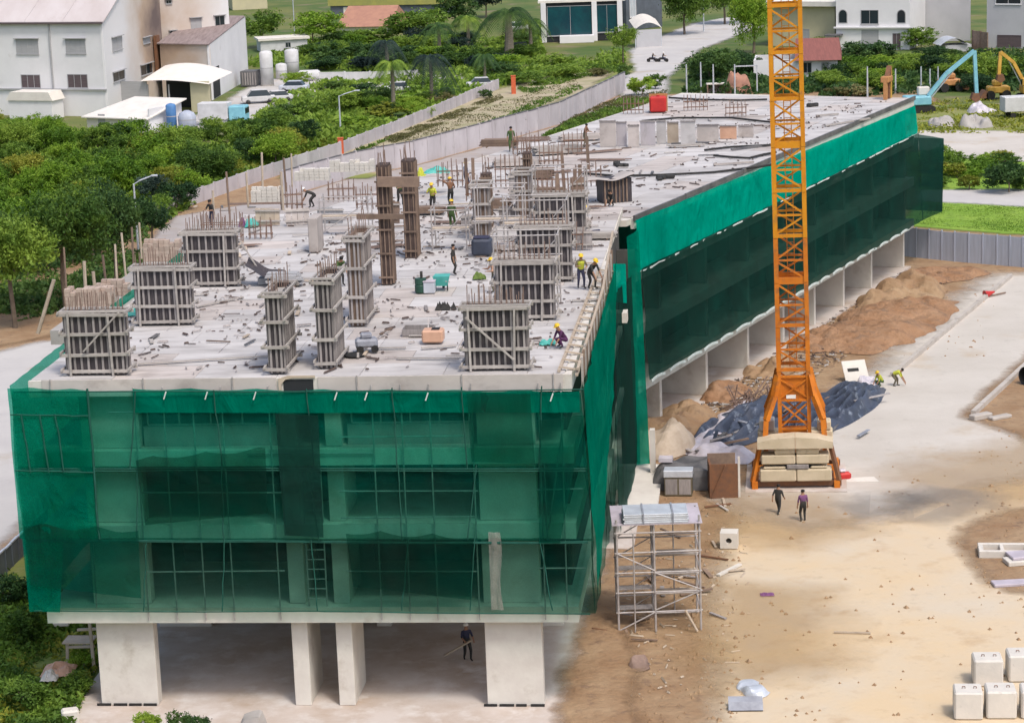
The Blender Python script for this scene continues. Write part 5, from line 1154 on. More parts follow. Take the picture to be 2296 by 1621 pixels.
ball(-1.2, .0, -2.7, -1.8, 2.15, 2.52); ball(.03, 1.35, -2.7, -1.8, 2.15, 2.52)
mb = MB(); mb.prism_xz([(-2.15, 2.54), (.0, 2.54), (.0, 3.2), (-1.35, 3.12), (-2.15, 2.92)], -2.9, -1.6); mb.build('ballast_block', M['ballast'], crane)
mb = MB(); mb.prism_xz([(.02, 2.54), (2.15, 2.54), (2.15, 2.90), (1.3, 3.12), (.02, 3.2)], -2.9, -1.6); mb.build('ballast_block', M['ballast'], crane)
ball(-1.5, 1.5, -2.5, -2.0, .57, 2.1, .02, 'dark')  # near-black core paints shade into the gaps between the blocks
ball(-2.2, -.02, 1.7, 2.7, .56, 1.5); ball(.02, 2.2, 1.7, 2.7, .56, 1.5); ball(-2.2, -.02, 1.7, 2.7, 1.52, 2.4); ball(.02, 2.2, 1.7, 2.7, 1.52, 2.4)
ball(-2.1, -1.2, 1.7, 2.7, 2.42, 3.1, .06, 'block'); ball(1.3, 2.1, 1.7, 2.7, 2.42, 2.95)
MB().box(-2.9, 2.9, -3.2, 2.9, .02, .10).build('foot_slab', M['pad'], crane)

# ------------------------------------------------------------------ things on the ground by the building
# scaffold tower with grey sheets on it
a, b = g0(1388, 1418), g0(1572, 1412); fr = Frame(a, b)
t = thing('scaffold_tower', 'pale tube scaffold tower with grey sheets on top beside the front block', 'scaffold', a, fr.rz)
hz = fr.uz(1390, 1178)[1]; dp = 2.6
for x in (0, fr.w * .45, fr.w):
    for y in (0, dp): MB().tube([(x, y, 0), (x, y, hz + rnd.uniform(0, .4))], .055, 6).build('post', M['pipe'], t)
for k in range(1, 6):
    zz = hz * k / 5.4
    for y in (0, dp): MB().tube([(-.1, y, zz), (fr.w + .1, y, zz + rnd.uniform(-.05, .05))], .04, 6).build('ledger', M['pipe'], t)
    for x in (0, fr.w * .45, fr.w): MB().tube([(x, -.1, zz), (x, dp + .1, zz)], .04, 6).build('ledger', M['pipe'], t)
for (x0, x1, k) in ((0, fr.w * .45, 0), (fr.w * .45, fr.w, 1), (fr.w, fr.w * .45, 2), (fr.w * .45, 0, 3)):
    MB().tube([(x0, -.04, hz * k / 5.4 + .1), (x1, -.04, hz * (k + 1) / 5.4)], .035, 6).build('diagonal', M['pipe'], t)
for k in range(1, 6):
    MB().tube([(fr.w * .45, dp * .5, hz * (k - .5) / 5.4), (fr.w + .1, dp * .5, hz * (k - .5) / 5.4)], .035, 6).build('ledger', M['pipe'], t)
    MB().tube([(fr.w * .2, -.05, hz * (k - 1) / 5.4), (fr.w * .2, -.05, hz * k / 5.4)], .035, 6).build('post', M['pipe'], t)
    MB().tube([(fr.w * .72, dp, hz * (k - 1) / 5.4), (fr.w * .72, dp, hz * k / 5.4)], .035, 6).build('post', M['pipe'], t)
    MB().tube([(0, dp, hz * (k - 1) / 5.4), (fr.w * .45, dp, hz * k / 5.4)], .03, 6).build('diagonal', M['pipe'], t)
for k in (1, 2, 3):
    MB().box(.05, fr.w * .42, .3, .9, hz * k / 5.4 + .05, hz * k / 5.4 + .1).build('platform', M['stud'], t)
    MB().box(fr.w * .5, fr.w - .05, 1.4, 2.2, hz * (k + .4) / 5.4, hz * (k + .4) / 5.4 + .05).build('platform', M['woodp'], t)
MB().box(-.2, fr.w + .15, -.15, dp + .6, hz + .02, hz + .07).build('roof_sheet', M['lilac'], t)
MB().tube([(fr.w - .2, -.3, .05), (fr.w - .75, -.25, 1.1)], .07, 6).build('prop', M['woodp'], t)
st = thing('metal_sheet_stack', 'stack of shiny grey blue metal sheets lying on top of the scaffold tower', 'sheet stack', fr.at(.35, -.1, hz + .075), fr.rz)
me = MB().cbox(0, fr.w * .78, 0, 1.75, 0, .085, .012).mesh('metal_sheet', M['zinc'])
for k in range(5): put('metal_sheet', me, st, (rnd.uniform(-.05, .05), rnd.uniform(-.04, .04), .005 + k * .092))
for x in (.9, 2.3): MB().box(x, x + .08, -.06, 1.8, .0, .50).build('strap', M['bluegrey'], st)
# grey white box and dark tarp stack behind
a, b = g0(1490, 1112), g0(1552, 1112); fr = Frame(a, b)
t = thing('tool_cabinet', 'grey cabinet with a white top standing in front of the dark tarpaulin stack', 'cabinet', a, fr.rz)
MB().cbox(0, fr.w, 0, .9, 0, 1.1, .02).build('body', M['olive'], t); MB().cbox(-.04, fr.w + .04, -.05, .95, 1.1, 1.5, .03).build('lid', M['zinc'], t)
for q in (.02, fr.w / 2 + .01): MB().box(q + .04, q + fr.w / 2 - .07, -.02, -.002, .1, 1.0).build('door', M['stud'], t)
a, b = g0(1462, 1100), g0(1605, 1100); fr = Frame(a, b)
t = thing('covered_stack', 'stack covered by a dark grey tarpaulin left of the crane base', 'covered stack', a, fr.rz)
mb = MB(); mb.grid(lambda p, q: (-.1 + (fr.w + .2) * p, 3.4 * q, .02 + 1.35 * (min(1, 6 * p, 6 * (1 - p)) * min(1, 8 * q, 8 * (1 - q))) ** .5 * (.85 + .25 * noise.noise(Vector((p * 4, q * 4, 2))))), 24, 20); mb.build('tarpaulin', M['darktarp'], t)
MB().box(.3, 1.1, 1.6, 2.3, 1.25, 1.5).build('weight', M['plastic'], t)
a, b = g0(1592, 1118), g0(1655, 1116); fr = Frame(a, b)
t = thing('rusty_form', 'rusty brown form panel box left of the crane base', 'formwork', a, fr.rz)
MB().box(0, fr.w, 0, .12, 0, 2.0).build('panel', M['rust'], t); MB().box(0, .12, .122, 1.7, 0, 1.9).build('panel', M['rust'], t); MB().box(.0, fr.w, 1.702, 1.8, 0, 2.2).build('panel', M['wood'], t)
MB().bar((fr.w + .08, .1, 0), (fr.w + .08, .1, 2.4), .12).build('post', M['block'], t); MB().bar((.1, -.06, .1), (.9, -.06, 1.95), .1, .06).build('brace', M['rust'], t)
# blue tarpaulin over a long heap
def heap(name, label, cat, pa, pb, width, h, mt, seed, nu=44, nv=16, kind=None, pw_=.6, rough=.35, ridge=None):
    a, b = g0(*pa), g0(*pb); fr = Frame(a, b); mb = MB(fr.M)
    def fn(p, q):
        e = min(1, 5 * p, 5 * (1 - p)) * math.sin(math.pi * q)
        w = .6 + .4 * math.sin(math.pi * min(1, max(0, p))) 
        n1 = noise.noise(Vector((p * fr.w * .5 + seed, q * 2.2, seed))); n2 = noise.noise(Vector((p * fr.w * 1.6, q * 5, seed + 3))) + (.6 * noise.noise(Vector((p * fr.w * 1.3, q * width * 1.3, seed))) if nu > 50 else 0)
        z = h * max(0, e) ** pw_ * (1 + rough * n1 * 1.6 + rough * .5 * n2)
        return (p * fr.w + .5 * n1 * (q - .5), (q - .5) * width * w * (1 + .25 * n1), max(0, z) + .02)
    mb.grid(fn, nu, nv)
    o = solo(name, mb, M[mt], label, cat)
    return stuff(o) if kind else o
def tarp(label, pa, pb, width, h, seed, ridges, taper=.35):
    a, b = g0(*pa), g0(*pb); fr = Frame(a, b); mb = MB(fr.M)
    def fn(p, q):
        e = (min(1, 6 * p, 6 * (1 - p)) * min(1, 7 * q, 7 * (1 - q))) ** .5
        w = width * (taper + (1 - taper) * math.sin(math.pi * min(1, p * .8 + .15)))
        fold = abs(math.sin(q * ridges * 3.14 + 2.2 * noise.noise(Vector((p * 2.5, q * 1.5, seed))))) ** 1.6
        n1 = noise.noise(Vector((p * fr.w * .25 + seed, q * 2, seed))); n2 = noise.noise(Vector((p * fr.w * .9, q * 14, seed + 3)))
        return (p * fr.w + .4 * n2 * (.5 - p), (q - .5) * w + .3 * n1, .02 + max(0, e * h * (.22 + .62 * fold + .5 * n1 + .3 * n2 + .25 * noise.noise(Vector((p * 9, q * 3, seed))))))
    mb.grid(fn, 60, 48)
    return solo('tarpaulin', mb, M['tarp'], label, 'tarpaulin')
tarp('dark blue grey tarpaulin in long folds behind the crane base, near part', (1592, 1000), (1790, 902), 5.2, 1.0, 3, 5)
tarp('dark blue grey tarpaulin in long ridges to the right of the crane base', (1786, 972), (1952, 870), 4.8, .95, 8, 6)
heap('plastic_sheet', 'pale lilac plastic sheet along the left edge of the blue tarpaulin', 'plastic sheet', (1545, 1020), (1690, 895), 1.8, .35, 'plastic', 5, rough=.6)
heap('plastic_sheet', 'crumpled white plastic sheet left of the blue tarpaulin foot', 'plastic sheet', (1545, 1020), (1690, 1032), 3.2, .55, 'plastic', 11, rough=.8)
heap('plastic_sheet', 'pale plastic sheet under the right end of the blue tarpaulin', 'plastic sheet', (1840, 940), (1955, 872), 1.3, .25, 'plastic', 15, rough=.6)
# earth and sand heaps
heap('earth_heap', 'brown earth heap between the wing and the pale road, largest one', 'earth heap', (1880, 792), (2085, 672), 8, .75, 'pilesand', 21, 90, 40, kind=1, rough=.55)
heap('earth_heap', 'dark brown earth heap near the third wing column, behind the largest', 'earth heap', (1960, 700), (2080, 640), 6, .9, 'earth_s', 25, 60, 30, kind=1, rough=.8)
heap('earth_heap', 'low earth heap at the far end before the grey site fence', 'earth heap', (2040, 630), (2190, 605), 6, .45, 'pilesand', 29, 60, 30, kind=1, rough=.8)
heap('earth_heap', 'reddish earth heap in the corner between recess and wing', 'earth heap', (1455, 1000), (1560, 930), 5, 1.1, 'earth_s', 33, kind=1, rough=.5)
heap('sack_heap', 'tan sacks heaped at the near end of the wing', 'sack heap', (1452, 1030), (1530, 985), 3.5, 1.3, 'woodp', 37, kind=1, rough=.8)
LM_TARP = [(1700, 950, 'the near tarpaulin'), (1870, 920, 'the ridged tarpaulin'), (1690, 890, 'the rusty rods'), (1610, 1020, 'the white plastic sheet'), (1900, 850, 'the slotted white panel'), (1560, 960, 'the earth heap by the recess'), (1785, 1000, 'the crane base')]
for k in range(30):
    x, y = rnd.uniform(1560, 1930), rnd.uniform(868, 1000); y = max(y, 1030 - (x - 1560) * .42); p = g0(x, y); L = rnd.uniform(1.2, 4.0); a = 1.0 + rnd.uniform(-.35, .35) if k % 4 else rnd.uniform(0, 3); d = Vector((math.cos(a), math.sin(a), 0)) * L
    mk = rnd.choice(['darktarp', 'bluegrey', 'tarp', 'wood', 'pipe']); mb = MB(); mb.bar(p + Vector((0, 0, rnd.uniform(.1, .8))), p + d + Vector((0, 0, rnd.uniform(.1, .9))), rnd.uniform(.1, .3), rnd.uniform(.05, .1))
    solo('long_strip', mb, M[mk], near({'darktarp': 'long black strip', 'bluegrey': 'long blue grey strip', 'tarp': 'long dark blue strip', 'wood': 'long brown plank', 'pipe': 'long pale bar'}[mk] + ' lying', x, y, LM_TARP, 'long strip lying on the tarpaulin heap'), 'strip', 'long strips over the tarpaulin heap')
for q in (((1500, 965), (1570, 920), 3, .7, 'earth_s', 'low earth heap before the first wing column'), ((1590, 905), (1660, 868), 3, .6, 'pilesand', 'low earth heap before the second wing column'), ((1690, 850), (1760, 815), 3.5, .7, 'earth_s', 'low earth heap before the third wing column'), ((1800, 790), (1870, 745), 4, .6, 'pilesand', 'low earth heap right of the crane mast below the wing'), ((1480, 1085), (1560, 1050), 2.5, .6, 'conc_d', 'grey rubble heap behind the dark tarpaulin stack')):
    heap('earth_heap' if q[4] != 'conc_d' else 'rubble_heap', q[5], 'earth heap' if q[4] != 'conc_d' else 'rubble heap', q[0], q[1], q[2], q[3], q[4], q[0][0], 52, 24, 1, rough=.9)
for x, y, lb in ((1530, 945, 'stack of brown boards before the first wing column'), (1625, 880, 'stack of brown boards before the second wing column'), (1745, 835, 'stack of brown boards hidden behind the crane mast foot')):
    board_stack(lb, g0(x, y), 1.0 + rnd.uniform(-.2, .2), 2.4, .9, 6, 3, 'wood', 'board stacks along the wing')
bits('yard_litter', 'scraps of steel and timber along the foot of the wing', lambda r: (lambda a, b: W.at(a, b, .16))(r.uniform(-4, 54), -r.uniform(.4, 5.5)), 900, 'darkwood', 13)
bits('yard_litter', 'pale scraps along the foot of the wing', lambda r: (lambda a, b: W.at(a, b, .16))(r.uniform(-4, 40), -r.uniform(.4, 5.5)), 400, 'conc_d', 15)
# rusty rods standing behind the tarpaulin
t = thing('rebar_cage', 'rusty bundle of upright rods by the first wing columns', 'rebar', g0(1685, 915), R(20))
for k in range(26): MB().bar((rnd.uniform(-1.8, 1.8), rnd.uniform(-.8, .8), 0), (rnd.uniform(-1.9, 1.9), rnd.uniform(-.8, .8), rnd.uniform(.9, 1.9)), .06).build('rod', M['rebar'], t)
for z in (.4, .8): MB().bar((-1.9, -.8, z), (1.9, -.8, z), .05).build('rod', M['rebar'], t)
# kerb forms of the road
def kerb(label, pa, pb, n):
    a, b = g0(*pa), g0(*pb); fr = Frame(a, b); t = thing('kerb_form', label, 'kerb', a, fr.rz)
    L = fr.w / n
    for k in range(n): MB().box(k * L + .03, (k + 1) * L - .03, -.16, .16, 0, .32 + rnd.uniform(-.02, .02)).build('kerb_stone', M['haul_s'], t)
kerb('pale kerb line along the left side of the pale road', (2000, 846), (2266, 622), 16)
kerb('pale kerb line along the right side of the pale road', (2182, 932), (2420, 712), 14)
t = thing('corner_block', 'pale concrete corner piece at the near end of the right kerb', 'block', g0(2195, 940), R(30)); MB().cbox(-.6, .9, -.3, .3, 0, .35, .05).build('stone', M['haul_s'], t); MB().cbox(.3, 1.9, -1.0, -.45, 0, .22, .05).build('stone', M['haul_s'], t)
p = g0(2300, 865); q = p + Vector((3.5, 2.6, 0))
t = thing('black_pipe', 'large black pipe lying at the right edge beyond the kerb', 'pipe', p, 0)
mb = MB(); mb.tube([(0, 0, .65), (3.5, 2.6, .65)], .65, 20, cap=False); mb.build('barrel', M['tarp'], t); mb = MB(); mb.tube([(0, 0, .65), (3.5, 2.6, .65)], .56, 20, cap=False); mb.build('bore', M['black'], t)
# concrete pipe end with round hole
a = g0(1632, 1226); t = thing('pipe_block', 'grey concrete block with a round black hole beside the scaffold tower', 'concrete block', a, R(-10))
mb = MB(); n = 16; ring = [(.16 * math.cos(2 * math.pi * i / n) + .08, .45 + .16 * math.sin(2 * math.pi * i / n)) for i in range(n)]; sq = []
for i in range(n):
    c, s_ = math.cos(2 * math.pi * i / n), math.sin(2 * math.pi * i / n); k = .42 / max(abs(c), abs(s_)); sq.append((.08 + c * k * 1.1, .45 + s_ * k))
vs = [(x, -.4, z) for x, z in ring] + [(x, -.4, z) for x, z in sq] + [(x, .5, z) for x, z in ring] + [(x, .5, z) for x, z in sq]
fs = [(n + i, n + (i + 1) % n, (i + 1) % n, i) for i in range(n)] + [(n + (i + 1) % n, n + i, 3 * n + i, 3 * n + (i + 1) % n) for i in range(n)] + [(i, (i + 1) % n, 2 * n + (i + 1) % n, 2 * n + i) for i in range(n)] + [(3 * n + i, 2 * n + i, 2 * n + (i + 1) % n, 3 * n + (i + 1) % n) for i in range(n)]
mb.add(vs, fs); mb.build('block', M['block'], t); MB().box(-.2, .36, .3, .48, .2, .7).build('hole_shade', M['black'], t)  # black box inside the hole paints its inner shade
# white blocks at the bottom right corner
BL = [(2140, 2204, 1614, 0, 'big white concrete block at the front left of the block group'), (2212, 2280, 1612, 0, 'big white concrete block second in the front row of the group'), (2290, 2360, 1612, 0, 'big white concrete block third in the front row, cut by the picture edge'),
      (2184, 2250, 1540, 0, 'big white concrete block at the left of the rear row of the group'), (2262, 2330, 1530, 0, 'big greyish concrete block right of the first in the rear row')]
for x0, x1, y, z, lb in BL:
    a, b = g0(x0, y), g0(x1, y); fr = Frame(a, b); t = thing('concrete_block', lb, 'concrete block', a, fr.rz + rnd.uniform(-.04, .04), 'white concrete blocks at the yard corner')
    MB().cbox(0, fr.w, 0, 1.25, 0, 1.22, .07).build('block', M['block'], t)
    for x in (fr.w * .3, fr.w * .7): MB().tube([(x, .6, 1.22), (x, .6, 1.3), (x + .12, .6, 1.3), (x + .12, .6, 1.22)], .02, 5).build('lifting_loop', M['rust'], t)
# frames and rubbish at the right edge
t = thing('drain_frame', 'pale concrete drain frame lying near the right edge of the yard', 'drain frame', g0(2195, 1252), R(-8))
for q in ((0, 2.7, 0, .25, 0, .4), (0, 2.7, 1.3, 1.55, 0, .4), (0, .25, .252, 1.298, 0, .4), (1.1, 1.3, .252, 1.298, 0, .38), (2.45, 2.7, .252, 1.298, 0, .4)): MB().cbox(*q, .03).build('beam', M['block'], t)
t = thing('slab_piece', 'tilted pale slab piece beside the drain frame at the right edge', 'slab', g0(2262, 1272), R(8)); MB().cbox(0, 1.9, 0, 1.0, 0.02, .26, .03).build('slab', M['block'], t); MB().cbox(.3, 1.5, .2, 1.4, .265, .42, .03).build('slab', M['lilac'], t)
t = thing('slab_piece', 'low pale slab piece in the brown dirt at the right edge', 'slab', g0(2230, 1318), R(3)); MB().cbox(0, 2.2, 0, .8, 0.0, .16, .03).build('slab', M['lilac'], t)
t = thing('slotted_board_panel', 'white panel with a dark slot leaning near the end of the blue tarpaulin', 'panel', g0(1898, 860), R(12)); MB(Matrix.Rotation(R(-38), 4, 'X')).cbox(0, 1.7, 0, .07, 0, 1.7, .02).build('board', M['block'], t); MB(Matrix.Rotation(R(-38), 4, 'X')).box(.3, 1.1, -.01, -.002, .85, 1.1).build('slot', M['black'], t)
MB().bar((.85, .1, 0), (.85, 1.1, 1.2), .07).build('prop', M['woodp'], t)
heap('white_bag', 'pale crumpled bag between the white panel and the workers', 'bag', (1930, 868), (1962, 856), 1.5, .45, 'plastic', 44, 10, 8, rough=.8)
t = thing('sack', 'red and white sack right of the crane base', 'sack', g0(1893, 1076), R(10)); MB().cbox(-.35, .4, -.2, .25, 0, .48, .12).build('sack', M['tank_red'], t); MB().cbox(-.32, .1, -.15, .25, .482, .66, .08).build('sack', M['plastic'], t)
t = thing('white_sheet', 'flat white board lying right of the red sack', 'board', g0(1925, 1078), R(-6)); MB().add([(-.8, -.25, .03), (1.2, -.3, .03), (.9, .35, .16), (-.6, .3, .12), (-.8, -.25, .0), (1.2, -.3, 0), (.9, .35, .1), (-.6, .3, .08)], [(0, 1, 2, 3), (7, 6, 5, 4), (0, 4, 5, 1), (1, 5, 6, 2), (2, 6, 7, 3), (3, 7, 4, 0)]).build('board', M['block'], t)
t = thing('red_cone', 'red marker lying across the left kerb of the pale road', 'marker', g0(2208, 668), R(20)); MB(Matrix.Translation((0, 0, .25)) @ Matrix.Rotation(R(80), 4, 'Y')).lathe([(.35, 0), (.3, .05), (.06, .9)], 12).build('cone', M['tank_red'], t); MB().bar((.4, 0, .1), (2.2, .5, .12), .1).build('stick', M['wood'], t)
t = thing('metal_trough', 'shiny bent metal trough in front of the other debris at the yard edge', 'trough', g0(1672, 1588), R(-4)); MB().add([(-.75, -.35, .05), (.75, -.35, .05), (.75, -.1, .35), (-.75, -.1, .35), (.75, .2, .12), (-.75, .2, .12), (.75, .42, .42), (-.75, .42, .42)], [(0, 1, 2, 3), (3, 2, 4, 5), (5, 4, 6, 7)]).build('sheet', M['bluegrey'], t); MB().box(-.74, .74, -.34, .4, 0, .04).build('base', M['black'], t)
heap('bag', 'pale grey flattened bag at the edge of the sandy yard', 'bag', (1662, 1550), (1712, 1542), 2.2, .28, 'zinc', 52, 14, 10, rough=.6)
cloth(1720, 1334, .7, .5, .14, 'purple', 'small purple cloth lying on the sandy yard', .03, seed=20)
mb = MB(); mb.bar(g0(1870, 1419) + Vector((0, 0, .05)), g0(1952, 1421) + Vector((0, 0, .05)), .1, .07); solo('plank', mb, M['woodp'], 'thin plank lying alone on the sandy yard', 'plank')
mb = MB(); mb.bar(g0(1610, 1292) + Vector((0, 0, .06)), g0(1660, 1268) + Vector((0, 0, .08)), .22, .1); solo('plank', mb, M['block'], 'pale plank at the foot of the scaffold tower, right side', 'plank')
heap('brush_heap', 'small dark heap of twigs on the brown dirt before the scaffold tower', 'twig heap', (1408, 1500), (1455, 1494), 1.0, .3, 'rebar', 61, 16, 8, kind=1, rough=.9)
# stones scattered on the yard
t = None
mb = MB()
for k in range(1500):
    x, y = rnd.uniform(1340, 2290), rnd.uniform(1010, 1690)
    if k > 700: x, y = rnd.choice([(rnd.uniform(1340, 1660), rnd.uniform(1230, 1690)), (rnd.uniform(1860, 2230), rnd.uniform(605, 800)), (rnd.uniform(2190, 2320), rnd.uniform(940, 1380))])
    if x > 1860 and y < 800 and y < 640 + (2000 - x) * .1: continue
    if 1680 < x < 1890 and y < 1110: continue
    if x > 1680 and rnd.random() < .6: continue
    p = g0(x, y); s_ = rnd.uniform(.03, .12) * (1.5 if rnd.random() < .1 else 1)
    mb.T = Matrix.Translation(p) @ Matrix.Rotation(rnd.uniform(0, 6), 4, 'Z'); mb.add([(-s_, -s_ * .7, -.02), (s_, -s_ * .8, -.02), (s_ * .8, s_, -.02), (-s_ * .9, s_ * .8, -.02), (s_ * .1, 0, s_)], [(0, 1, 4), (1, 2, 4), (2, 3, 4), (3, 0, 4)])
o = put('stones', mb.mesh('stones', M['earth_s'])); tag(stuff(o), 'small brown stones and clods scattered over the yard', 'stones')
# wheel ruts: low ridges pressed in the yard
LM_TOWER = [(1480, 1300, 'the scaffold tower'), (1632, 1210, 'the pipe block'), (1408, 1500, 'the twig heap'), (1520, 1090, 'the grey cabinet'), (1620, 1080, 'the rusty form box'), (1640, 1280, 'the pale plank'), (1395, 1380, 'the brown board bits'), (1340, 1300, 'the foot of the right side net')]
for k in range(34):
    x, y = rnd.uniform(1350, 1640), rnd.uniform(1130, 1440); p = g0(x, y); a = rnd.uniform(0, 3.1); L = rnd.uniform(.5, 1.8); d = Vector((math.cos(a), math.sin(a), 0)) * L
    mb = MB(); mb.bar(p + Vector((0, 0, .06)), p + d + Vector((0, 0, .06 + rnd.uniform(0, .12))), rnd.uniform(.08, .22), .06)
    mk = rnd.choice(['wood', 'rail', 'woodp', 'rust', 'stud']); solo('short_board', mb, M[mk], near({'wood': 'brown', 'rail': 'pale grey', 'stud': 'grey', 'rust': 'rusty', 'woodp': 'tan'}[mk] + ' board lying %s on the brown ground' % ('lengthwise' if abs(d.y) > abs(d.x) else 'crosswise'), x, y, LM_TOWER, 'short loose board on the brown ground round the scaffold tower'), 'board', 'loose boards round the scaffold tower')
t = thing('cut_logs', 'short brown board bits on the ground at the foot of the front block', 'board', g0(1395, 1380), R(20))
for k in range(5): MB().box(rnd.uniform(-1.2, 0), rnd.uniform(.2, 1.2), k * .35, k * .35 + .2, 0, .08).build('board', M['wood'], t)

# ------------------------------------------------------------------ walls, fences, poles
def wall_line(name, label, cat, px, h, mt, seg=3.0, post=.25, th=.16, cap=None, pname='wall_panel', ph=.1):
    P = [g0(*p) for p in px]; t = thing(name, label, cat, P[0], 0)
    for i in range(len(P) - 1):
        fr = Frame(P[i], P[i + 1]); n = max(1, round(fr.w / seg)); L = fr.w / n
        for k in range(n):
            hh = h + rnd.uniform(-.04, .04)
            mb = MB(fr.M); mb.box(k * L + post / 2, (k + 1) * L - post / 2, 0, th, -.05, hh); mb.build(pname, M[mt], t, True)
            mb = MB(fr.M); mb.box(k * L - post / 2 + .004, k * L + post / 2 - .004, -.05, th + .05, -.05, h + ph); mb.build('post', M[mt], t, True)
            if cap: mb = MB(fr.M); mb.box(k * L, (k + 1) * L, -.04, th + .04, hh + .004, hh + .09); mb.build('coping', M[cap], t, True)
    return t
wall_line('boundary_wall', 'long lilac grey panel wall rising along the sandy lane behind the deck', 'wall', [(640, 440), (800, 394), (930, 370), (1159, 306), (1256, 278), (1403, 205)], 2.7, 'wallpanel', 3.2, cap='darktarp')
wall_line('boundary_wall', 'low weathered wall on the far side of the sandy lane with orange posts', 'wall', [(375, 480), (560, 414), (765, 347), (880, 302), (994, 255), (1120, 200)], 1.5, 'wallpanel', 3.0)
wall_line('site_fence', 'grey blue sheet metal site fence behind the far end of the wing', 'fence', [(2026, 574), (2140, 586), (2235, 594), (2380, 606)], 2.5, 'fence', 1.25, .1, .05, pname='fence_sheet')
wall_line('site_fence', 'dark grey low site fence at the lower left edge', 'fence', [(-160, 1470), (0, 1299), (58, 1241), (110, 1190)], 1.25, 'fenced', 1.3, .08, .05, cap='zinc', pname='fence_sheet')
wall_line('yard_wall', 'long pale low wall behind the palms', 'wall', [(717, 182), (830, 180), (940, 176)], 1.3, 'tank_white', 5, cap=None)
for px, py, h, lb in ((765, 346, 1.9, 'left one of two orange posts at the low wall'), (1152, 212, 2.6, 'right one of two orange posts at the low wall')):
    t = thing('orange_post', lb, 'post', g0(px, py), 0, 'orange posts by the lane'); MB().cbox(-.33, .33, -.3, .3, 0, h, .04).build('shaft', M['post_red'], t); MB().box(-.37, .37, -.34, .34, h + .004, h + .08).build('cap', M['post_red'], t)
def lamp(label, px, py, top, arm):
    p = g0(px, py); fr = Frame(p + Vector((-1, 0, 0)), p); h = fr.uz(px, top)[1]
    t = thing('street_lamp', label, 'street lamp', p, 0, 'street lamps'); a = arm
    MB().tube([(0, 0, 0), (0, 0, h * .6), (0, 0, h * .93), (a * .35, 0, h * .98), (a, 0, h + .25)], .11, 8, .06).build('pole', M['zinc'], t); MB().cbox(min(a, a * 1.35), max(a, a * 1.35), -.14, .14, h + .2, h + .36, .03).build('lamp_head', M['zinc'], t)
lamp('street lamp beside the big tree left of the deck', 310, 560, 402, 1.7)
lamp('street lamp among bushes near the low wall', 764, 300, 210, 2.0)
def pole(label, px, py, top, r=.1, mt='zinc', cat='pole', grp=None):
    p = g0(px, py); h = Frame(p + Vector((-1, 0, 0)), p).uz(px, top)[1]
    return solo('utility_pole', MB().tube([p, p + Vector((0, 0, h))], r, 7, r * .7), M[mt], label, cat, grp)
pole('tall pale pole before the trees left of the crane mast', 1578, 72, -60, .13)
pole('pole beside the tree behind the white factory', 662, 100, -20, .11)
for px, py, top in ((1540, 190, 145), (1572, 188, 140), (1600, 195, 145), (1648, 195, 145), (1945, 200, 150), (2008, 190, 155), (2103, 180, 150), (2065, 180, 150), (2085, 182, 155)): pole(near('thin grey yard pole', px, py, LM_TREES + [(1672, 180, 'the gate frame')], 'thin grey yard pole standing in the greenery beyond the wing'), px, py + 20, top, .13, 'zinc', 'pole', 'thin yard poles beyond the wing')

# ------------------------------------------------------------------ background buildings
def window(fr, t, px0, py0, px1, py1, v=0, mt='glass', frame='shutter', mull=1, awn=None, name='window'):
    u0, za = fr.uz(px0, py1, v); u1, zb = fr.uz(px1, py0, v)
    mb = MB(); f = .09
    for q in ((u0, u1, za, za + f), (u0, u1, zb - f, zb), (u0, u0 + f, za + f, zb - f), (u1 - f, u1, za + f, zb - f)): mb.box(q[0], q[1], v - .07, v - .003, q[2], q[3])
    o = mb.build(name, M[frame], t); 
    MB().box(u0 + f, u1 - f, v - .03, v - .004, za + f, zb - f).build('pane', M[mt], o)
    for k in range(mull): x = u0 + (u1 - u0) * (k + 1) / (mull + 1); MB().box(x - .03, x + .03, v - .06, v - .031, za + f, zb - f).build('mullion', M[frame], o)
    MB().box(u0 - .08, u1 + .08, v - .16, v - .072, za - .1, za).build('sill', M[frame], o)
    if awn: MB().box(u0 - .2, u1 + .2, v - .4, v - .075, zb + .03, zb + .13).build('hood', M[awn], o)
    return o
# white factory
c0 = G(243, 262); fa = Frame(G(-330, 255), c0); gb = Frame(c0, G(372, 214))
zt = fa.uz(200, 52)[1]
soot = bpy.data.materials.new('sooty_white_wall'); soot.use_nodes = True
n_ = soot.node_tree.nodes; L_ = soot.node_tree.links; b_ = n_['Principled BSDF']; b_.inputs['Roughness'].default_value = .9
ge = n_.new('ShaderNodeNewGeometry'); ds = n_.new('ShaderNodeVectorMath'); ds.operation = 'DISTANCE'
sp_ = gb.at(gb.w * .92, 0, zt * .83); ds.inputs[1].default_value = sp_; L_.new(ge.outputs['Position'], ds.inputs[0])
tn = n_.new('ShaderNodeTexNoise'); tn.inputs['Scale'].default_value = .25; tn.inputs['Detail'].default_value = 8; L_.new(ge.outputs['Position'], tn.inputs['Vector'])
ma = n_.new('ShaderNodeMath'); ma.operation = 'MULTIPLY_ADD'; ma.inputs[1].default_value = -9; L_.new(tn.outputs['Fac'], ma.inputs[0]); L_.new(ds.outputs['Value'], ma.inputs[2])
cr = n_.new('ShaderNodeValToRGB'); mr = n_.new('ShaderNodeMapRange'); mr.inputs[1].default_value = -4; mr.inputs[2].default_value = 13; L_.new(ma.outputs[0], mr.inputs[0]); L_.new(mr.outputs[0], cr.inputs[0])
e = cr.color_ramp.elements; e[0].position = .06; e[0].color = (.16, .12, .11, 1); e[1].position = .9; e[1].color = (.70, .69, .70, 1); x = e.new(.38); x.color = (.48, .36, .27, 1); x = e.new(.62); x.color = (.62, .56, .52, 1)
L_.new(cr.outputs[0], b_.inputs['Base Color'])
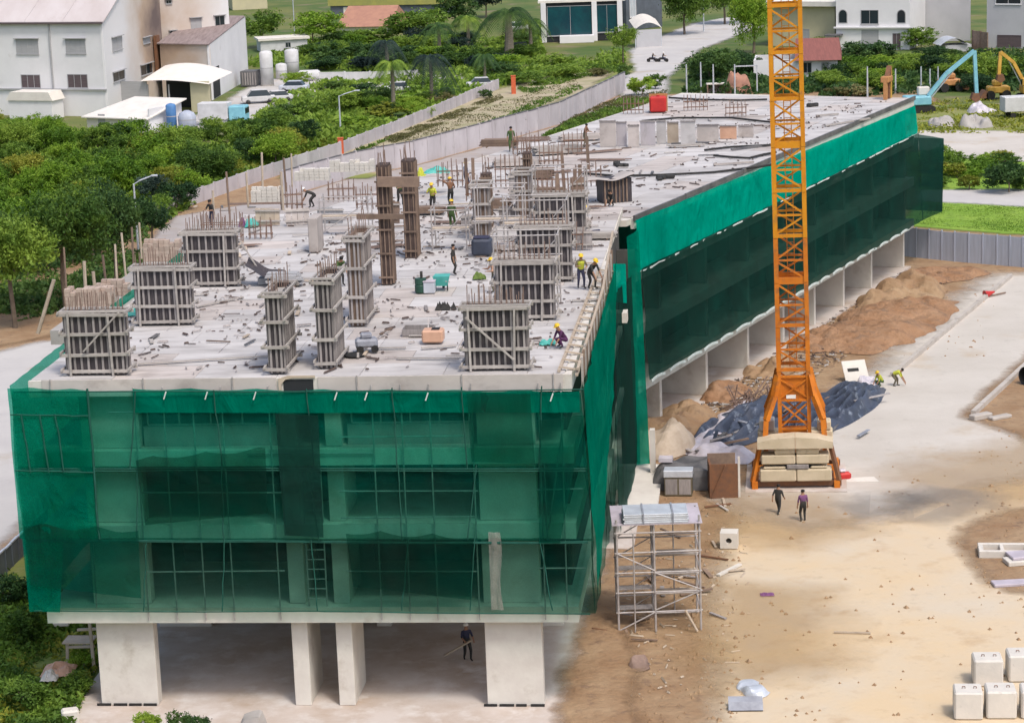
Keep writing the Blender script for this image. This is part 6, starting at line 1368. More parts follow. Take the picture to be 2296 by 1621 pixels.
t = thing('white_factory', 'large white factory with soot stained gable and pale sheet roof', 'factory', fa.o, fa.rz); Mi = WM[t.name].inverted()
def wpart(fr, name, mt, *box, parent=None):
    mb = MB(fr.M); mb.box(*box); return mb.build(name, mt if not isinstance(mt, str) else M[mt], parent or t, True)
wpart(fa, 'front_wall', 'white', 0, fa.w - .02, 0, .3, 0, zt)
gz = zt + 10.5
mb = MB(gb.M); mb.prism_xz([(0, 0), (gb.w, 0), (gb.w, gz), (0, zt)], 0, .3); mb.build('gable_wall', soot, t, True)
for k in range(7):
    a, b = fa.w * k / 7, fa.w * (k + 1) / 7
    dd = gb.d * 0
    up = gb.e * (gb.w + 6); p0, p1 = fa.at(a + .02, -.35, zt + .05), fa.at(b - .02 + (.5 if k == 6 else 0), -.35, zt + .05)
    lift = Vector((0, 0, (gz - zt) * (gb.w + 6) / gb.w)); mb = MB(); q = Vector((0, 0, .15))
    mb.add([p0, p1, p1 + up + lift, p0 + up + lift, p0 + q, p1 + q, p1 + up + lift + q, p0 + up + lift + q], [(3, 2, 1, 0), (4, 5, 6, 7), (0, 1, 5, 4), (1, 2, 6, 5), (2, 3, 7, 6), (3, 0, 4, 7)]); mb.build('roof_sheet', M['roofpale'], t, True)
wpart(fa, 'gutter', 'shutterbrown', 0, fa.w + .4, -.62, -.4, zt - .12, zt + .12)
zl = fa.uz(150, 201)[1]; wpart(fa, 'ledge', 'shutter', 0, fa.w + .1, -.28, -.003, zl - .1, zl + .1)
ud = fa.uz(117, 150)[0]; wpart(fa, 'drain_pipe', 'shutter', ud - .1, ud + .1, -.22, -.003, 0.1, zt - .15)
ft = t
def lwin(fr, *a, **k):                  # window on a wall that is not the thing's own frame
    global ft
    n0 = len(bpy.data.objects); before = set(o.name for o in ft.children)
    o = window(fr, ft, *a, **k)
    o.matrix_local = WM[ft.name].inverted() @ fr.M
    return o
for q in ((38, 88, 85, 122), (149, 88, 191, 121)): lwin(fa, *q, mt='shutter', mull=3, awn='shutter')
for q in ((49, 168, 90, 198), (153, 167, 196, 198)): lwin(fa, *q, mt='shutterbrown', mull=2)
for q in ((-70, 168, -30, 198), (-75, 88, -30, 122)): lwin(fa, *q, mt='shutterbrown', mull=2)
for q in ((252, 80, 272, 116), (254, 156, 278, 186), (321, 82, 335, 100), (316, 140, 340, 172)): lwin(gb, *q, mt='shutter' if q[1] < 100 else 'glass', mull=1, awn='shutter')
wpart(gb, 'vent_pipe', 'rust', gb.uz(345, 150)[0], gb.uz(352, 150)[0], -.7, -.2, gb.uz(345, 168)[1], gb.uz(345, 80)[1])
# taller rear part and lean-to
rb = Frame(G(368, 205), G(523, 192)); wpart(rb, 'rear_wall', soot, 0, rb.w, 0, 14, 0, 17)
for q in ((382, 69, 394, 87), (429, 40, 451, 75), (483, 35, 503, 70), (372, 0, 384, 10)): lwin(rb, *q, mt='glass' if q[0] != 429 else 'shutter', mull=1, awn='shutter')
ln = Frame(G(366, 222), G(476, 226)); z_a, z_b = ln.uz(370, 100)[1], ln.uz(370, 100)[1] + 1.6
mb = MB(ln.M); w2 = Frame(G(476, 226), G(558, 178)); mb.box(0, ln.w - .02, 0, .3, 0, z_a); mb.build('lean_to_wall', soot, t, True)
mb = MB(w2.M); mb.prism_xz([(0, 0), (w2.w, 0), (w2.w, z_a + 1.7), (0, z_a)], 0, .3); mb.build('lean_to_wall', M['white'], t, True)
a0, a1 = ln.at(-.3, -.3, z_a + .02), ln.at(ln.w + .2, -.3, z_a + .02); uu = w2.e * w2.w + Vector((0, 0, 1.75))
mb = MB(); q = Vector((0, 0, .15)); mb.add([a0, a1, a1 + uu, a0 + uu, a0 + q, a1 + q, a1 + uu + q, a0 + uu + q], [(3, 2, 1, 0), (4, 5, 6, 7), (0, 1, 5, 4), (1, 2, 6, 5), (2, 3, 7, 6), (3, 0, 4, 7)]); mb.build('lean_to_roof', M['roofbrown'], t, True)
wpart(w2, 'door', 'dark', w2.uz(478, 205)[0] + .3, w2.uz(492, 205)[0] + .6, -.06, -.003, .1, 4.5)
# curved roof shed
sh = Frame(G(252, 250), G(430, 252)); t = thing('open_shed', 'open shed with curved pale roof beside the white factory', 'shed', sh.o, sh.rz)
uA, uB = sh.uz(332, 240)[0], sh.w; zr = sh.uz(332, 190)[1]; zl_ = sh.uz(300, 183)[1]
mb = MB(); mb.box(0, uA - .02, 0, .15, 0, zl_); mb.build('side_panel', M['shutter'], t)
mb = MB(); mb.box(uA, uB, 5.5, 5.7, 0, zr); mb.build('back_wall', M['dark'], t)  # wall coloured near-black to paint the shade inside the shed
mb = MB(); mb.box(uB, uB + .15, 0, 5.7, 0, zr + .2); mb.build('side_wall', M['yellowwall'], t)
mb = MB(); mb.box(uB + .16, uB + 3.0, -.02, .13, 0, zr + .5); mb.build('front_panel', M['yellowwall'], t)
for x in (uA + .1, (uA + uB) / 2): MB().bar((x, .1, 0), (x, .1, zr), .16).build('post', M['shutter'], t)
mb = MB(); mb.grid(lambda a, b: (uA - .6 + (uB - uA + 3.9) * a, -.6 + 7.2 * b, zr + .15 + 1.3 * math.sin(math.pi * min(1, a * .75 + .25)) * (.4 + .6 * b) + .9 * b), 20, 8); mb.build('roof', M['roofwhite'], t, smooth=True)
# low white building
lb_ = Frame(G(196, 292), G(335, 298)); t = thing('low_building', 'low cream building with white roof behind the front bushes', 'building', lb_.o, lb_.rz); zq = lb_.uz(250, 266)[1]
MB().box(0, lb_.w, 0, .2, 0, zq).build('front_wall', M['white2'], t); MB().box(lb_.w - .2, lb_.w, .201, 7, 0, zq + 1.4).build('side_wall', M['white'], t)
mb = MB(); mb.add([(-.5, -.5, zq), (lb_.w + .2, -.5, zq), (lb_.w + .8, 7.2, zq + 1.9), (2.5, 7.2, zq + 1.9), (-.5, -.5, zq + .15), (lb_.w + .2, -.5, zq + .15), (lb_.w + .8, 7.2, zq + 2.05), (2.5, 7.2, zq + 2.05)], [(3, 2, 1, 0), (4, 5, 6, 7), (0, 1, 5, 4), (1, 2, 6, 5), (2, 3, 7, 6), (3, 0, 4, 7)]); mb.build('roof', M['roofwhite'], t)
MB().box(2, 3.2, -.03, -.003, .1, 2.2).build('door', M['shutter'], t)
t = thing('low_annex', 'small white annex with a sloping roof at the foot of the factory wall', 'annex', G(70, 268), fa.rz); MB().box(-3.5, 3.5, 0, 3, 0, 2.6).build('wall', M['white'], t); mb = MB(); mb.prism_xz([(-3.8, 2.61), (3.8, 2.61), (3.2, 3.8), (-3.0, 3.8)], -.2, 3.1); mb.build('roof', M['roofwhite'], t)
def vtank(label, px, py, w, top, mt, dome=.3):
    p = g0(px, py); k = mpp(py); r = w * k / 2; h = Frame(p + Vector((-1, 0, 0)), p).uz(px, top)[1]
    t = thing('upright_tank', label, 'tank', p); MB().lathe([(r, 0), (r, h - dome), (r * .8, h - dome * .4), (r * .25, h)], 20).build('shell', M[mt], t, smooth=True); MB().lathe([(r * 1.05, .05), (r * 1.05, .25)], 20).build('base_ring', M['conc_d'], t)
    MB().lathe([(r * 1.02, h * .5), (r * 1.02, h * .5 + .12)], 20).build('band', M['shutter'], t)
vtank('blue and white upright tank beside the low cream building', 386, 292, 24, 232, 'tank_blue'); vtank('squat dull blue tank right of the blue upright tank', 421, 290, 42, 248, 'fence', .8)
vtank('tall white upright tank behind the lean-to, right one', 656, 170, 32, 110, 'tank_white'); vtank('tall grey upright tank next to the lean-to, left one', 600, 193, 30, 114, 'tank_white'); vtank('short white upright tank between the two tall ones', 632, 178, 26, 142, 'tank_white')
p = g0(694, 182); t = thing('lying_tank', 'lying white tank with rounded ends right of the upright tanks', 'tank', p); k = mpp(182)
mb = MB(Matrix.Translation((0, 0, 13 * k)) @ Matrix.Rotation(R(90), 4, 'Y')); r = 12 * k; mb.lathe([(.05, -27 * k), (r * .7, -25 * k), (r, -20 * k), (r, 20 * k), (r * .7, 25 * k), (.05, 27 * k)], 18); mb.build('shell', M['tank_white'], t, smooth=True)
for x in (-14 * k, 14 * k): MB().box(x - .3, x + .3, -r * .7, r * .7, 0, r * .5).build('saddle', M['conc_d'], t)
t = thing('dark_container', 'dark slatted container by the corner of the lean-to', 'container', g0(540, 196), R(-12)); k = mpp(196)
MB().box(0, 36 * k, 0, 3, .1, 36 * k).build('shell', M['darktarp'], t)
for i in range(6): MB().box(.3 + i * 6 * k, .3 + i * 6 * k + 3 * k, -.06, -.003, .3, 33 * k).build('slat', M['stud'], t)
def vehicle(name, label, cat, px, py, L, Wd, H, rz, mt, cab=.35, truck=False, win='glass'):
    t = thing(name, label, cat, g0(px, py), rz)
    if truck:
        MB().cbox(-L / 2, -L / 2 + L * cab, -Wd / 2, Wd / 2, .5, H * .85, .15).build('cab', M[mt], t); MB().cbox(-L / 2 + L * cab + .1, L / 2, -Wd / 2, Wd / 2, .8, H, .05).build('box_body', M['tank_white'], t)
        MB().box(-L / 2 - .02, -L / 2 + .4, -Wd / 2 + .2, Wd / 2 - .2, H * .5, H * .75).build('windscreen', M[win], t)
    else:
        MB().cbox(-L / 2, L / 2, -Wd / 2, Wd / 2, .3, .3 + H * .42, .12).build('body', M[mt], t)
        MB().add([(-L * .34, -Wd * .46, .3 + H * .42), (L * .36, -Wd * .46, .3 + H * .42), (L * .36, Wd * .46, .3 + H * .42), (-L * .34, Wd * .46, .3 + H * .42), (-L * .2, -Wd * .38, H), (L * .26, -Wd * .38, H), (L * .26, Wd * .38, H), (-L * .2, Wd * .38, H)], [(4, 5, 6, 7), (0, 1, 5, 4), (1, 2, 6, 5), (2, 3, 7, 6), (3, 0, 4, 7)]).build('cabin', M[win], t)
        MB().cbox(-L * .2, L * .26, -Wd * .39, Wd * .39, H + .002, H + .06, .02).build('roof', M[mt], t)
    for x in (-L * .32, L * .32):
        for y in (-Wd / 2, Wd / 2 - .22): MB().tube([(x, y, .34), (x, y + .22, .34)], .34, 12).build('wheel', M['black'], t)
    return t
vehicle('truck', 'white truck with pale blue cab behind the squat blue tank', 'truck', 503, 280, 6.5, 2.3, 3.0, R(170), 'plantblue', truck=True)
vehicle('van', 'white van parked by the dark container, nearest the factory', 'van', 580, 232, 4.8, 1.9, 1.9, R(10), 'tank_white'); vehicle('car', 'white car right of the white van in the factory yard', 'car', 622, 228, 4.4, 1.8, 1.5, R(15), 'tank_white')
vehicle('car', 'white car half hidden by bushes right of the factory yard', 'car', 660, 205, 4.4, 1.8, 1.5, R(-10), 'zinc'); vehicle('car', 'white car parked left of the glass showroom', 'car', 1160, 70, 4.5, 1.9, 1.6, R(10), 'tank_white')
vehicle('car', 'dark car under the big palm', 'car', 1165, 118, 4.5, 1.9, 1.6, R(0), 'charcoal'); vehicle('car', 'small white car glimpsed under the palms', 'car', 893, 208, 4.2, 1.7, 1.5, R(0), 'tank_white'); vehicle('car', 'white car on the yellow green field', 'car', 1078, 198, 4.2, 1.7, 1.5, R(5), 'tank_white')
vehicle('truck', 'blue and white truck at the right edge beyond the rubble', 'truck', 2300, 262, 6.0, 2.4, 2.6, R(185), 'plantblue', truck=True)
# buildings along the top
def block(label, name, pa, pb, top, depth, wall, roof=None, wins=(), cat='building', lip=.4, roofh=.4, mt='glass'):
    fr = Frame(g0(*pa), g0(*pb)); z = fr.uz((pa[0] + pb[0]) / 2, top)[1]
    t = thing(name, label, cat, fr.o, fr.rz)
    MB().box(0, fr.w, 0, .25, 0, z).build('wall', M[wall], t); MB().box(0, .25, .251, depth, 0, z).build('wall', M[wall], t); MB().box(fr.w - .25, fr.w, .251, depth, 0, z).build('wall', M[wall], t); MB().box(.251, fr.w - .251, depth - .25, depth, 0, z).build('wall', M[wall], t)
    if roof: MB().box(-lip, fr.w + lip, -lip, depth + lip, z + .005, z + roofh).build('roof', M[roof], t)
    for q in wins: window(fr, t, *q[:4], mt=(q[4] if len(q) > 4 else mt), frame=(q[5] if len(q) > 5 else 'shutter'))
    return t, fr, z
t, fr, z = block('glass fronted showroom with white columns at the top centre', 'showroom', (1214, 96), (1399, 90), 5, 14, 'dark', 'roofwhite', [(1228, 12, 1330, 82, 'teal_glass'), (1338, 10, 1384, 74, 'teal_glass')])
for x in (1220, 1334, 1391): u = fr.uz(x, 80)[0]; MB().box(u - .45, u + .45, -.5, -.08, 0, z).build('column', M['white'], t)
MB().box(fr.uz(1256, 90)[0], fr.uz(1332, 90)[0], -3, -.6, 0, 1.2).build('planter', M['white'], t)
block('dark building with a column strip right of the showroom', 'dark_building', (1405, 70), (1485, 60), -40, 10, 'fenced', None, [(1412, -10, 1425, 40, 'zinc', 'white')])
t = thing('white_awning', 'white sagging awning with a grey side in front of the dark building', 'awning', g0(1425, 108), R(10)); k = mpp(108)
mb = MB(); mb.grid(lambda a, b: (60 * k * a, 4.5 * b, 40 * k + 1.0 * math.sin(math.pi * a) + b * 1.2), 10, 6); mb.build('canopy', M['block'], t); MB().box(.2, 58 * k, .1, .2, .0, 38 * k).build('side_sheet', M['greywall'], t)
for x in (.1, 59 * k): MB().bar((x, .3, 0), (x, .3, 40 * k), .15).build('post', M['zinc'], t)
t, fr, z = block('low house with a terracotta roof amid trees at the top left', 'terracotta_house', (765, 74), (872, 72), 60, 8, 'white2')
mb = MB(); mb.add([(-.8, -.8, z), (fr.w + .8, -.8, z), (fr.w + .3, 7, z + 3.4), (-.3, 7, z + 3.4), (fr.w + .8, 14, z), (-.8, 14, z)], [(0, 1, 2, 3), (3, 2, 4, 5), (1, 4, 2), (0, 3, 5), (0, 5, 4, 1)]); mb.build('roof', M['terracotta'], t)
block('long dark building with an olive roof at the very top', 'long_building', (742, 36), (1000, 32), 12, 12, 'fenced', 'roofgreen', [(770, 16, 790, 30, 'white2'), (812, 16, 840, 30, 'shutter'), (860, 16, 895, 30, 'shutter')], roofh=3.2)
block('yellow painted low building behind the round trees at top left', 'yellow_building', (522, 24), (600, 20), -30, 10, 'yellowwall')
block('white yard hut behind the upright tanks', 'yard_hut', (585, 118), (690, 112), 90, 5, 'tank_white', 'roofwhite', [(640, 95, 652, 108, 'glass')])
t, fr, z = block('white villa with arched windows right of the crane mast', 'white_villa', (1875, 112), (2040, 112), -30, 12, 'white', None, [(1930, 23, 1970, 55, 'glass'), (1932, 68, 1970, 108, 'shutter'), (2001, 75, 2020, 112, 'shutterbrown')])
def arched(fr, t, x0, y0, x1, y1):
    u0, za = fr.uz(x0, y1); u1, zb = fr.uz(x1, y0); r = (u1 - u0) / 2; P = [(u0, za), (u1, za)] + [((u0 + u1) / 2 + r * math.cos(math.pi * i / 8), zb - r + r * math.sin(math.pi * i / 8)) for i in range(9)]
    mb = MB(); mb.prism_xz(P, -.05, -.003); o = mb.build('arched_window', M['shutter'], t)
    mb = MB(); mb.prism_xz([((x - (u0 + u1) / 2) * .84 + (u0 + u1) / 2, (zz - (za + zb) / 2) * .9 + (za + zb) / 2) for x, zz in P], -.07, -.051); mb.build('pane', M['glass'], o)
arched(fr, t, 1880, 22, 1900, 53); arched(fr, t, 2011, 22, 2031, 53)
MB().box(-.3, fr.w + .3, -.5, -.003, fr.uz(1930, 62)[1] - .15, fr.uz(1930, 62)[1] + .1).build('ledge', M['white'], t); MB().box(fr.uz(1855, 80)[0], fr.uz(1890, 80)[0], -2, -.004, fr.uz(1870, 80)[1], fr.uz(1870, 80)[1] + .25).build('porch_roof', M['darktarp'], t)
t, fr, z = block('pale yellow wing with a white overhanging roof left of the villa', 'villa_annex', (1730, 104), (1872, 106), 14, 10, 'yellowwall', 'roofwhite', [(1800, 66, 1815, 100, 'shutter')], lip=1.2, roofh=.8)
block('tall plain grey building right of the villa', 'grey_building', (2044, 96), (2176, 92), -60, 14, 'greywall')
t, fr, z = block('grey building with a brown gate at the top right corner', 'grey_building', (2212, 108), (2420, 112), -60, 14, 'greywall', None, [(2232, -8, 2290, 10, 'glass', 'white'), (2236, 80, 2290, 104, 'shutterbrown', 'shutterbrown')])
t, fr, z = block('small white house with a red brown roof behind the crane mast', 'red_roof_house', (1690, 176), (1878, 172), 134, 8, 'white', None, [(1800, 140, 1820, 165, 'glass'), (1842, 140, 1858, 165, 'shutter')])
mb = MB(); q = fr.uz(1790, 150)[0]; mb.add([(q - .5, -1.2, z - .1), (fr.w + .6, -1.2, z - .1), (fr.w + .2, 5, z + 2.6), (q - .5, 5, z + 2.6), (fr.w + .6, 11, z - .1), (q - .5, 11, z - .1)], [(0, 1, 2, 3), (3, 2, 4, 5), (1, 4, 2), (0, 3, 5), (0, 5, 4, 1)]); mb.build('roof', M['roofred'], t)
t = thing('shack', 'small grey shack with an arched sheet roof among bushes at the right', 'shack', g0(2120, 118), R(4)); k = mpp(118); MB().box(0, 55 * k, 0, 4, 0, 14 * k).build('wall', M['greywall'], t); mb = MB(); mb.grid(lambda a, b: (-1 + 60 * k * a, -.6 + 5 * b, 14 * k + .03 + 1.1 * math.sin(math.pi * a)), 12, 3); mb.build('roof', M['zinc'], t)
wall_line('yard_wall', 'low brown wall between the grey shack and the grey building', 'wall', [(2180, 112), (2215, 116)], 3.0, 'wood', 2)
# gate frame and market table beyond the wing
t = thing('gate_frame', 'pale steel gate frame before the red roof house', 'gate', g0(1648, 212), 0); k = mpp(212)
for x in (0, 48 * k): MB().bar((x, 0, 0), (x, 0, 60 * k), .16).build('post', M['zinc'], t)
MB().bar((-.1, 0, 60 * k), (48 * k + .1, 0, 60 * k), .16).build('beam', M['zinc'], t)
heap('red_heap', 'heap of reddish bricks beyond the far end of the wing', 'brick heap', (1625, 208), (1685, 206), 4, 2.4, 'terracotta', 71, 18, 8, 1)
t = thing('market_table', 'dark table with a white top beside the reddish heap', 'table', g0(1585, 212), 0); MB().box(0, 2.9, 0, 1.2, 1.3, 1.45).build('top', M['block'], t)
for x in (.05, 2.7): MB().box(x, x + .15, .05, 1.1, 0, 1.295).build('leg', M['wood'], t)
MB().box(.25, 2.65, .9, 1.0, .1, 1.2).build('shelf', M['roofbrown'], t)
# motorbike riders on the far road
for px, lb in ((1463, 'motorbike rider on the far road, nearer the small tree'), (1486, 'motorbike rider on the far road, farther from the small tree')):
    p = g0(px, 140); t = thing('motorbike', lb.replace('motorbike rider', 'motorbike with a rider'), 'motorbike', p, R(70))
    for y in (-.65, .65): MB().tube([(-.05, y, .3), (.05, y, .3)], .3, 12).build('wheel', M['black'], t)
    MB().cbox(-.14, .14, -.5, .55, .4, .75, .05).build('body', M['charcoal'], t); MB().bar((-.35, -.5, 1.0), (.35, -.5, 1.0), .05).build('handlebar', M['zinc'], t); MB().bar((0, -.55, .3), (0, -.48, 1.0), .06).build('fork', M['zinc'], t)
    person(lb, p + Vector((0, 0, .02)), R(70), 'charcoal', 'navy', 'what', 'sit')
# excavators
def digger(label, px, py, rz, mt, boom, sc=1.0, cabx=.5, name='excavator'):
    t = thing(name, label, 'excavator', g0(px, py), rz)
    for y in (-1.25, .75):
        mb = MB(); mb.prism_xz([(-1.7, .25), (-1.4, 0), (1.4, 0), (1.7, .25), (1.7, .6), (1.4, .85), (-1.4, .85), (-1.7, .6)], y, y + .5); mb.build('track', M['black'], t)
    MB().cbox(-1.9, 1.2, -1.3, 1.3, .95, 2.0, .12).build('house', M[mt], t); cb_ = MB().cbox(-.1, 1.3, .25, 1.25, 2.0, 3.0, .1).build('cab', M['block' if mt == 'plantblue' else mt], t); MB().box(1.31, 1.34, .4, 1.1, 2.1, 2.85).build('window', M['glass'], cb_)
    names = ['boom', 'boom', 'stick', 'stick']; P = [Vector(q) for q in boom]
    for i in range(len(P) - 1): MB().bar(P[i], P[i + 1], .42, .62 if i < 2 else .5, (0, 1, 0)).build('boom' if i < len(P) - 2 else 'stick', M[mt], t)
    e = P[-1]; mb = MB(Matrix.Translation(e)); mb.prism_xz([(-.5, .1), (.2, .1), (.35, -.7), (-.2, -1.0), (-.75, -.6)], -.55, .55); mb.build('bucket', M['rust'], t)
    MB().tube([P[0] + Vector((.4, 0, -.2)), (P[1] + P[2]) / 2], .09, 6).build('ram', M['zinc'], t)
    if sc != 1: t.scale = (sc,) * 3
digger('light blue excavator with its long arm raised beyond the wing end', 2062, 252, R(2), 'plantblue', [(1.0, -.3, 2.0), (3.2, -.3, 4.6), (6.6, -.3, 7.2), (6.9, -.3, 2.0)], 1.05)
digger('yellow excavator cut by the right edge of the picture', 2310, 225, R(180), 'plantyel', [(.6, -.3, 2.0), (2.2, -.3, 5.0), (3.9, -.3, 6.4), (4.1, -.3, 3.4)], 1.0)
def loader(label, px, py, rz, mt):
    t = thing('loader', label, 'loader', g0(px, py), rz)
    MB().cbox(-1.6, 1.3, -.9, .9, .8, 1.7, .15).build('body', M[mt], t); MB().cbox(-.6, .6, -.7, .7, 1.7, 2.5, .2).build('cab', M[mt], t)
    for x in (-1.1, 1.0):
        for y in (-1.1, .8): MB().tube([(x, y, .6), (x, y + .3, .6)], .6, 14).build('wheel', M['black'], t)
    MB().prism_xz([(1.4, .3), (2.3, .1), (2.4, .4), (1.8, 1.2), (1.4, 1.1)], -1.1, 1.1).build('bucket', M['rust'], t)
loader('orange roller machine under the blue arm', 2130, 205, R(10), 'plantorg'); loader('orange loader with a dark front right of the blue arm', 2235, 222, R(180), 'plantyel')
for pa, pb, w, h, lb in (((2080, 282), (2140, 280), 5, 1.0, 'grey rubble heap, left one before the white slab'), ((2150, 284), (2225, 282), 5, 1.2, 'grey rubble heap, right one before the white slab'), ((2170, 252), (2235, 250), 4, .9, 'whitish rubble heap behind the two grey heaps')): heap('rubble_heap', lb, 'rubble heap', pa, pb, w, h, 'conc_d' if w == 5 else 'plastic', pa[0], 26, 12, 1, rough=.9)

# ------------------------------------------------------------------ vegetation
def crown_mesh(seed, lobes, nclump, nleaf, leaf, flat=0.8, name='crown'):
    r = random.Random(seed); vs = []; fs = []
    L = [(0, 0, 0, .62)]
    for i in range(lobes):
        a = r.uniform(0, 6.283); rr = r.uniform(.3, .62); L.append((rr * math.cos(a), rr * math.sin(a), r.uniform(-.35, .5) * flat, r.uniform(.28, .48)))
    for c in range(nclump):
        lx, ly, lz, lr = L[r.randrange(len(L))] if r.random() < .85 else L[0]
        th = math.acos(r.uniform(-.75, 1)); ph = r.uniform(0, 6.283); q = lr * r.uniform(.72, 1.12)
        cx, cy, cz = lx + q * math.sin(th) * math.cos(ph), ly + q * math.sin(th) * math.sin(ph), lz + q * math.cos(th) * flat
        s_ = r.uniform(.05, .12)
        for k in range(nleaf):
            x, y, z = cx + r.gauss(0, s_), cy + r.gauss(0, s_), cz + r.gauss(0, s_ * .75)
            n = Vector((r.gauss(0, 1), r.gauss(0, 1), r.gauss(.5, 1))).normalized(); u = n.orthogonal().normalized(); w = n.cross(u)
            a = r.uniform(0, 6.283); u, w = u * math.cos(a) + w * math.sin(a), w * math.cos(a) - u * math.sin(a)
            h = leaf * r.uniform(.6, 1.3); p = Vector((x, y, z)); b = len(vs)
            vs += [tuple(p - u * h), tuple(p - w * h * .45), tuple(p + u * h), tuple(p + w * h * .45)]; fs.append((b, b + 1, b + 2, b + 3))
    me = bpy.data.meshes.new(name); me.from_pydata(vs, [], fs); me.update(); return me
CR = {}
def crown(kind, mt):
    key = (kind, mt)
    if key not in CR:
        spec = {'big0': (1, 9, 210, 46, .042), 'big1': (2, 11, 210, 46, .042), 'big2': (3, 8, 210, 46, .042), 'mid0': (4, 7, 110, 34, .06), 'mid1': (5, 6, 110, 34, .06), 'mid2': (6, 9, 110, 34, .06), 'bush0': (7, 6, 60, 30, .085), 'bush1': (8, 5, 60, 30, .085), 'bush2': (9, 7, 60, 30, .085), 'near0': (10, 7, 90, 34, .075), 'near1': (11, 5, 90, 34, .075)}[kind]
        base = ('_', kind)
        if base not in CR: CR[base] = crown_mesh(*spec)
        me = CR[base].copy(); me.name = 'crown'; me.materials.append(M[mt]); CR[key] = me
    return CR[key]
tr_rnd = random.Random(11)
def trunk_mb(h, r, limbs=3, spread=1.0):
    mb = MB(); mb.tube([(0, 0, -.1), (.05 * h * tr_rnd.uniform(-1, 1), .03 * h, h * .5), (.06 * h * tr_rnd.uniform(-1, 1), 0, h)], r, 7, r * .6)
    for k in range(limbs):
        a = 6.283 * k / limbs + tr_rnd.uniform(-.4, .4); mb.tube([(0, 0, h * .75), (spread * .5 * math.cos(a), spread * .5 * math.sin(a), h * 1.15), (spread * math.cos(a), spread * math.sin(a), h * 1.5)], r * .5, 5, r * .15)
    return mb
def tree(name, label, px, py, hp, wp, mt, kind, tf=.3, group=None, cat='tree', squash=1.0, rz=None):
    p = g0(px, py); k = mpp(py); h = hp * k; r = wp * k / 2
    t = thing(name, label, cat, p, tr_rnd.uniform(0, 6.28) if rz is None else rz, group)
    ch = h * (1 - tf); 
    trunk_mb(h * tf + ch * .3, max(.08, h * .022), 3, r * .5).build('trunk' if cat == 'tree' else 'stem', M['bark'], t)
    put('crown', crown(kind, mt), t, (0, 0, h * tf + ch * .45), None, (r / .95, r * squash / .95, ch * .5 / .78))
    return t
# big trees left of the building
BT = [(35, 735, 300, 240, 'leaf_mid', 'big0', 'broad tree at the left edge, its crown lit bright green'), (150, 700, 310, 230, 'leaf_mid', 'big1', 'tallest broad tree left of the deck, above the leaning pole'),
      (262, 655, 270, 170, 'leaf_dark', 'big2', 'dark broad tree just left of the street lamp'), (60, 620, 210, 190, 'leaf_bright', 'big1', 'light green tree behind the broad tree at the left edge'),
      (210, 585, 200, 180, 'leaf_mid', 'big0', 'mid green tree behind the dark one by the lamp'), (345, 575, 150, 110, 'leaf_dark', 'mid0', 'small dark tree right of the street lamp'),
      (345, 470, 90, 90, 'leaf_blue', 'mid1', 'round bluish dark tree behind the lamp head'), (-40, 700, 260, 160, 'leaf_dark', 'big2', 'dark tree cut by the left edge of the picture')]
for px, py, h, w, mt, kd, lb in BT: tree('broad_tree', lb, px, py, h, w, mt, kd, .3)
# thicket of bushes between the trees and the factory
reg = [(-30, 300), (190, 300), (430, 308), (640, 290), (760, 315), (640, 378), (480, 430), (340, 520), (-30, 560)]
def inside(x, y, P):
    c = False
    for i in range(len(P)):
        (x0, y0), (x1, y1) = P[i - 1], P[i]
        if (y0 > y) != (y1 > y) and x < (x1 - x0) * (y - y0) / (y1 - y0) + x0: c = not c
    return c
RT = [(95, 470, 120, 150, 'leaf_bright', 'big0', 'large round bright tree at the left, behind the tallest broad tree'), (470, 415, 105, 150, 'leaf_mid', 'big1', 'large round tree in the middle of the thicket, before the truck'), (265, 440, 110, 160, 'leaf_bright', 'big2', 'large round bright tree above the lamp head'),
      (620, 372, 80, 130, 'leaf_bright', 'big0', 'large round tree left of the left orange post'), (395, 350, 80, 130, 'leaf_mid', 'big2', 'round tree in front of the blue tank'), (20, 360, 110, 130, 'leaf_mid', 'big1', 'large tree at the left edge below the white annex'), (120, 330, 75, 105, 'leaf_bright', 'big0', 'round tree before the low white annex')]
for px, py, h, w, mt, kd, lb in RT: tree('round_tree', lb, px, py, h, w, mt, kd, .12)
vr = random.Random(5); n = 0; spots = []
while n < 95:
    x, y = vr.uniform(-30, 760), vr.uniform(290, 560)
    if not inside(x, y, reg): continue
    if any(abs(x - a) < 22 and abs(y - b) < 9 for a, b in spots): continue
    if x > 400 and y > 452 - (x - 400) * .34 and vr.random() < .8: continue
    spots.append((x, y)); n += 1
for x, y in sorted(spots, key=lambda q: q[1]):
    mt = vr.choices(['leaf_mid', 'leaf_bright', 'leaf_dark', 'leaf_yellow', 'leaf_blue'], [5, 5, 1.6, 1.4, .4])[0]
    sz = vr.uniform(.75, 1.3)
    col = {'leaf_mid': 'mid green', 'leaf_bright': 'bright green', 'leaf_dark': 'dark green', 'leaf_yellow': 'yellowish', 'leaf_blue': 'bluish dark'}[mt]
    tree('thicket_bush', near(('big ' if sz > 1.12 else 'small ' if sz < .9 else '') + col + ' thicket bush', x, y - 20, LM_TREES, col + ' bush in the thicket between the big trees and the factory'), x, y, 62 * sz, 84 * sz, mt, 'mid%d' % vr.randrange(3), .04, col + ' bushes of the thicket', 'bush')
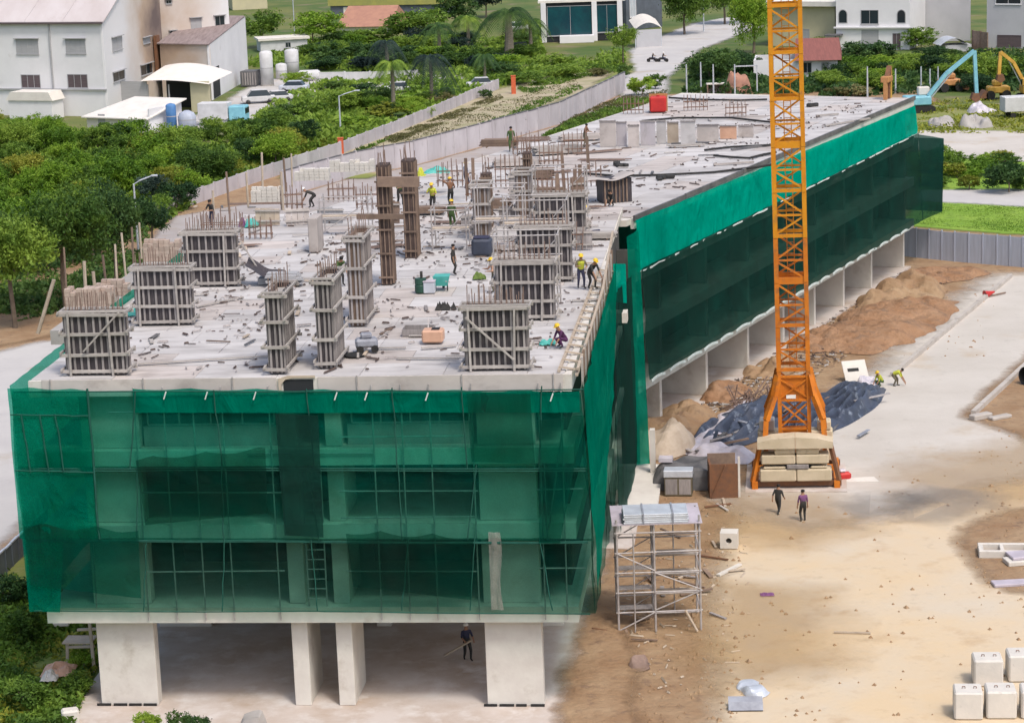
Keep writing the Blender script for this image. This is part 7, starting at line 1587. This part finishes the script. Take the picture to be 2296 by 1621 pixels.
# bushes and trees listed one by one
TL = [('round_tree', 590, 108, 92, 115, 'leaf_mid', 'mid0', .18, 'round dark crowned tree at the left of the pair behind the lean-to', 'tree'), ('round_tree', 703, 106, 88, 140, 'leaf_bright', 'mid1', .2, 'round light crowned tree right of the pair behind the lean-to', 'tree'),
      ('broad_tree', 925, 95, 85, 170, 'leaf_mid', 'mid2', .12, 'wide feathery tree right of the terracotta roof', 'tree'), ('bush', 840, 98, 40, 160, 'leaf_mid', 'bush0', .02, 'wide mid green bush under the terracotta house', 'bush'),
      ('bush', 760, 135, 42, 120, 'leaf_dark', 'bush1', .02, 'dark bush right of the upright tanks', 'bush'), ('bush', 850, 150, 46, 120, 'leaf_dark', 'bush2', .02, 'dark bush above the long pale wall, near the middle palm', 'bush'),
      ('broad_tree', 1030, 60, 90, 120, 'leaf_dark', 'mid1', .1, 'dark tree left of the big palm', 'tree'), ('broad_tree', 1090, 40, 90, 100, 'leaf_blue', 'mid0', .1, 'bluish tree behind the big palm', 'tree'),
      ('bush', 1225, 92, 42, 78, 'leaf_bright', 'bush0', .02, 'round bright bush at the left foot of the showroom', 'bush'), ('small_tree', 1398, 146, 90, 66, 'leaf_mid', 'mid0', .35, 'small tree standing before the right end of the showroom', 'tree'),
      ('broad_tree', 1535, 78, 130, 115, 'leaf_mid', 'big0', .12, 'big tree right of the white awning', 'tree'), ('broad_tree', 1625, 55, 120, 110, 'leaf_mid', 'big1', .12, 'tree behind the tall pale pole', 'tree'),
      ('broad_tree', 1690, 120, 150, 90, 'leaf_bright', 'big2', .1, 'light green tree touching the left side of the crane mast', 'tree'), ('broad_tree', 1590, 182, 82, 140, 'leaf_dark', 'mid2', .05, 'dark spreading tree left of the gate frame', 'tree'),
      ('bush', 1668, 170, 60, 100, 'leaf_dark', 'mid0', .03, 'dark bush between the spreading tree and the crane mast', 'bush'), ('bush', 1770, 100, 42, 70, 'leaf_yellow', 'bush1', .02, 'yellowish bush seen through the crane mast', 'bush'),
      ('round_tree', 1858, 88, 66, 82, 'leaf_blue', 'mid1', .1, 'round bluish green tree at the left corner of the villa', 'tree'), ('bush', 1838, 112, 32, 64, 'leaf_mid', 'bush0', .02, 'low bush under the round tree by the villa', 'bush'), ('bush', 1893, 106, 32, 30, 'leaf_mid', 'bush2', .02, 'narrow bush at the left foot of the villa wall', 'bush'),
      ('small_tree', 1988, 108, 70, 58, 'leaf_yellow', 'bush1', .62, 'small yellow green tree before the villa wall', 'tree'), ('broad_tree', 1945, 150, 62, 130, 'leaf_dark', 'mid2', .05, 'dark spreading tree in front of the villa door', 'tree'),
      ('cone_tree', 2105, 88, 56, 74, 'leaf_dark', 'mid0', .05, 'bell shaped tree before the tall grey building', 'tree'), ('bush', 2065, 112, 52, 90, 'leaf_mid', 'mid1', .02, 'bush left of the bell shaped tree', 'bush'), ('bush', 2085, 140, 40, 90, 'leaf_dark', 'mid2', .02, 'dark bush below the bell shaped tree', 'bush'),
      ('broad_tree', 2215, 190, 72, 120, 'leaf_mid', 'mid0', .06, 'broad tree behind the raised blue arm', 'tree'), ('broad_tree', 2280, 178, 60, 100, 'leaf_mid', 'mid1', .06, 'broad tree at the right edge behind the yellow excavator', 'tree'), ('broad_tree', 2185, 205, 40, 90, 'leaf_dark', 'mid2', .04, 'low dark tree under the blue arm', 'tree'),
      ('bush', 2262, 432, 78, 110, 'leaf_dark', 'near0', .03, 'large dark bush at the right edge above the lawn', 'bush'), ('bush', 1235, 148, 30, 90, 'leaf_mid', 'bush1', .02, 'low hedge bush on the slope below the showroom, right one', 'bush'),
      ('bush', 1440, 215, 50, 70, 'leaf_bright', 'bush2', .03, 'bright bush at the end of the lilac wall', 'bush'), ('bush', 1470, 200, 40, 50, 'leaf_mid', 'bush0', .03, 'mid green bush beyond the end of the lilac wall', 'bush'),
      ('bush', 1400, 175, 36, 36, 'leaf_dark', 'bush0', .03, 'narrow dark bush at the foot of the small tree', 'bush'), ('bush', 1880, 218, 26, 60, 'leaf_dry', 'bush0', .03, 'dry grassy bush right of the crane mast beyond the wing', 'bush'), ('bush', 1925, 216, 28, 70, 'leaf_dry', 'bush1', .03, 'dry bush second right of the crane mast beyond the wing', 'bush'),
      ('bush', 515, 272, 34, 40, 'leaf_dark', 'bush2', .05, 'small round dark bush before the truck', 'bush'), ('bush', 700, 262, 46, 90, 'leaf_mid', 'bush1', .03, 'mid green bush at the right of the factory yard', 'bush'), ('bush', 645, 262, 36, 80, 'leaf_dark', 'bush0', .03, 'brownish dark bush left of the second lamp', 'bush'),
      ('bush', 765, 250, 60, 110, 'leaf_mid', 'mid1', .03, 'leafy bush under the second street lamp', 'bush'), ('bush', 830, 240, 50, 120, 'leaf_dark', 'mid0', .03, 'dark bush left of the tall thin palm', 'bush'), ('bush', 880, 262, 36, 120, 'leaf_yellow', 'bush1', .02, 'yellowish bush at the foot of the tall thin palm', 'bush'),
      ('bush', 800, 290, 36, 110, 'leaf_bright', 'bush2', .02, 'bright bush right of the second street lamp', 'bush'), ('bush', 1180, 190, 34, 120, 'leaf_mid', 'mid2', .02, 'long low bush right of the right orange post', 'bush'), ('bush', 1260, 176, 34, 120, 'leaf_mid', 'mid0', .02, 'long low bush on the verge below the showroom', 'bush'),
      ('bush', 1120, 168, 30, 110, 'leaf_dark', 'mid1', .02, 'dark bush on the verge below the big palm', 'bush'), ('bush', 1090, 222, 26, 36, 'leaf_dark', 'bush0', .02, 'small dark bush against the low wall by the right orange post', 'bush'), ('bush', 990, 236, 30, 80, 'leaf_dry', 'bush1', .02, 'dry bush on the lane side of the low wall', 'bush'),
      ('bush', 1340, 172, 22, 60, 'leaf_dry', 'bush2', .02, 'dry bush on the sandy lane end', 'bush'), ('bush', 915, 350, 30, 60, 'leaf_dry', 'bush0', .02, 'dry weed bush on top of the lilac wall', 'bush'), ('bush', 1060, 150, 50, 110, 'leaf_mid', 'mid0', .02, 'mid green bush between the dark palm and the big palm', 'bush')]
for nm, px, py, h, w, mt, kd, tf, lb, ct in TL: tree(nm, lb, px, py, h, w, mt, kd, tf, None, ct)
# greenery at the right beyond the wing
n = 0; spots = []
while n < 34:
    x, y = vr.uniform(1850, 2210), vr.uniform(140, 205)
    if any(abs(x - a) < 20 and abs(y - b) < 8 for a, b in spots): continue
    spots.append((x, y)); n += 1
    col = vr.choice(['leaf_mid', 'leaf_dark', 'leaf_mid', 'leaf_bright']); cn = {'leaf_mid': 'mid green', 'leaf_dark': 'dark', 'leaf_bright': 'light green'}[col]
    if x > 2040 and y > 175: continue
    tree('hedge_bush', near(cn + ' hedge bush', x, y - 15, LM_TREES, cn + ' bush of the hedge belt below the villa'), x, y, vr.uniform(26, 44), vr.uniform(56, 96), col, 'mid%d' % vr.randrange(3), .03, cn + ' bushes of the hedge belt below the villa', 'bush')
n = 0
for k in range(22):
    x, y = vr.uniform(2080, 2300), vr.uniform(362, 428)
    tree('garden_shrub', near('light shrub', x, y - 12, LM_TREES, 'light green shrub in the bed between the white slab and the grey path'), x, y, vr.uniform(24, 40), vr.uniform(50, 80), vr.choice(['leaf_bright', 'leaf_yellow', 'leaf_mid']), 'bush%d' % vr.randrange(3), .03, 'light shrubs between the white slab and the path', 'bush')
for k in range(34):                      # belt of greenery behind the factory yard and round the palms
    x, y = vr.uniform(680, 1180), vr.uniform(96, 165)
    if 715 < x < 945 and y > 158: continue
    tree('garden_bush', near('green garden bush', x, y - 15, LM_TREES, 'green bush among the palms left of the showroom'), x, y, vr.uniform(26, 46), vr.uniform(60, 120), vr.choice(['leaf_mid', 'leaf_dark', 'leaf_bright', 'leaf_blue']), 'mid%d' % vr.randrange(3), .03, 'bushes among the palms', 'bush')
for k in range(16):
    x, y = vr.uniform(540, 1000), vr.uniform(192, 268)
    if x < 640 and y < 245: continue
    tree('verge_bush', near('green verge bush', x, y - 15, LM_TREES, 'green bush on the slope between the yard and the low wall'), x, y, vr.uniform(24, 44), vr.uniform(56, 100), vr.choice(['leaf_mid', 'leaf_bright', 'leaf_bright', 'leaf_dark']), 'mid%d' % vr.randrange(3), .03, 'bushes between the yard and the low wall', 'bush')
# palms
def palm(label, px, py, crown_y, spread, mt, nf=14, thick=.16, droop=1.0):
    p = g0(px, py); k = mpp(py); h = Frame(p + Vector((-1, 0, 0)), p).uz(px, crown_y)[1]; L = spread * k / 2
    t = thing('palm_tree', label, 'palm', p, 0)
    MB().tube([(0, 0, -.1), (.1, 0, h * .5), (0, 0, h)], thick * 1.25, 9, thick * .8).build('trunk', M['palmbark'], t)
    for i in range(nf):
        a = 6.283 * i / nf + tr_rnd.uniform(-.2, .2); el = tr_rnd.uniform(.1, .95); mb = MB(); P = []
        for s_ in range(8):
            q = s_ / 7; P.append(Vector((L * q * math.cos(a) * (1 - .15 * el), L * q * math.sin(a) * (1 - .15 * el), h + L * (el * q * .9 - droop * q * q * (1.0 + .3 * el)))))
        mb.tube(P, .04, 5, .015)
        for s_ in range(1, 27):
            q = s_ / 27 * 7; j = min(6, int(q)); c = P[j] + (P[j + 1] - P[j]) * (q - j); d = (P[j + 1] - P[j]).normalized(); sd_ = d.cross(Vector((0, 0, 1))).normalized()
            ll = L * .30 * math.sin(math.pi * min(1, .12 + s_ / 27 * .85)) ** .7
            for sg in (-1, 1):
                e = c + sd_ * (sg * ll * .8) + d * (ll * .45) - Vector((0, 0, ll * .45)); mb.add([c - d * .07, c + d * .07, e], [(0, 1, 2)])
        mb.build('frond', M[mt], t)
    return t
palm('tall thin palm behind the low wall, with a pale trunk', 882, 245, 142, 110, 'leaf_mid', 15, .26)
palm('dark bluish palm with drooping fronds right of the thin palm', 968, 232, 128, 150, 'leaf_blue', 16, .24, 1.25)
palm('biggest palm with a thick trunk left of the showroom', 1142, 130, 30, 190, 'leaf_dark', 20, .7, .9)
palm('small palm with a thin white trunk between the two larger palms', 1087, 186, 125, 86, 'leaf_dark', 13, .2)
palm('palm standing right of the biggest palm', 1190, 120, 48, 110, 'leaf_mid', 14, .3)
palm('palm standing behind the small palm', 1050, 110, 40, 120, 'leaf_mid', 15, .3)
palm('palm right of the terracotta roof', 985, 120, 58, 110, 'leaf_dark', 14, .3)
palm('dark palm left of the drooping one, before the long pale wall', 868, 160, 95, 120, 'leaf_blue', 13, .3, 1.2)
# undergrowth and weeds that nobody could count
def leafcover(name, label, polys, n, hmax, leaf, mt, seed, thr=-.25):
    r = random.Random(seed); vs = []; fs = []
    for poly in polys:
        xs = [q[0] for q in poly]; ys = [q[1] for q in poly]; c = 0; tries = 0
        while c < n and tries < n * 6:
            tries += 1; x, y = r.uniform(min(xs), max(xs)), r.uniform(min(ys), max(ys))
            if not inside(x, y, poly): continue
            p = g0(x, y); b_ = noise.noise(Vector((p.x * .18, p.y * .18, seed))) + .5 * noise.noise(Vector((p.x * .6, p.y * .6, seed)))
            if b_ < thr + r.uniform(-.25, .25): continue
            c += 1; z = hmax * max(.05, (b_ + .35)) * r.random()
            nn = Vector((r.gauss(0, 1), r.gauss(0, 1), r.gauss(.6, .8))).normalized(); u = nn.orthogonal().normalized(); w = nn.cross(u); a = r.uniform(0, 6.28); u, w = u * math.cos(a) + w * math.sin(a), w * math.cos(a) - u * math.sin(a)
            h = leaf * r.uniform(.5, 1.4); q = p + Vector((0, 0, z)); k = len(vs); vs += [tuple(q - u * h), tuple(q - w * h * .4), tuple(q + u * h), tuple(q + w * h * .4)]; fs.append((k, k + 1, k + 2, k + 3))
    me = bpy.data.meshes.new(name); me.from_pydata(vs, [], fs); me.materials.append(M[mt]); me.update()
    return tag(stuff(put(name, me)), label)
leafcover('undergrowth', 'green undergrowth covering the ground of the thicket', [reg], 26000, 1.6, .45, 'leaf_mid', 3)
leafcover('undergrowth', 'green undergrowth on the slopes round the palms', [[(560, 262), (700, 190), (1200, 150), (1400, 118), (1400, 150), (1120, 196), (880, 295), (760, 335)], [(530, 150), (700, 90), (1210, 90), (1230, 140), (1010, 170), (700, 155)]], 11000, 1.4, .5, 'leaf_mid', 4)
leafcover('grass_patch', 'rough yellow green grass along the near side of the thicket', [[(340, 520), (400, 440), (520, 372), (640, 330), (760, 310), (760, 340), (560, 408), (380, 474)]], 9000, .8, .28, 'leaf_yellow', 31, -.6)
leafcover('undergrowth', 'dark undergrowth in the hedge belt right of the crane', [[(1530, 210), (1560, 140), (2300, 120), (2300, 205), (2150, 205), (1850, 222)]], 12000, 1.6, .5, 'leaf_dark', 6)
leafcover('undergrowth', 'shaded undergrowth below the big trees', [[(-40, 740), (-40, 560), (330, 520), (340, 590), (230, 680)]], 9000, 1.2, .3, 'leaf_dark', 8)
leafcover('weeds', 'weeds and creepers in the bed at the lower left', [[(-120, 1640), (-120, 1390), (20, 1285), (90, 1300), (140, 1370), (220, 1400), (225, 1480), (178, 1600), (150, 1700)]], 15000, .9, .16, 'leaf_mid', 12)
leafcover('weeds', 'light weeds in the bed at the lower left', [[(-120, 1640), (-20, 1400), (140, 1370), (222, 1420), (225, 1480), (178, 1600), (150, 1700)]], 3500, .8, .17, 'leaf_yellow', 14)
leafcover('verge_weeds', 'dry weeds along the sandy lane walls', [[(660, 400), (840, 330), (1030, 262), (1290, 178), (1300, 195), (1040, 290), (860, 352), (700, 405)], [(1190, 330), (1280, 262), (1400, 215), (1500, 205), (1440, 240), (1300, 285)], [(860, 312), (1120, 212), (1130, 222), (880, 325)]], 9000, .35, .14, 'leaf_dry', 16, -.5)
leafcover('verge_weeds', 'green weeds along the foot of the lane walls', [[(650, 400), (830, 330), (880, 312), (700, 392)], [(900, 345), (1130, 262), (1300, 190), (1310, 200), (1130, 275), (920, 352)], [(1180, 325), (1290, 270), (1400, 225), (1480, 220), (1300, 300)], [(1160, 200), (1400, 130), (1405, 160), (1290, 180), (1180, 215)]], 5000, .8, .22, 'leaf_mid', 41, -.4)
leafcover('rubble_weeds', 'patchy weeds round the rubble heaps at the right', [[(2050, 300), (2070, 230), (2330, 215), (2330, 300)]], 3500, .7, .25, 'leaf_yellow', 18)
leafcover('grass_blades', 'short bright grass of the lawn at the right', [[(2045, 503), (2078, 457), (2330, 466), (2330, 525)]], 9000, .10, .07, 'leaf_bright', 19)
NB = [(40, 1440, 90, 120, 'leaf_mid', 'near0', 'leafy bush in the lower left bed, nearest the dark fence'), (150, 1380, 70, 110, 'leaf_mid', 'near1', 'leafy bush under the left end of the front net'), (20, 1360, 90, 110, 'leaf_dark', 'near1', 'dark bush at the left edge above the dark fence end'),
      (60, 1590, 80, 130, 'leaf_mid', 'near0', 'leafy bush at the bottom left corner'), (175, 1560, 60, 90, 'leaf_mid', 'near1', 'low bush right of the pinkish crumpled cloth'), (110, 1330, 60, 90, 'leaf_dark', 'near0', 'dark bush at the corner of the net foot'), (190, 1500, 50, 80, 'leaf_bright', 'near1', 'bright low bush by the left outer column'),
      (330, 1640, 50, 70, 'leaf_bright', 'near0', 'light bush at the bottom edge below the left outer column'), (405, 1650, 66, 60, 'leaf_dark', 'near1', 'dark leafy plant at the bottom edge, left one'), (445, 1652, 60, 60, 'leaf_dark', 'near0', 'dark leafy plant at the bottom edge, right one')]
for px, py, h, w, mt, kd, lb in NB: tree('bush', lb, px, py, h, w, mt, kd, .04, None, 'bush')
# odds and ends in the lower left
cloth(132, 1505, 1.5, 1.5, .55, 'peach', 'pinkish crumpled cloth lying on the weeds at the lower left', .5, seed=31)
cloth(112, 1520, .8, 1.0, .5, 'block', 'grey white crumpled bag beside the pinkish cloth', .5, cat='bag', name='bag', seed=33)
t = thing('white_block_piece', 'white broken block at the bottom left corner of the slab', 'block', g0(158, 1625), R(15)); MB().cbox(-.35, .4, -.3, .3, 0, .75, .08).build('block', M['block'], t)
t = thing('timber_trestle', 'pale timber trestle beside the left outer column', 'trestle', g0(200, 1505), F.rz)
for q in (((.25, 0, 0), (.2, 0, 2.4)), ((-1.0, .3, 1.1), (.3, .1, 1.2)), ((-1.2, .6, 0), (-1.1, .5, 1.2)), ((-.9, 1.6, 1.5), (.4, 1.5, 1.6))): MB().bar(q[0], q[1], .14, .1).build('beam', M['woodp'], t)
MB().box(-1.3, .1, .3, 1.4, 1.24, 1.3).build('board', M['woodp'], t)
t = thing('white_stones', 'pale broken slab piece under the left end of the front net', 'slab', g0(135, 1420), 0); MB().cbox(-.3, .5, -.2, .3, .4, .62, .05).build('slab', M['block'], t)
# bottom edge of the pad: rubble
heap('rubble_heap', 'dark heap of rubble at the bottom edge below the front block', 'rubble heap', (535, 1640), (600, 1640), 1.2, .5, 'conc_d', 91, 16, 8, 1, rough=.9)
